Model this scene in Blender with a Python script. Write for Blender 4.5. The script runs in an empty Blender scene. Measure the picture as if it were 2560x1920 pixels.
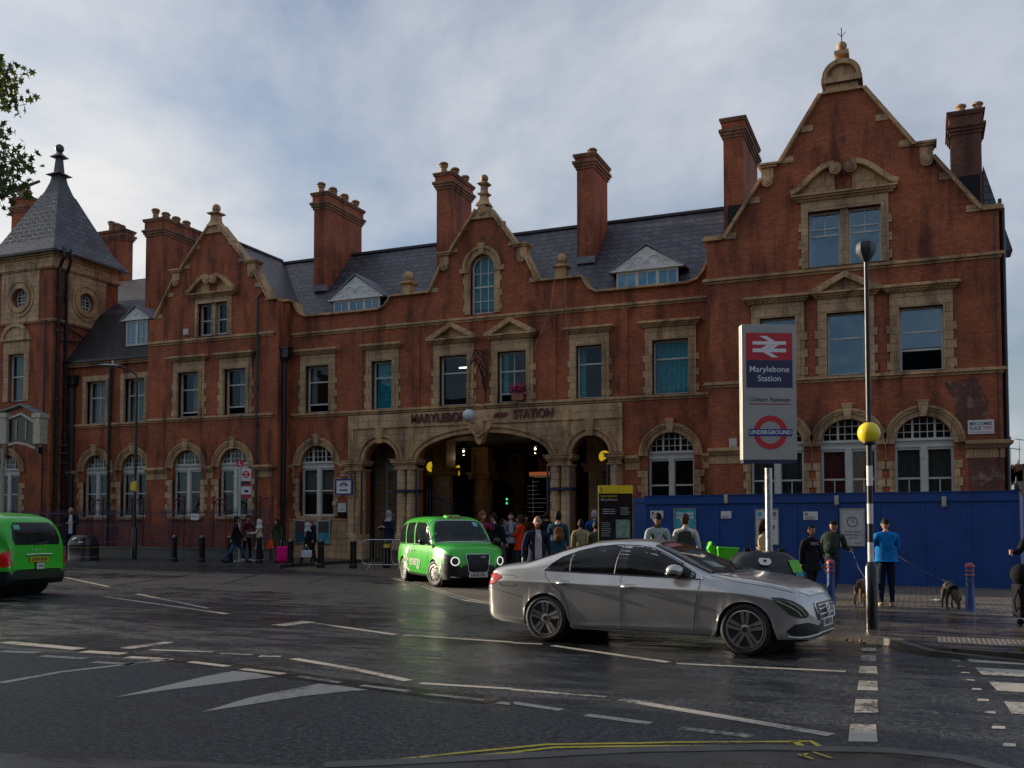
import bpy, bmesh, math, random
from mathutils import Vector, Matrix
from mathutils.geometry import tessellate_polygon
from mathutils.bvhtree import BVHTree
random.seed(7)
PI = math.pi; R_ = math.radians
scn = bpy.context.scene
COL = scn.collection
# ---------------------------------------------------------------- camera
F_PX = 2428.0; CX = 1280.0; CY = 1205.0; CAM_H = 1.56
PITCH = R_(2.5); YAW = R_(22.8)
RV = Vector((math.cos(YAW), math.sin(YAW), 0)); FH = Vector((-math.sin(YAW), math.cos(YAW), 0))
FV = FH * math.cos(PITCH) + Vector((0, 0, math.sin(PITCH)))
UV = RV.cross(FV)
cam_d = bpy.data.cameras.new('camera'); cam = bpy.data.objects.new('camera', cam_d); COL.objects.link(cam)
cam_d.sensor_width = 36; cam_d.lens = F_PX / 2560 * 36; cam_d.shift_y = (CY - 960) / 2560
cam_d.clip_end = 3000; cam_d.clip_start = .05
m = Matrix.Identity(4)
for i in range(3):
    m[i][0] = RV[i]; m[i][1] = UV[i]; m[i][2] = -FV[i]
m[2][3] = CAM_H; cam.matrix_world = m
scn.camera = cam
ZR0 = -.12                 # road level
def ray(px, py):
    return FV + RV * ((px - CX) / F_PX) + UV * (-(py - CY) / F_PX)
def onY(px, py, Y):
    d = ray(px, py); t = Y / d.y
    return d.x * t, CAM_H + d.z * t
def onX(px, py, X):
    d = ray(px, py); t = X / d.x
    return d.y * t, CAM_H + d.z * t
def onZ(px, py, z=ZR0):
    d = ray(px, py); t = (z - CAM_H) / d.z
    return d.x * t, d.y * t
def at(px, depth):
    p = RV * ((px - CX) / F_PX * depth) + FH * depth
    return p.x, p.y
# ---------------------------------------------------------------- light
SUN_DIR = Vector((-.985, .10, 0)).normalized(); SUN_EL = R_(13)      # direction towards the sun
sd = bpy.data.lights.new('sun', 'SUN'); sd.energy = 5.0; sd.angle = R_(.5); sd.color = (1, .85, .66)
so = bpy.data.objects.new('sun', sd); COL.objects.link(so)
v = Vector((SUN_DIR.x * math.cos(SUN_EL), SUN_DIR.y * math.cos(SUN_EL), math.sin(SUN_EL)))
so.rotation_euler = v.to_track_quat('Z', 'Y').to_euler(); so.location = (-30, 0, 30)
w = bpy.data.worlds.new('World'); scn.world = w; w.use_nodes = True
nt = w.node_tree; N = nt.nodes; L = nt.links
for n in list(N): N.remove(n)
out = N.new('ShaderNodeOutputWorld'); bg = N.new('ShaderNodeBackground'); bg.inputs[1].default_value = .1
sky = N.new('ShaderNodeTexSky'); sky.sky_type = 'NISHITA'; sky.sun_disc = False
sky.sun_elevation = SUN_EL; sky.sun_rotation = math.atan2(SUN_DIR.x, SUN_DIR.y)
sky.air_density = 1.2; sky.dust_density = 1.5
tc = N.new('ShaderNodeTexCoord')
sx = N.new('ShaderNodeSeparateXYZ'); L.new(tc.outputs['Generated'], sx.inputs[0])
def mth(op, a, b=None, clamp=False):
    n = N.new('ShaderNodeMath'); n.operation = op; n.use_clamp = clamp
    for i, q in enumerate((a, b)):
        if q is None: continue
        if isinstance(q, (int, float)): n.inputs[i].default_value = q
        else: L.new(q, n.inputs[i])
    return n.outputs[0]
zc = mth('MAXIMUM', sx.outputs[2], 0.0)
den = mth('ADD', zc, .42)
cu = mth('DIVIDE', sx.outputs[0], den); cv = mth('DIVIDE', sx.outputs[1], den)
cb = N.new('ShaderNodeCombineXYZ'); L.new(cu, cb.inputs[0]); L.new(cv, cb.inputs[1]); cb.inputs[2].default_value = 1.7
mp = N.new('ShaderNodeMapping'); mp.inputs['Rotation'].default_value = (0, 0, R_(35)); mp.inputs['Scale'].default_value = (.85, 1.0, 1)
L.new(cb.outputs[0], mp.inputs[0])
n1 = N.new('ShaderNodeTexNoise'); n1.inputs['Scale'].default_value = 1.15; n1.inputs['Detail'].default_value = 9; n1.inputs['Roughness'].default_value = .58
n1.inputs['Distortion'].default_value = .25
L.new(mp.outputs[0], n1.inputs['Vector'])
cr = N.new('ShaderNodeValToRGB'); cr.color_ramp.elements[0].position = .41; cr.color_ramp.elements[1].position = .60
L.new(n1.outputs['Fac'], cr.inputs[0])
# cloud colour: brighter towards the sun, grey-blue away from it
dotn = N.new('ShaderNodeVectorMath'); dotn.operation = 'DOT_PRODUCT'; L.new(tc.outputs['Generated'], dotn.inputs[0])
dotn.inputs[1].default_value = Vector((-.92, .35, .12)).normalized()
glow = mth('POWER', mth('MAXIMUM', dotn.outputs['Value'], 0.0), 5.0)
n2 = N.new('ShaderNodeTexNoise'); n2.inputs['Scale'].default_value = 2.6; n2.inputs['Detail'].default_value = 6; L.new(mp.outputs[0], n2.inputs['Vector'])
mixc = N.new('ShaderNodeMix'); mixc.data_type = 'RGBA'
mixc.inputs[6].default_value = (1.95, 2.4, 3.25, 1); mixc.inputs[7].default_value = (5.1, 5.25, 5.5, 1)
L.new(n2.outputs['Fac'], mixc.inputs[0])
mixg = N.new('ShaderNodeMix'); mixg.data_type = 'RGBA'; L.new(glow, mixg.inputs[0])
L.new(mixc.outputs[2], mixg.inputs[6]); mixg.inputs[7].default_value = (7.2, 6.9, 6.5, 1)
skm = N.new('ShaderNodeMix'); skm.data_type = 'RGBA'; skm.blend_type = 'MULTIPLY'; skm.inputs[0].default_value = 1
L.new(sky.outputs[0], skm.inputs[6]); skm.inputs[7].default_value = (.48, .62, .85, 1)
mixs = N.new('ShaderNodeMix'); mixs.data_type = 'RGBA'
cf = mth('MULTIPLY', mth('ADD', cr.outputs[0], .30), .8, True)
# haze of thin cloud towards the horizon
hz = mth('MULTIPLY', mth('SUBTRACT', 1.0, mth('MULTIPLY', zc, 3.4), True), .7)
cf2 = mth('MAXIMUM', cf, hz)
L.new(cf2, mixs.inputs[0]); L.new(skm.outputs[2], mixs.inputs[6]); L.new(mixg.outputs[2], mixs.inputs[7])
L.new(mixs.outputs[2], bg.inputs[0]); L.new(bg.outputs[0], out.inputs[0])
scn.view_settings.view_transform = 'Standard'; scn.view_settings.look = 'None'
scn.view_settings.exposure = 0.55; scn.view_settings.gamma = 1
scn.render.resolution_x = 1024; scn.render.resolution_y = 768

# ---------------------------------------------------------------- materials
MATS = {}
def new_mat(name):
    m = bpy.data.materials.new(name); m.use_nodes = True
    return m, m.node_tree, m.node_tree.nodes['Principled BSDF']
def nd(nt, t, **kw):
    n = nt.nodes.new(t)
    for k, v in kw.items():
        if k in n.inputs: n.inputs[k].default_value = v
        else: setattr(n, k, v)
    return n
def ramp(nt, src, p0, p1, c0=(0, 0, 0, 1), c1=(1, 1, 1, 1)):
    r = nt.nodes.new('ShaderNodeValToRGB'); e = r.color_ramp.elements
    e[0].position = p0; e[1].position = p1; e[0].color = c0; e[1].color = c1
    nt.links.new(src, r.inputs[0]); return r.outputs[0]
def mixrgb(nt, fac, a, b, mode='MIX'):
    n = nt.nodes.new('ShaderNodeMix'); n.data_type = 'RGBA'; n.blend_type = mode
    for i, q in ((0, fac), (6, a), (7, b)):
        if isinstance(q, (int, float)): n.inputs[i].default_value = q
        elif isinstance(q, tuple): n.inputs[i].default_value = q if len(q) == 4 else (*q, 1)
        else: nt.links.new(q, n.inputs[i])
    return n.outputs[2]
def vscale(nt, vec, s):
    n = nt.nodes.new('ShaderNodeMapping'); n.inputs['Scale'].default_value = s
    nt.links.new(vec, n.inputs[0]); return n.outputs[0]
def P(name, col, rough=.55, metal=0., var=.18, scale=6., bump=0., bscale=40., coat=0., emis=None, spec=.5):
    if name in MATS: return MATS[name]
    m, nt, b = new_mat(name)
    tc = nd(nt, 'ShaderNodeTexCoord')
    nz = nd(nt, 'ShaderNodeTexNoise', Scale=scale, Detail=5.); nt.links.new(tc.outputs['Object'], nz.inputs['Vector'])
    lo = tuple(c * (1 - var) for c in col); hi = tuple(min(1, c * (1 + var)) for c in col)
    nt.links.new(ramp(nt, nz.outputs['Fac'], .3, .7, (*lo, 1), (*hi, 1)), b.inputs['Base Color'])
    nt.links.new(ramp(nt, nz.outputs['Fac'], .25, .75, (max(0, rough - .08),) * 3 + (1,), (min(1, rough + .1),) * 3 + (1,)), b.inputs['Roughness'])
    b.inputs['Metallic'].default_value = metal; b.inputs['Coat Weight'].default_value = coat
    b.inputs['Coat Roughness'].default_value = .06; b.inputs['Specular IOR Level'].default_value = spec
    if bump:
        n2 = nd(nt, 'ShaderNodeTexNoise', Scale=bscale, Detail=4.); nt.links.new(tc.outputs['Object'], n2.inputs['Vector'])
        bp = nd(nt, 'ShaderNodeBump', Strength=bump, Distance=.02); nt.links.new(n2.outputs['Fac'], bp.inputs['Height'])
        nt.links.new(bp.outputs[0], b.inputs['Normal'])
    if emis:
        b.inputs['Emission Color'].default_value = (*emis[0], 1); b.inputs['Emission Strength'].default_value = emis[1]
    MATS[name] = m; return m
def facade_vec(nt):
    tc = nd(nt, 'ShaderNodeTexCoord'); s = nd(nt, 'ShaderNodeSeparateXYZ'); nt.links.new(tc.outputs['Object'], s.inputs[0])
    a = nd(nt, 'ShaderNodeMath', operation='ADD'); nt.links.new(s.outputs[0], a.inputs[0]); nt.links.new(s.outputs[1], a.inputs[1])
    c = nd(nt, 'ShaderNodeCombineXYZ'); nt.links.new(a.outputs[0], c.inputs[0]); nt.links.new(s.outputs[2], c.inputs[1])
    return tc.outputs['Object'], c.outputs[0], s
def masonry(name, c1, c2, mortar, bw, bh, ms, rough=.8, stain=.5, salt=False, offs=.5, bump=.4, slope=1.0, stain_col=(.35, .30, .28), wet=0.):
    m, nt, b = new_mat(name)
    obj, vec, sp = facade_vec(nt)
    br = nd(nt, 'ShaderNodeTexBrick', offset=offs, Scale=1.)
    br.inputs['Color1'].default_value = (*c1, 1); br.inputs['Color2'].default_value = (*c2, 1); br.inputs['Mortar'].default_value = (*mortar, 1)
    br.inputs['Mortar Size'].default_value = ms; br.inputs['Brick Width'].default_value = bw; br.inputs['Row Height'].default_value = bh
    br.inputs['Bias'].default_value = -.1
    nt.links.new(vscale(nt, vec, (1, slope, 1)), br.inputs['Vector'])
    # patches of darker and lighter brick
    n1 = nd(nt, 'ShaderNodeTexNoise', Scale=.55, Detail=6., Roughness=.6); nt.links.new(vec, n1.inputs['Vector'])
    c = mixrgb(nt, 1., br.outputs['Color'], ramp(nt, n1.outputs['Fac'], .3, .72, (.62, .58, .58, 1), (1.22, 1.15, 1.1, 1)), 'MULTIPLY')
    # soot streaks running down
    n2 = nd(nt, 'ShaderNodeTexNoise', Scale=1., Detail=5., Roughness=.62); nt.links.new(vscale(nt, vec, (1.7, .33, 1)), n2.inputs['Vector'])
    f = ramp(nt, n2.outputs['Fac'], .48, .66, (0, 0, 0, 1), (stain, stain, stain, 1))
    c = mixrgb(nt, f, c, mixrgb(nt, 1., c, (*stain_col, 1), 'MULTIPLY'))
    n3 = nd(nt, 'ShaderNodeTexNoise', Scale=9., Detail=4.); nt.links.new(vec, n3.inputs['Vector'])
    c = mixrgb(nt, 1., c, ramp(nt, n3.outputs['Fac'], .25, .75, (.78, .78, .78, 1), (1.2, 1.2, 1.2, 1)), 'MULTIPLY')
    if salt:                                      # pale salts on the brick near the street corner
        n4 = nd(nt, 'ShaderNodeTexNoise', Scale=2.4, Detail=8., Roughness=.7); nt.links.new(vec, n4.inputs['Vector'])
        nt.links.new(mixrgb(nt, ramp(nt, n4.outputs['Fac'], .54, .68, (0, 0, 0, 1), (.6, .6, .6, 1)), c, (.42, .36, .33, 1)), b.inputs['Base Color'])
    else:
        nt.links.new(c, b.inputs['Base Color'])
    b.inputs['Roughness'].default_value = rough
    if wet: nt.links.new(ramp(nt, n1.outputs['Fac'], .35, .65, (wet, wet, wet, 1), (rough, rough, rough, 1)), b.inputs['Roughness'])
    bp = nd(nt, 'ShaderNodeBump', Strength=bump, Distance=.02); nt.links.new(br.outputs['Fac'], bp.inputs['Height']); bp.invert = True
    nt.links.new(bp.outputs[0], b.inputs['Normal'])
    MATS[name] = m; return m
BRICK = masonry('red_brick', (.46, .122, .044), (.32, .082, .030), (.17, .085, .05), .225, .078, .008, stain=.95)
BRICKD = masonry('dark_old_brick', (.27, .095, .045), (.15, .06, .032), (.10, .07, .05), .225, .078, .012, stain=.8)
BRICKS = masonry('salt_stained_brick', (.17, .05, .028), (.12, .036, .022), (.12, .08, .06), .225, .078, .01, salt=True)
BRICKY = masonry('yellow_stock_brick', (.30, .22, .13), (.24, .17, .10), (.2, .17, .13), .225, .078, .01)
STONE = masonry('buff_terracotta', (.56, .39, .21), (.47, .32, .165), (.19, .125, .075), .62, .31, .010, rough=.6, stain=.85, stain_col=(.3, .26, .25))
STONET = masonry('buff_terracotta_trim', (.56, .365, .175), (.46, .29, .14), (.13, .08, .05), .45, .9, .008, rough=.6, stain=.9, stain_col=(.3, .25, .23))
SLATE = masonry('blue_grey_slate', (.098, .102, .13), (.048, .050, .068), (.012, .012, .016), .46, .27, .022, rough=.55, stain=.55, stain_col=(.45, .4, .42), bump=.35, wet=.42)
SLATED = masonry('dark_tile', (.05, .045, .05), (.035, .03, .035), (.02, .018, .02), .3, .18, .01, rough=.5)
WHITE = P('white_painted_wood', (.52, .52, .47), .45, var=.12, scale=3)
WHITEP = P('white_plaster', (.60, .60, .58), .6, var=.15, scale=4, bump=.2)
CREAM = P('cream_painted_iron', (.42, .38, .29), .45, var=.2)
IRON = P('black_painted_iron', (.012, .012, .014), .35, var=.2)
IRONB = P('dark_blue_painted_iron', (.012, .018, .06), .35, var=.25)
PIPE = P('black_drainpipe_paint', (.014, .014, .016), .32, var=.3)
POT = P('clay_chimney_pot', (.32, .19, .10), .8, var=.25, scale=8)
LEAD = P('grey_lead', (.16, .17, .19), .45, var=.3, scale=5)
STEEL = P('galvanised_steel', (.45, .46, .47), .35, .9, .15, 12)
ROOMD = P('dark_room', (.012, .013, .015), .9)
TEAL = P('teal_blind', (.012, .24, .29), .85, var=.35, scale=7)
NET = P('grey_white_curtain', (.15, .17, .17), .9, var=.2, scale=5)
BLIND = P('pale_roller_blind', (.07, .085, .08), .9, var=.1)
def glass_mat(name, refl, tint):
    m, nt, b = new_mat(name); nt.nodes.remove(b)
    o = nt.nodes['Material Output']
    t = nd(nt, 'ShaderNodeBsdfTransparent'); t.inputs[0].default_value = (*tint, 1)
    g = nd(nt, 'ShaderNodeBsdfGlossy'); g.inputs['Roughness'].default_value = .03; g.inputs[0].default_value = (.7, .88, 1, 1)
    tc = nd(nt, 'ShaderNodeTexCoord'); nz = nd(nt, 'ShaderNodeTexNoise', Scale=1.1, Detail=1.)
    nt.links.new(tc.outputs['Object'], nz.inputs['Vector'])
    bp = nd(nt, 'ShaderNodeBump', Strength=.35, Distance=.05); nt.links.new(nz.outputs['Fac'], bp.inputs['Height']); nt.links.new(bp.outputs[0], g.inputs['Normal'])
    fr = nd(nt, 'ShaderNodeLayerWeight'); pw = nd(nt, 'ShaderNodeMath', operation='POWER'); nt.links.new(fr.outputs['Facing'], pw.inputs[0]); pw.inputs[1].default_value = 4.; a = nd(nt, 'ShaderNodeMath', operation='MULTIPLY_ADD'); nt.links.new(pw.outputs[0], a.inputs[0]); a.inputs[1].default_value = .6; a.inputs[2].default_value = refl
    mx = nd(nt, 'ShaderNodeMixShader'); nt.links.new(a.outputs[0], mx.inputs[0]); nt.links.new(t.outputs[0], mx.inputs[1]); nt.links.new(g.outputs[0], mx.inputs[2])
    nt.links.new(mx.outputs[0], o.inputs[0]); MATS[name] = m; return m
GLASS = glass_mat('window_glass', .022, (.92, .96, .96))
GLASSR = glass_mat('reflective_window_glass', .11, (.75, .88, .95))

# ---------------------------------------------------------------- geometry helpers
LOC = {}
class MB:
    def __init__(s): s.v = []; s.f = []; s.mi = []; s.M = None; s.cur = 0; s.cuts = [0]
    def cut(s):        # everything added from here on is a piece of its own
        if len(s.f) > s.cuts[-1]: s.cuts.append(len(s.f))
        return s
    def add(s, vs, fs):
        n = len(s.v)
        if s.M is not None: vs = [s.M @ Vector(p) for p in vs]
        s.v += [tuple(p) for p in vs]; s.f += [tuple(i + n for i in f) for f in fs]; s.mi += [s.cur] * len(fs); return s
    def box(s, x0, x1, y0, y1, z0, z1):
        return s.add([(x0, y0, z0), (x1, y0, z0), (x1, y1, z0), (x0, y1, z0), (x0, y0, z1), (x1, y0, z1), (x1, y1, z1), (x0, y1, z1)],
                     [(3, 2, 1, 0), (4, 5, 6, 7), (0, 1, 5, 4), (1, 2, 6, 5), (2, 3, 7, 6), (3, 0, 4, 7)])
    def hexa(s, a, b):        # a,b: 4 pts each
        return s.add(list(a) + list(b), [(3, 2, 1, 0), (4, 5, 6, 7), (0, 1, 5, 4), (1, 2, 6, 5), (2, 3, 7, 6), (3, 0, 4, 7)])
    def prism(s, poly, d0, d1, holes=(), plane='xz'):
        loops = [list(poly)] + [list(h) for h in holes]
        mk = {'xz': lambda a, b, d: (a, d, b), 'yz': lambda a, b, d: (d, a, b), 'xy': lambda a, b, d: (a, b, d)}[plane]
        tris = tessellate_polygon([[Vector((p[0], p[1], 0)) for p in l] for l in loops])
        flat = [p for l in loops for p in l]; n = len(flat)
        vs = [mk(p[0], p[1], d0) for p in flat] + [mk(p[0], p[1], d1) for p in flat]
        fs = [t for t in tris] + [tuple(i + n for i in reversed(t)) for t in tris]
        k = 0
        for l in loops:
            m_ = len(l)
            for i in range(m_):
                j = (i + 1) % m_; fs.append((k + i, k + j, k + j + n, k + i + n))
            k += m_
        return s.add(vs, fs)
    def lathe(s, prof, c=(0, 0, 0), seg=12, axis='z', square=False):
        if square: seg = 4
        vs = []; fs = []
        for r, h in prof:
            for i in range(seg):
                a = 2 * PI * (i + (.5 if square else 0)) / seg; rr = r * (math.sqrt(2) if square else 1)
                p = (rr * math.cos(a), rr * math.sin(a), h)
                if axis == 'y': p = (p[0], p[2], p[1])
                if axis == 'x': p = (p[2], p[0], p[1])
                vs.append((c[0] + p[0], c[1] + p[1], c[2] + p[2]))
        for k in range(len(prof) - 1):
            for i in range(seg):
                j = (i + 1) % seg; fs.append((k * seg + i, k * seg + j, (k + 1) * seg + j, (k + 1) * seg + i))
        fs.append(tuple(range(seg))); fs.append(tuple((len(prof) - 1) * seg + i for i in range(seg)))
        return s.add(vs, fs)
    def sphere(s, c, r, seg=14, rings=8):
        rx, ry, rz = r if isinstance(r, tuple) else (r, r, r); vs = []; fs = []
        for k in range(1, rings):
            t = PI * k / rings
            for i in range(seg):
                a = 2 * PI * i / seg; vs.append((c[0] + rx * math.sin(t) * math.cos(a), c[1] + ry * math.sin(t) * math.sin(a), c[2] + rz * math.cos(t)))
        for k in range(rings - 2):
            for i in range(seg):
                j = (i + 1) % seg; fs.append((k * seg + i, k * seg + j, (k + 1) * seg + j, (k + 1) * seg + i))
        n = len(vs); vs += [(c[0], c[1], c[2] + rz), (c[0], c[1], c[2] - rz)]
        for i in range(seg):
            j = (i + 1) % seg; fs.append((n, i, j)); fs.append((n + 1, (rings - 2) * seg + j, (rings - 2) * seg + i))
        return s.add(vs, fs)
    def tube(s, path, r, seg=8, closed=False):
        pts = [Vector(p) for p in path]; n = len(pts); rs = r if isinstance(r, (list, tuple)) else [r] * n
        vs = []; fs = []; up0 = None
        for k in range(n):
            if closed: t = pts[(k + 1) % n] - pts[k - 1]
            else: t = pts[min(k + 1, n - 1)] - pts[max(k - 1, 0)]
            if t.length < 1e-9: t = Vector((0, 0, 1))
            t.normalize()
            if up0 is None: up0 = Vector((0, 0, 1)) if abs(t.z) < .9 else Vector((1, 0, 0))
            a = t.cross(up0)
            if a.length < 1e-4: a = t.orthogonal()
            a.normalize(); b = t.cross(a).normalized(); up0 = a.cross(t) if a.cross(t).length > .1 else up0
            for i in range(seg):
                an = 2 * PI * i / seg; vs.append(pts[k] + (a * math.cos(an) + b * math.sin(an)) * rs[k])
        for k in range(n if closed else n - 1):
            k2 = (k + 1) % n
            for i in range(seg):
                j = (i + 1) % seg; fs.append((k * seg + i, k * seg + j, k2 * seg + j, k2 * seg + i))
        if not closed: fs.append(tuple(range(seg))); fs.append(tuple((n - 1) * seg + i for i in range(seg)))
        return s.add(vs, fs)
    def strip(s, path, t, y0, y1, side=1):      # band of thickness t laid along an x-z path
        n = len(path); up = []
        for k in range(n):
            a = Vector(path[max(k - 1, 0)]); b = Vector(path[min(k + 1, n - 1)]); d = (b - a).normalized()
            up.append((path[k][0] - d.y * t * side, path[k][1] + d.x * t * side))
        for k in range(n - 1):
            q = [path[k], path[k + 1], up[k + 1], up[k]]
            s.hexa([(p[0], y0, p[1]) for p in q], [(p[0], y1, p[1]) for p in q])
        return s
    def regroup(s, gap):      # order the faces so that pieces standing apart become cuts
        par = list(range(len(s.v)))
        def fd(i):
            while par[i] != i: par[i] = par[par[i]]; i = par[i]
            return i
        for f in s.f:
            a = fd(f[0])
            for i in f[1:]: par[fd(i)] = a
        bb = {}
        for i, p in enumerate(s.v):
            r = fd(i); b = bb.setdefault(r, [list(p), list(p)])
            for k in range(3): b[0][k] = min(b[0][k], p[k]); b[1][k] = max(b[1][k], p[k])
        ks = list(bb); grp = {k: k for k in ks}
        def fg(k):
            while grp[k] != k: k = grp[k]
            return k
        for i in range(len(ks)):
            for j in range(i):
                a, b = bb[ks[i]], bb[ks[j]]
                if all(a[0][k] - gap < b[1][k] and b[0][k] - gap < a[1][k] for k in range(3)):
                    x, y = fg(ks[i]), fg(ks[j])
                    if x != y: grp[x] = y
        key = [fg(fd(f[0])) for f in s.f]; order = sorted(range(len(s.f)), key=lambda i: key[i])
        s.f = [s.f[i] for i in order]; s.mi = [s.mi[i] for i in order]; key = [key[i] for i in order]
        s.cuts = [0] + [i for i in range(1, len(key)) if key[i] != key[i - 1]]
    def build(s, name, mat, parent=None, smooth=None, origin=None, recalc=True, bevel=0, gap=0):
        if gap: s.regroup(gap)
        cuts = [c for c in s.cuts if c < len(s.f)] + [len(s.f)]
        if len(cuts) > 2:
            last = None
            for a, b_ in zip(cuts, cuts[1:]):
                q = MB(); used = {}
                for f in s.f[a:b_]:
                    for i in f:
                        if i not in used: used[i] = len(q.v); q.v.append(s.v[i])
                q.f = [tuple(used[i] for i in f) for f in s.f[a:b_]]; q.mi = s.mi[a:b_]
                last = q.build(name, mat, parent, smooth, origin, recalc, bevel)
            return last
        me = bpy.data.meshes.new(name)
        off = Vector(origin) if origin is not None else (LOC.get(parent.name, Vector((0, 0, 0))) if parent is not None else Vector((0, 0, 0)))
        me.from_pydata([Vector(p) - off for p in s.v], [], s.f)
        mats = mat if isinstance(mat, (list, tuple)) else [mat]
        for q in mats: me.materials.append(q)
        if len(mats) > 1:
            for p, i in zip(me.polygons, s.mi): p.material_index = i
        if recalc:
            bm = bmesh.new(); bm.from_mesh(me); bmesh.ops.recalc_face_normals(bm, faces=bm.faces); bm.to_mesh(me); bm.free()
        if smooth is not None:
            for p in me.polygons: p.use_smooth = True
            me.set_sharp_from_angle(angle=R_(smooth))
        o = bpy.data.objects.new(name, me); COL.objects.link(o)
        if parent is not None: o.parent = parent; LOC[o.name] = off
        elif origin is not None: o.location = origin; LOC[o.name] = Vector(origin)
        if bevel:
            bv = o.modifiers.new('bevel', 'BEVEL'); bv.width = bevel; bv.segments = 2; bv.limit_method = 'ANGLE'
        return o
def thing(name, label, cat, loc=(0, 0, 0), rotz=0, group=None):
    o = bpy.data.objects.new(name, None); COL.objects.link(o); o.location = loc; o.rotation_euler = (0, 0, rotz)
    o['label'] = label; o['category'] = cat
    if group: o['group'] = group
    LOC[o.name] = Vector(loc); return o
def local(name, label, cat, loc=(0, 0, 0), rotz=0, group=None):      # thing whose parts are written in its own coordinates
    o = thing(name, label, cat, loc, rotz, group); LOC[o.name] = Vector((0, 0, 0)); return o
def tag(o, label=None, cat=None, group=None, kind=None):
    if label: o['label'] = label
    if cat: o['category'] = cat
    if group: o['group'] = group
    if kind: o['kind'] = kind
    return o
def arc(cx, cz, rx, rz, a0, a1, n):
    return [(cx + rx * math.cos(R_(a0 + (a1 - a0) * i / n)), cz + rz * math.sin(R_(a0 + (a1 - a0) * i / n))) for i in range(n + 1)]
def text_mesh(txt, size, depth=.01, font=None, bold=0, align='CENTER', spacing=1.0):
    cu = bpy.data.curves.new('text', 'FONT'); cu.body = txt; cu.size = size; cu.extrude = depth; cu.align_x = align; cu.align_y = 'CENTER'
    cu.offset = bold; cu.space_character = spacing; cu.resolution_u = 3
    o = bpy.data.objects.new('text', cu); COL.objects.link(o)
    dg = bpy.context.evaluated_depsgraph_get(); me = bpy.data.meshes.new_from_object(o.evaluated_get(dg))
    vs = [tuple(v.co) for v in me.vertices]; fs = [tuple(p.vertices) for p in me.polygons]
    bpy.data.objects.remove(o); bpy.data.curves.remove(cu); bpy.data.meshes.remove(me)
    return vs, fs
def add_text(mb, txt, size, M, depth=.006, bold=0, align='CENTER', spacing=1.0, sx=1.0):
    vs, fs = text_mesh(txt, size, depth, bold=bold, align=align, spacing=spacing)
    old = mb.M; mb.M = (old @ M) if old is not None else M
    mb.add([(p[0] * sx, p[1], p[2]) for p in vs], fs); mb.M = old
def kerb(mb, path, w_, z0, z1):      # one continuous strip, mitred at the bends
    n = len(path); P_ = [Vector(p[:2]) for p in path]; O_ = []
    for k in range(n):
        d = (P_[min(k + 1, n - 1)] - P_[max(k - 1, 0)]).normalized(); O_.append(P_[k] + Vector((d.y, -d.x)) * w_)
    vs = []
    for k in range(n): zt = z1[k] if isinstance(z1, (list, tuple)) else z1; vs += [(*P_[k], z0), (*O_[k], z0), (*O_[k], zt), (*P_[k], zt)]
    mb.add(vs, [(4 * k + i, 4 * k + (i + 1) % 4, 4 * k + 4 + (i + 1) % 4, 4 * k + 4 + i) for k in range(n - 1) for i in range(4)] + [(0, 1, 2, 3), (4 * n - 4, 4 * n - 3, 4 * n - 2, 4 * n - 1)])
def fit_text(mb, txt, x0, x1, height, M, depth=.006, bold=0):
    vs, fs = text_mesh(txt, 1.0, depth, bold=bold); xs = [p[0] for p in vs]; zs = [p[1] for p in vs]; ax = (x1 - x0) / (max(xs) - min(xs)); az = height / (max(zs) - min(zs))
    old = mb.M; mb.M = M; mb.add([(x0 + (p[0] - min(xs)) * ax, (p[1] - (min(zs) + max(zs)) / 2) * az, p[2]) for p in vs], fs); mb.M = old
def wallM(x, y, z, rotz=0):       # text standing in the x-z plane, read from -y
    return Matrix.Translation((x, y, z)) @ Matrix.Rotation(rotz, 4, 'Z') @ Matrix.Rotation(PI / 2, 4, 'X')
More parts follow.
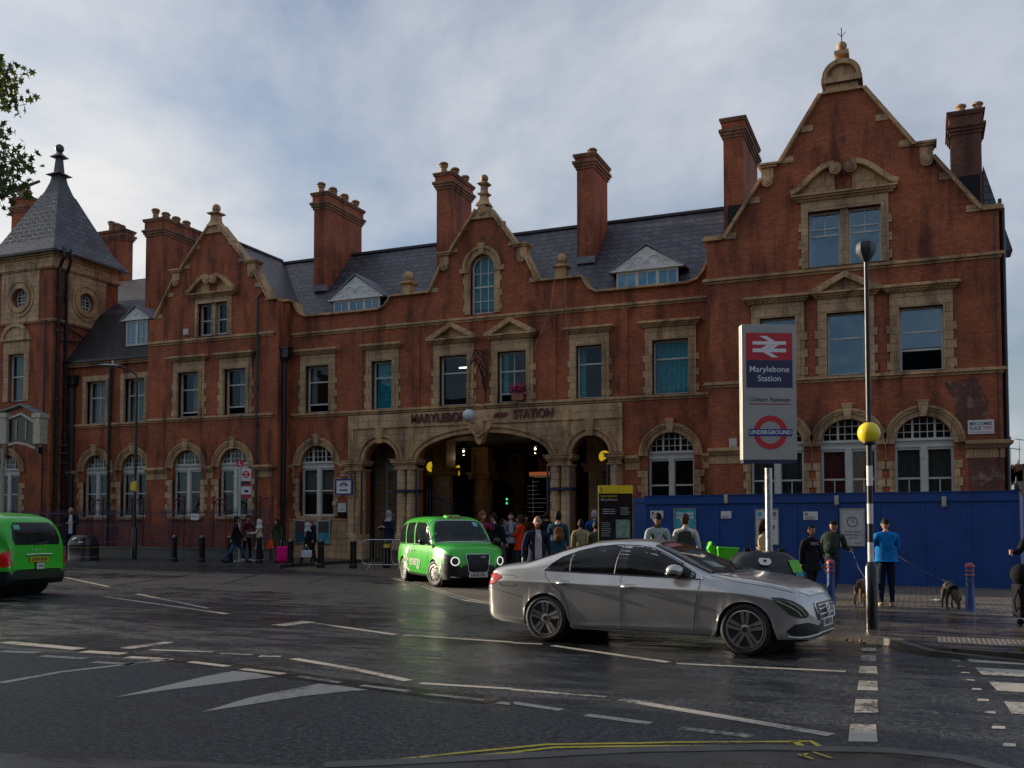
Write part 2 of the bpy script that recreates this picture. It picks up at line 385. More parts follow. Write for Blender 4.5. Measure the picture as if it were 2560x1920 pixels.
# ================================================================ setting: road, pavements, markings
def ground_mat(name, kind):
    m, nt, b = new_mat(name); tc = nd(nt, 'ShaderNodeTexCoord'); V = tc.outputs['Object']
    big = nd(nt, 'ShaderNodeTexNoise', Scale=.22, Detail=7., Roughness=.6, Distortion=.6); nt.links.new(vscale(nt, V, (.55, 1.3, 1)), big.inputs['Vector'])
    mid = nd(nt, 'ShaderNodeTexNoise', Scale=2.2, Detail=9., Roughness=.75); nt.links.new(vscale(nt, V, (.5, 1.5, 1)), mid.inputs['Vector'])
    fine = nd(nt, 'ShaderNodeTexNoise', Scale=64., Detail=3., Roughness=.65); nt.links.new(V, fine.inputs['Vector'])
    agg = nd(nt, 'ShaderNodeTexVoronoi', Scale=42.); nt.links.new(V, agg.inputs['Vector'])
    if kind == 'road':
        sy = nd(nt, 'ShaderNodeSeparateXYZ'); nt.links.new(V, sy.inputs[0])        # standing water lies along the middle of the junction
        yn = nd(nt, 'ShaderNodeMath', operation='DIVIDE'); nt.links.new(sy.outputs[1], yn.inputs[0]); yn.inputs[1].default_value = 40.
        zr = nt.nodes.new('ShaderNodeValToRGB'); nt.links.new(yn.outputs[0], zr.inputs[0]); e = zr.color_ramp.elements; e[0].position = .19; e[0].color = (.92,) * 3 + (1,); e[1].position = 1.; e[1].color = (.62,) * 3 + (1,)
        for p_, v_ in ((.25, .34), (.36, .26), (.43, .62), (.55, .70)): q = e.new(p_); q.color = (v_,) * 3 + (1,)
        nz_ = mixrgb(nt, .55, ramp(nt, big.outputs['Fac'], .42, .56), ramp(nt, mid.outputs['Fac'], .43, .57))
        wet = ramp(nt, mixrgb(nt, .55, zr.outputs[0], nz_), .30, .64)
        c = mixrgb(nt, wet, (.0075, .008, .009), (.056, .060, .066))
        sp = ramp(nt, agg.outputs['Distance'], .08, .42, (2.1, 2.1, 2.1, 1), (.55, .55, .55, 1))
        c = mixrgb(nt, .8, c, sp, 'MULTIPLY')
        grit = nd(nt, 'ShaderNodeTexNoise', Scale=17., Detail=6., Roughness=.8); nt.links.new(V, grit.inputs['Vector'])
        c = mixrgb(nt, 1., c, ramp(nt, grit.outputs['Fac'], .44, .57, (.22, .22, .22, 1), (1.8, 1.8, 1.8, 1)), 'MULTIPLY')
        nt.links.new(mixrgb(nt, 1., c, ramp(nt, fine.outputs['Fac'], .42, .6, (.35, .35, .35, 1), (1.9, 1.9, 1.9, 1)), 'MULTIPLY'), b.inputs['Base Color'])
        nt.links.new(mixrgb(nt, wet, (.07, .07, .07), (.40, .40, .40)), b.inputs['Roughness']); nt.links.new(mixrgb(nt, wet, (.5, .5, .5), (.25, .25, .25)), b.inputs['Specular IOR Level'])
        st = nd(nt, 'ShaderNodeMath', operation='MULTIPLY_ADD'); nt.links.new(wet, st.inputs[0]); st.inputs[1].default_value = .6; st.inputs[2].default_value = .35
        bp = nd(nt, 'ShaderNodeBump', Distance=.022); nt.links.new(st.outputs[0], bp.inputs['Strength']); nt.links.new(fine.outputs['Fac'], bp.inputs['Height'])
        b2 = nd(nt, 'ShaderNodeBump', Strength=.25, Distance=.03); nt.links.new(mid.outputs['Fac'], b2.inputs['Height']); nt.links.new(bp.outputs[0], b2.inputs['Normal'])
        nt.links.new(b2.outputs[0], b.inputs['Normal'])
    else:
        br = nd(nt, 'ShaderNodeTexBrick', Scale=1.)
        if kind == 'setts':
            br.inputs['Brick Width'].default_value = .24; br.inputs['Row Height'].default_value = .13; br.inputs['Mortar Size'].default_value = .014
            c1, c2, cm = (.19, .155, .115), (.11, .09, .068), (.02, .017, .014)
        elif kind == 'slabs':
            br.inputs['Brick Width'].default_value = .95; br.inputs['Row Height'].default_value = .62; br.inputs['Mortar Size'].default_value = .008
            c1, c2, cm = (.085, .066, .048), (.060, .047, .036), (.014, .012, .010)
        else:
            br.inputs['Brick Width'].default_value = .9; br.inputs['Row Height'].default_value = .6; br.inputs['Mortar Size'].default_value = .008
            c1, c2, cm = (.045, .043, .042), (.034, .032, .031), (.014, .013, .012)
        br.inputs['Color1'].default_value = (*c1, 1); br.inputs['Color2'].default_value = (*c2, 1); br.inputs['Mortar'].default_value = (*cm, 1)
        wv = V
        if kind == 'setts':
            dn = nd(nt, 'ShaderNodeTexNoise', Scale=2.5, Detail=2.); nt.links.new(V, dn.inputs['Vector'])
            wv = mixrgb(nt, .02, V, dn.outputs['Color'], 'ADD')
        nt.links.new(wv, br.inputs['Vector'])
        c = mixrgb(nt, 1., br.outputs['Color'], ramp(nt, mid.outputs['Fac'], .3, .7, (.6, .6, .6, 1), (1.3, 1.3, 1.3, 1)), 'MULTIPLY')
        nt.links.new(c, b.inputs['Base Color'])
        lo, hi = {'setts': (.42, .6), 'slabs': (.10, .42), 'flags': (.25, .5)}[kind]
        nt.links.new(ramp(nt, mid.outputs['Fac'], .42, .6, (lo,) * 3 + (1,), (hi,) * 3 + (1,)), b.inputs['Roughness'])
        bp = nd(nt, 'ShaderNodeBump', Strength=.9 if kind == 'setts' else .35, Distance=.02); nt.links.new(br.outputs['Fac'], bp.inputs['Height']); bp.invert = True
        b2 = nd(nt, 'ShaderNodeBump', Strength=.25 if kind == 'setts' else .05, Distance=.02); nt.links.new(mid.outputs['Fac'], b2.inputs['Height']); nt.links.new(bp.outputs[0], b2.inputs['Normal'])
        nt.links.new(b2.outputs[0], b.inputs['Normal'])
    MATS[name] = m; return m
ASPH = ground_mat('wet_asphalt', 'road'); SETT = ground_mat('wet_granite_setts', 'setts'); SLAB = ground_mat('wet_paving_slabs', 'slabs'); FLAG = ground_mat('grey_flagstones', 'flags')
KERB = P('granite_kerb', (.07, .067, .062), .42, var=.35, scale=3, bump=.3)
def struct(mb, name, mat, **k): return tag(mb.build(name, mat, None, **k), kind='structure')
g = MB(); g.add([(-400, -200, ZR0), (400, -200, ZR0), (400, 600, ZR0), (-400, 600, ZR0)], [(0, 1, 2, 3)]); struct(g, 'road', ASPH)
ZS, ZP, ZL = -.105, -.02, .02
# setts of the forecourt
edge = [(-22.6, 31.2), (-21, 29.9), (-18, 28.6), (-15.3, 26.9), (-13.2, 24.6), (-11.2, 22.0), (-9.3, 19.7), (-7.4, 18.2), (-5.2, 17.3), (-4.9, 19.0), (60, 19.0), (60, 38.3), (-22.6, 38.3)]
g = MB(); g.prism(edge, ZR0 - .1, ZS, plane='xy'); struct(g, 'forecourt', SETT)
# kerb strip round the setts
g = MB(); kerb(g, edge[:9], .16, ZR0 - .1, ZR0 + .008)
struct(g, 'forecourt_kerb', KERB)
# left pavement
lp = [(-60, 30.2), (-26, 30.2), (-22.6, 30.9), (-22.6, 38.3), (-60, 38.3)]
g = MB(); g.prism(lp, ZR0 - .1, ZL, plane='xy'); struct(g, 'pavement_left', FLAG)
g = MB(); g.prism([(-60, 30.0), (-26, 30.0), (-22.5, 30.75), (-22.6, 30.898), (-26, 30.198), (-60, 30.198)], ZR0 - .1, ZL + .006, plane='xy'); struct(g, 'kerb_left', KERB)
# right pavement
kr = [(-5.2, 17.0), (-3.2, 16.1)] + [onZ(x, y, ZP) for x, y in ((2077, 1580), (2231, 1593), (2345, 1619), (2560, 1634))] + [(60, 12.0)]
g = MB(); g.prism(kr + [(60, 18.998), (-4.898, 18.998)], ZR0 - .1, ZP, plane='xy'); struct(g, 'pavement_right', SLAB)
g = MB(); kerb(g, kr, .16, ZR0 - .1, [ZP + .004] * 4 + [ZP - .03] + [ZR0 + .025] * 2)
struct(g, 'kerb_right', KERB)
# tactile paving by the crossing
TAC = P('tactile_paving', (.16, .145, .12), .3, var=.15)
g = MB(); x0, y0 = onZ(2345, 1600, ZP + .006); g.box(x0, x0 + 3.2, y0 - .35, y0 + .05 + .4, ZP + .002, ZP + .008)
for i in range(52):
    for j in range(12): g.lathe([(.014, 0), (.008, .006)], (x0 + .03 + i * .061, y0 - .32 + j * .064, ZP + .008), 6)
struct(g, 'tactile_paving', TAC)
# near kerb and pavement
kn = [(-9, 4.2)] + [onZ(x, y, ZP) for x, y in ((810, 1921), (1048, 1911), (1280, 1899), (1592, 1882), (1916, 1876), (2235, 1884), (2380, 1899), (2500, 1930))] + [(2.6, 4.2), (4, 2)]
g = MB(); g.prism(kn + [(6, -12), (-14, -12)], ZR0 - .1, ZP, plane='xy'); struct(g, 'pavement_near', FLAG)
g = MB(); kerb(g, kn[1:-2], -.16, ZP - .12, ZP + .006); kerb(g, kn[1:-2], .004, ZR0 - .1, ZP + .003)
struct(g, 'kerb_near', KERB)
# markings
def worn(name, col, amt):
    m, nt, b = new_mat(name); tc = nd(nt, 'ShaderNodeTexCoord'); V = tc.outputs['Object']
    a = nd(nt, 'ShaderNodeTexNoise', Scale=22., Detail=6., Roughness=.75); nt.links.new(V, a.inputs['Vector'])
    c = nd(nt, 'ShaderNodeTexNoise', Scale=.9, Detail=3.); nt.links.new(V, c.inputs['Vector'])
    f = nd(nt, 'ShaderNodeMath', operation='MULTIPLY_ADD'); nt.links.new(c.outputs['Fac'], f.inputs[0]); f.inputs[1].default_value = .7; nt.links.new(a.outputs['Fac'], f.inputs[2])
    nt.links.new(mixrgb(nt, ramp(nt, f.outputs[0], amt, amt + .12), (.035, .034, .034), (*col, 1)), b.inputs['Base Color'])
    b.inputs['Roughness'].default_value = .38
    bp = nd(nt, 'ShaderNodeBump', Strength=.5, Distance=.01); nt.links.new(a.outputs['Fac'], bp.inputs['Height']); nt.links.new(bp.outputs[0], b.inputs['Normal'])
    return m
WPAINT = worn('worn_white_road_paint', (.42, .39, .33), .70); YPAINT = worn('worn_yellow_road_paint', (.60, .47, .02), .70)
S_ = .57866
def c1(p): return onZ(p[0] * S_, 1380 + p[1] * S_)
def c2(p): return onZ(1280 + p[0] * S_, 1520 + p[1] * S_)
def ribbon(mb, pts, w_, z=.004, z2=None):
    z = ZR0 + z if z in (.004, .003) else z
    pts = [Vector(p) for p in pts]; L_ = []; R2 = []
    for k in range(len(pts)):
        d = (pts[min(k + 1, len(pts) - 1)] - pts[max(k - 1, 0)]).normalized(); n = Vector((-d.y, d.x)) * w_ / 2
        L_.append(pts[k] + n); R2.append(pts[k] - n)
    n = len(pts); mb.add([(p.x, p.y, z) for p in L_ + R2], [(k, k + 1, n + k + 1, n + k) for k in range(n - 1)])
mk = MB()
for pts, w_ in (([(280, 110), (470, 150)], .12), ([(450, 193), (980, 268)], .12), ([(590, 181), (900, 244)], .1), ([(1200, 318), (1340, 302)], .34), ([(1360, 308), (1710, 358)], .12),
                ([(1745, 360), (2212, 390)], .12), ([(540, 418), (730, 390)], .22), ([(650, 423), (920, 433)], .1), ([(950, 438), (1090, 445)], .08), ([(1120, 451), (1215, 452)], .13),
                ([(20, 390), (160, 403)], .22), ([(165, 403), (345, 420)], .22), ([(360, 430), (535, 441)], .2), ([(550, 455), (740, 465)], .17), ([(820, 475), (985, 495)], .12),
                ([(1045, 506), (1225, 528)], .12), ([(1290, 538), (1470, 565)], .1), ([(1560, 577), (1765, 602)], .09), ([(1845, 615), (2095, 641)], .1), ([(2150, 652), (2212, 658)], .11),
                ([(0, 430), (165, 436)], .16), ([(180, 450), (370, 462)], .15), ([(405, 476), (590, 487)], .14), ([(0, 567), (260, 520), (740, 464)], .12),
                ([(1265, 461), (1520, 505), (1765, 557)], .13), ([(1815, 568), (2212, 592)], .1)):
    ribbon(mk, [c1(p) for p in pts], w_)
for pts, w_ in (([(0, 151), (130, 157)], .1), ([(175, 163), (675, 235)], .12), ([(712, 241), (1442, 275)], .11), ([(470, 396), (1380, 550)], .14), ([(318, 463), (597, 500)], .12),
                ([(730, 520), (1035, 557)], .12), ([(0, 353), (410, 386)], .09), ([(0, 410), (215, 442)], .11)):
    ribbon(mk, [c2(p) for p in pts], w_)
for poly in ([(495, 630), (750, 570), (880, 540), (1010, 515), (1100, 524), (1190, 540), (1050, 556), (900, 575), (700, 600)],
             [(870, 693), (1080, 630), (1250, 595), (1380, 570), (1480, 580), (1590, 597), (1440, 610), (1300, 625), (1050, 665)]):
    n0 = len(mk.v); q = [c1(p) for p in poly]; tr = tessellate_polygon([[Vector((*p, 0)) for p in q]]); mk.add([(*p, ZR0 + .004) for p in q], [tuple(t) for t in tr])
for x0, y0, x1, y1 in ((1508, 172, 1575, 188), (1503, 205, 1575, 232), (1497, 252, 1580, 285), (1492, 315, 1583, 358), (1478, 395, 1585, 455), (1453, 503, 1580, 580),
                       (1875, 202, 1912, 209), (1897, 226, 1935, 232), (1920, 250, 1955, 256), (1940, 277, 1978, 284), (1960, 308, 2000, 316), (1985, 347, 2030, 356), (2010, 393, 2062, 404),
                       (2040, 446, 2092, 458), (2072, 510, 2133, 524), (2120, 585, 2178, 601)):
    e = (x1 - x0) * .06
    mk.add([(*c2(p), ZR0 + .004) for p in ((x0 + e, y0), (x1 - e, y0 + 2), (x1, y1), (x0, y1 - 2))], [(0, 1, 2, 3)])
for q in ([(1955, 210), (2500, 240), (2500, 262), (1975, 234)], [(2000, 258), (2500, 285), (2500, 312), (2030, 289)], [(2060, 319), (2500, 345), (2500, 385), (2095, 358)], [(2125, 405), (2500, 425), (2500, 480), (2160, 457)]):
    mk.add([(*c2(p), ZR0 + .004) for p in q], [(0, 1, 2, 3)])
struct(mk, 'white_road_markings', WPAINT, recalc=False)
mk = MB()
ribbon(mk, [c1((1600, 932)), c1((1900, 896)), c1((2212, 868)), c2((180, 604)), c2((480, 599)), c2((830, 598)), c2((1200, 598)), c2((1300, 602))], .055)
ribbon(mk, [c1((1430, 930)), c1((1560, 917)), c1((1800, 889)), c1((2000, 868)), c1((2212, 848)), c2((150, 591)), c2((560, 585)), c2((730, 581)), c2((1180, 579)), c2((1290, 577)), c2((1340, 605))], .05)
ribbon(mk, [c2((1220, 578)), c2((1275, 612))], .06)
struct(mk, 'yellow_road_markings', YPAINT, recalc=False)
mk = MB()
for p in ([(1235, 632), (1300, 652)], [(1255, 641), (1275, 628)], [(1300, 622), (1380, 648)]):
    ribbon(mk, [onZ(1280 + a * S_, 1520 + b_ * S_, ZP + .01) for a, b_ in p], .022, ZP + .012)
struct(mk, 'yellow_kerb_marks', YPAINT, recalc=False)
TAR = P('tar_seam', (.012, .012, .013), .25, var=.3)
mk = MB()
for pts in ([(380, 103), (620, 85), (880, 62)], [(470, 150), (800, 100), (960, 68)], [(960, 140), (1060, 112), (1200, 72)], [(430, 70), (900, 95), (1300, 90)], [(500, 145), (1100, 135)], [(1330, 135), (1480, 95)], [(300, 118), (470, 146)]):
    ribbon(mk, [c1(p) for p in pts], .09, .003)
ribbon(mk, [c1(p) for p in ((0, 380), (160, 393), (340, 415), (560, 448), (800, 468), (1000, 492), (1240, 530), (1500, 565), (1800, 603), (2140, 643))], .34, .003)
struct(mk, 'tar_seams', TAR, recalc=False)
# ================================================================ the station
B = thing('station_building', 'long red brick station building with buff stone trim, gables and tall chimneys', 'building', (-20, 38, 0))
YC, YR, YL, YW = 38.0, 35.5, 37.2, 37.8
ZSP = 4.3
WALLH = {}      # wall name -> holes
def arch_hole(cx, w, z0=1.95, zs=ZSP, rz=None, n=18):
    r = w / 2; rz = rz or r
    return [(cx - r, z0), (cx + r, z0)] + arc(cx, zs, r, rz, 0, 180, n)
def rect_hole(x0, x1, z0, z1): return [(x0, z0), (x1, z0), (x1, z1), (x0, z1)]
def add_part(mb, name, mat, parent=B, **k):
    mb.v = [(p[0], p[1], p[2] - .3) if p[2] <= .15 else p for p in mb.v]      # foundations go below the paving
    return mb.build(name, mat, parent, gap=.12, **k)
KIND_GLASS = {}
def pane_and_curtain(fr, x0, x1, Y, z0, z1, cur, glass, poly=None):
    g = MB()
    if poly: g.prism(poly, Y, Y + .012)
    else: g.box(x0, x1, Y, Y + .012, z0, z1)
    g.build('pane', glass, fr)
    w = x1 - x0
    if cur:
        for (a, b, mt) in cur:
            c = MB(); xa, xb = x0 + w * a, x0 + w * b; n = max(4, int((xb - xa) / .09)); vs = []
            zb, zt = z0, z1
            if mt is BLIND: zb = z0 + (z1 - z0) * .45
            for i in range(n + 1):
                xx = xa + (xb - xa) * i / n; yy = Y + .16 + (.045 if i % 2 else 0) * (0 if mt is BLIND else 1)
                vs += [(xx, yy, zb), (xx, yy, zt), (xx, yy + .01, zb), (xx, yy + .01, zt)]
            fs = []
            for i in range(n):
                k = i * 4; fs += [(k, k + 4, k + 5, k + 1), (k + 2, k + 3, k + 7, k + 6)]
            c.add(vs, fs); c.build('curtain', mt, fr, recalc=False)
def rect_window(x0, x1, Yf, z0=6.75, z1=8.95, hood='flat', cur=None, glass=GLASS, split=.5, vbar=False, bottom_open=0.0, light=None, jamb=.30, top=9.48, quoins=True, mull=None, mid2=None, sill=True):
    H_ = []
    # surround of buff stone
    s = MB(); xo0, xo1 = x0 - jamb, x1 + jamb
    s.prism([(xo0, z0 - .02), (xo1, z0 - .02), (xo1, top), (xo0, top)], Yf - .07, Yf + .12, [rect_hole(x0, x1, z0, z1)])
    s.prism([(x0 - .14, z0), (x1 + .14, z0), (x1 + .14, z1 + .14), (x0 - .14, z1 + .14)], Yf - .11, Yf - .072, [rect_hole(x0, x1, z0 - .0001 + .001, z1)])
    s.prism([(x0 - .055, z0), (x1 + .055, z0), (x1 + .055, z1 + .055), (x0 - .055, z1 + .055)], Yf - .135, Yf - .112, [rect_hole(x0, x1, z0 + .001, z1)])
    if quoins:
        k = 0; z = z0 + .1
        while z + .28 < z1:
            for sgn, xe in ((-1, xo0), (1, xo1)):
                s.box(min(xe, xe + sgn * .1), max(xe, xe + sgn * .1), Yf - .045, Yf + .1, z, z + .28)
            z += .62; k += 1
    add_part(s, 'window_surround', STONE)
    hd = MB()
    if hood in ('flat', 'ped'):
        for k, (o, dz, pr) in enumerate(((.10, .07, .15), (.17, .07, .25), (.24, .07, .36))):
            hd.box(xo0 - o, xo1 + o, Yf - pr, Yf + .05, top + k * .07 + .001, top + k * .07 + dz)
        n = int((xo1 - xo0 + .2) / .14)
        for i in range(n): hd.box(xo0 - .08 + i * .14, xo0 - .01 + i * .14, Yf - .2, Yf - .15, top + .0, top + .065)
        if hood == 'flat': hd.box(xo0 - .2, xo1 + .2, Yf - .30, Yf + .05, top + .212, top + .25)
    if hood == 'ped':
        zc_ = top + .212; xm = (x0 + x1) / 2; a = xo0 - .26; b_ = xo1 + .26; hh = (b_ - a) * .26
        hd.prism([(a, zc_), (b_, zc_), (xm, zc_ + hh)], Yf - .08, Yf + .05)
        for sg, xe in ((1, a), (-1, b_)):
            q = [(xe, zc_), (xe + sg * .38, zc_), (xm, zc_ + hh - .17), (xm, zc_ + hh + .04), (xe, zc_ + .05)]
            hd.prism(q, Yf - .36, Yf - .081)
    if hood == 'scroll':
        zc_ = top; xm = (x0 + x1) / 2; a, b_ = xo0 - .3, xo1 + .3; hw = (b_ - a) / 2
        for k, (o, pr) in enumerate(((0, .16), (.07, .27), (.13, .36))): hd.box(a + .12 - o, b_ - .12 + o, Yf - pr, Yf + .05, top + k * .07 + .001, top + k * .07 + .07)
        z = top + .212
        for sg, xe in ((1, a), (-1, b_)):
            pts = [(xe + sg * hw * t, z + .02 + hw * .50 * (0.08 * t + .92 * (math.sin(min(1, t / .78) * PI / 2) ** 1.7))) for t in [i / 12 for i in range(11)]]
            hd.strip(pts, .17 if hw > 1 else .1, Yf - .34, Yf + .02, side=sg)
            ex, ez = pts[-1]; rr = .21 if hw > 1 else .12
            hd.lathe([(rr, -.37), (rr, 0)], (ex + sg * .04, Yf, ez - rr * .5), 16, axis='y')
            hd.lathe([(rr * .62, -.42), (rr * .62, -.371)], (ex + sg * .04, Yf, ez - rr * .5), 14, axis='y')
            hd.lathe([(rr * .25, -.46), (rr * .25, -.421)], (ex + sg * .04, Yf, ez - rr * .5), 10, axis='y')
            hd.prism([(xe + sg * .15, z)] + [(p[0], p[1] - .02) for p in pts[1:]] + [(ex, z)], Yf - .06, Yf + .04)
    if hd.v: add_part(hd, 'window_hood', STONET)
    # frame
    Y = Yf + .20; f = MB(); t = .075
    f.prism(rect_hole(x0, x1, z0, z1), Y, Y + .07, [rect_hole(x0 + t, x1 - t, z0 + t, z1 - t)])
    segs = [(x0 + t, x1 - t)]
    if mull:
        xm = (x0 + x1) / 2; s2 = MB(); s2.box(xm - mull / 2, xm + mull / 2, Yf - .02, Yf + .3, z0 + .001, z1 - .001); add_part(s2, 'window_mullion', STONE)
        f.box(xm - mull / 2 - .07, xm - mull / 2, Y + .001, Y + .069, z0 + t, z1 - t); f.box(xm + mull / 2, xm + mull / 2 + .07, Y + .001, Y + .069, z0 + t, z1 - t)
        segs = [(x0 + t, xm - mull / 2 - .07), (xm + mull / 2 + .07, x1 - t)]
    zm = z0 + (z1 - z0) * split
    for a, b_ in segs:
        f.box(a, b_, Y - .015, Y + .05, zm - .03, zm + .03)
        if mid2: f.box(a, b_, Y - .012, Y + .05, z0 + (z1 - z0) * mid2 - .025, z0 + (z1 - z0) * mid2 + .025)
        if vbar: f.box((a + b_) / 2 - .015, (a + b_) / 2 + .015, Y + .005, Y + .045, zm + .03 if vbar == 'top' else z0 + t, z1 - t)
        if bottom_open: f.box(a, b_, Y - .01, Y + .05, z0 + bottom_open - .03, z0 + bottom_open + .04)
    fr = add_part(f, 'window', WHITE)
    for a, b_ in segs: pane_and_curtain(fr, a, b_, Y + .02, z0 + t + bottom_open, z1 - t, cur, glass)
    if light:
        l = MB(); l.box(x0 + light[0], x0 + light[1], Y + 1.0, Y + 1.1, z1 - .36, z1 - .31); l.build('strip_light', STRIPL, fr)
    return rect_hole(x0, x1, z0, z1)
STRIPL = P('fluorescent_tube', (.8, .8, .7), .5, emis=((1, .95, .75), 2.2))
def arch_window(cx, w, Yf, z0=1.95, zs=ZSP, cur=None, glass=GLASS, keyst=True, lower='double', inside=False, ring=.34, qw=(.27, .42)):
    r = w / 2
    if not inside:
        s = MB(); n = 20
        for k, (ri, ro, pr) in enumerate(((r, r + ring, .05), (r + ring * .55, r + ring, .10), (r + ring - .06, r + ring + .03, .14))):
            s.prism(arc(cx, zs, ro, ro, 0, 180, n) + arc(cx, zs, ri, ri, 180, 0, n), Yf - pr, Yf + (.14 if k == 0 else -.051))
        add_part(s, 'window_arch', STONET)
        s = MB()
        if keyst:
            zt = zs + r + ring; s.prism([(cx - .1, zs + r - .02), (cx + .1, zs + r - .02), (cx + .17, zt + .14), (cx - .17, zt + .14)], Yf - .2, Yf + .02)
            s.box(cx - .19, cx + .19, Yf - .22, Yf + .0, zt + .141, zt + .19); add_part(s, 'keystone', STONE)
        s = MB(); k = 0; z = z0
        while z < 3.7:
            wd = qw[k % 2]; zt = min(z + .29, 3.72)
            for sg in (-1, 1):
                xa = cx + sg * r; s.box(min(xa, xa + sg * wd), max(xa, xa + sg * wd), Yf - .05, Yf + .12, z + .001, zt)
            z += .3; k += 1
        add_part(s, 'window_quoins', STONE)
    Y = Yf + .2; f = MB(); t = .085
    f.prism(arc(cx, zs + .12, r, r, 0, 180, 18), Y, Y + .07, [arc(cx, zs + .2, r - t, r - t, 0, 180, 18)])
    f.box(cx - r, cx + r, Y - .05, Y + .09, zs - .12, zs + .0999)                      # transom
    f.box(cx - r, cx + r, Y - .12, Y + .05, zs + .1, zs + .13)
    for i in range(int(w / .1)): f.box(cx - r + .03 + i * .1, cx - r + .08 + i * .1, Y - .08, Y - .051, zs + .02, zs + .07)
    for xx, ww in ((cx - w * .19, .075), (cx + w * .19, .075)):
        h = math.sqrt(max(0, r * r - (abs(xx - cx) + .03) ** 2)); f.box(xx - ww / 2, xx + ww / 2, Y - .01, Y + .06, zs + .13, zs + .1 + h)
    bars = [cx - w * .34, cx - w * .065, cx + w * .065, cx + w * .34]
    for xx in bars:
        h = math.sqrt(r * r - (abs(xx - cx) + .02) ** 2) - .02; f.box(xx - .014, xx + .014, Y + .012, Y + .045, zs + .13, zs + .1 + h)
    for k in (1, 2):
        hh = .13 + r * .3 * k; hwid = math.sqrt(r * r - hh * hh) - .03; f.box(cx - hwid, cx + hwid, Y + .014, Y + .04, zs + hh - .014, zs + hh + .014)
    f.prism(rect_hole(cx - r, cx + r, z0, zs - .121), Y, Y + .07, [rect_hole(cx - r + t, cx - .13, z0 + t, zs - .2), rect_hole(cx + .13, cx + r - t, z0 + t, zs - .2)])
    f.box(cx - .10, cx + .10, Y - .06, Y - .001, z0, zs - .121); f.box(cx - .13, cx + .13, Y - .08, Y - .061, zs - .5, zs - .42)
    zm = z0 + (zs - z0) * .50
    for a, b_ in ((cx - r + t, cx - .13), (cx + .13, cx + r - t)):
        f.box(a, b_, Y - .02, Y + .05, zm - .03, zm + .03)
        if lower == 'bar': f.box((a + b_) / 2 - .016, (a + b_) / 2 + .016, Y + .01, Y + .05, z0 + t, zm)
    fr = add_part(f, 'arched_window', WHITE)
    pane_and_curtain(fr, cx - r + t, cx + r - t, Y + .02, z0 + t, zs - .2, cur, glass)
    g = MB(); g.prism([(p[0], p[1]) for p in arc(cx, zs + .14, r - .03, r - .04, 0, 180, 16)], Y + .02, Y + .03); g.build('pane', glass, fr)
    if not inside:
        s = MB(); s.box(cx - r - .12, cx + r + .12, Yf - .16, Yf + .25, z0 - .14, z0 - .001); s.build('sill', STONE, fr)
    hole = [(cx - r, z0), (cx + r, z0)] + arc(cx, zs, r, r, 0, 180, 18)[0:]
    return hole
def band(x0, x1, Yf, z, kind='string', name='string_course', r0=0, r1=0):
    """moulded course along the wall; r0/r1: length of the return at each end"""
    s = MB()
    steps = {'string': ((0, .09, .05), (.09, .17, .14), (.17, .20, .10)), 'impost': ((-.32, 0, .03), (0, .06, .10), (.06, .13, .17), (.13, .22, .27), (.22, .26, .20)), 'thin': ((0, .07, .06), (.07, .11, .1))}[kind]
    for a, b_, pr in steps:
        s.box(x0 - (pr if r0 else 0), x1 + (pr if r1 else 0), Yf - pr, Yf + .02, z + a + .001, z + b_)
        if r1: s.box(x1 + .0005, x1 + pr, Yf + .0205, Yf + r1, z + a + .001, z + b_)
        if r0: s.box(x0 - pr, x0 - .0005, Yf + .0205, Yf + r0, z + a + .001, z + b_)
    if kind == 'impost':
        n = int((x1 - x0) / .12)
        for i in range(n): s.box(x0 + .02 + i * .12, x0 + .08 + i * .12, Yf - .14, Yf - .101, z + .0, z + .055)
    return add_part(s, name, STONET)
def wall(name, outline, holes, Y0, th=.4, mat=BRICK):
    s = MB(); s.prism(outline, Y0, Y0 + th, holes); return add_part(s, name, mat)

# ---- right block
XR0, XR1 = -7.12, 2.56
gp = [(-6.42, 11.98), (-6.22, 12.30), (-5.05, 14.02), (-5.02, 14.45), (-4.42, 14.5), (-2.98, 16.78), (-1.62, 16.78), (-.02, 14.5), (.52, 14.5), (.55, 14.02), (1.78, 12.30), (2.02, 12.0)]
out = [(XR0, 0), (XR1, 0), (XR1, 12.0), gp[-1]] + gp[::-1][1:] + [(XR0, 11.98)]
T3 = [(0, 1, TEAL)]; TL = [(0, .22, TEAL)]
hs = [rect_window(-5.22, -3.98, YR, hood='flat', cur=TL, glass=GLASSR),
      rect_window(-2.92, -1.66, YR, hood='ped', glass=GLASSR, split=.60),
      rect_window(-.56, .82, YR, hood='flat', glass=GLASSR, split=.62, bottom_open=.75),
      rect_window(-3.50, -1.08, YR, 10.62, 12.62, hood='scroll', top=13.0, cur=[(0, .14, TEAL)], glass=GLASSR, mull=.26, vbar='top', split=.58, mid2=.70, jamb=.24)]
for cx in (-4.68, -2.27, .145): hs.append(arch_window(cx, 1.84, YR, cur=[(0, 1, P('dark_red_blind', (.10, .012, .012), .9))] if abs(cx + 2.27) < .1 else [(0, 1, P('dull_green_blind', (.03, .04, .034), .9))], lower='bar', qw=(.17, .262)))
wall('right_block_wall', out, hs, YR)
s = MB(); s.box(.99 + .5, XR1 + .003, YR - .012, YR + .2, .5, 3.9); s.prism([(1.1, 4.6), (2.0, 4.75), (2.15, 5.6), (1.75, 6.45), (.8, 6.3), (1.15, 5.6)], YR - .008, YR + .1); add_part(s, 'salt_stained_patch', BRICKS)
s = MB(); s.box(XR1 - .4, XR1 - .001, YR + .401, YR + 9, 0, 11.98); s.box(XR0, XR0 + .4, YR + .401, YR + 9, 0, 11.97); add_part(s, 'right_block_side_walls', BRICK)
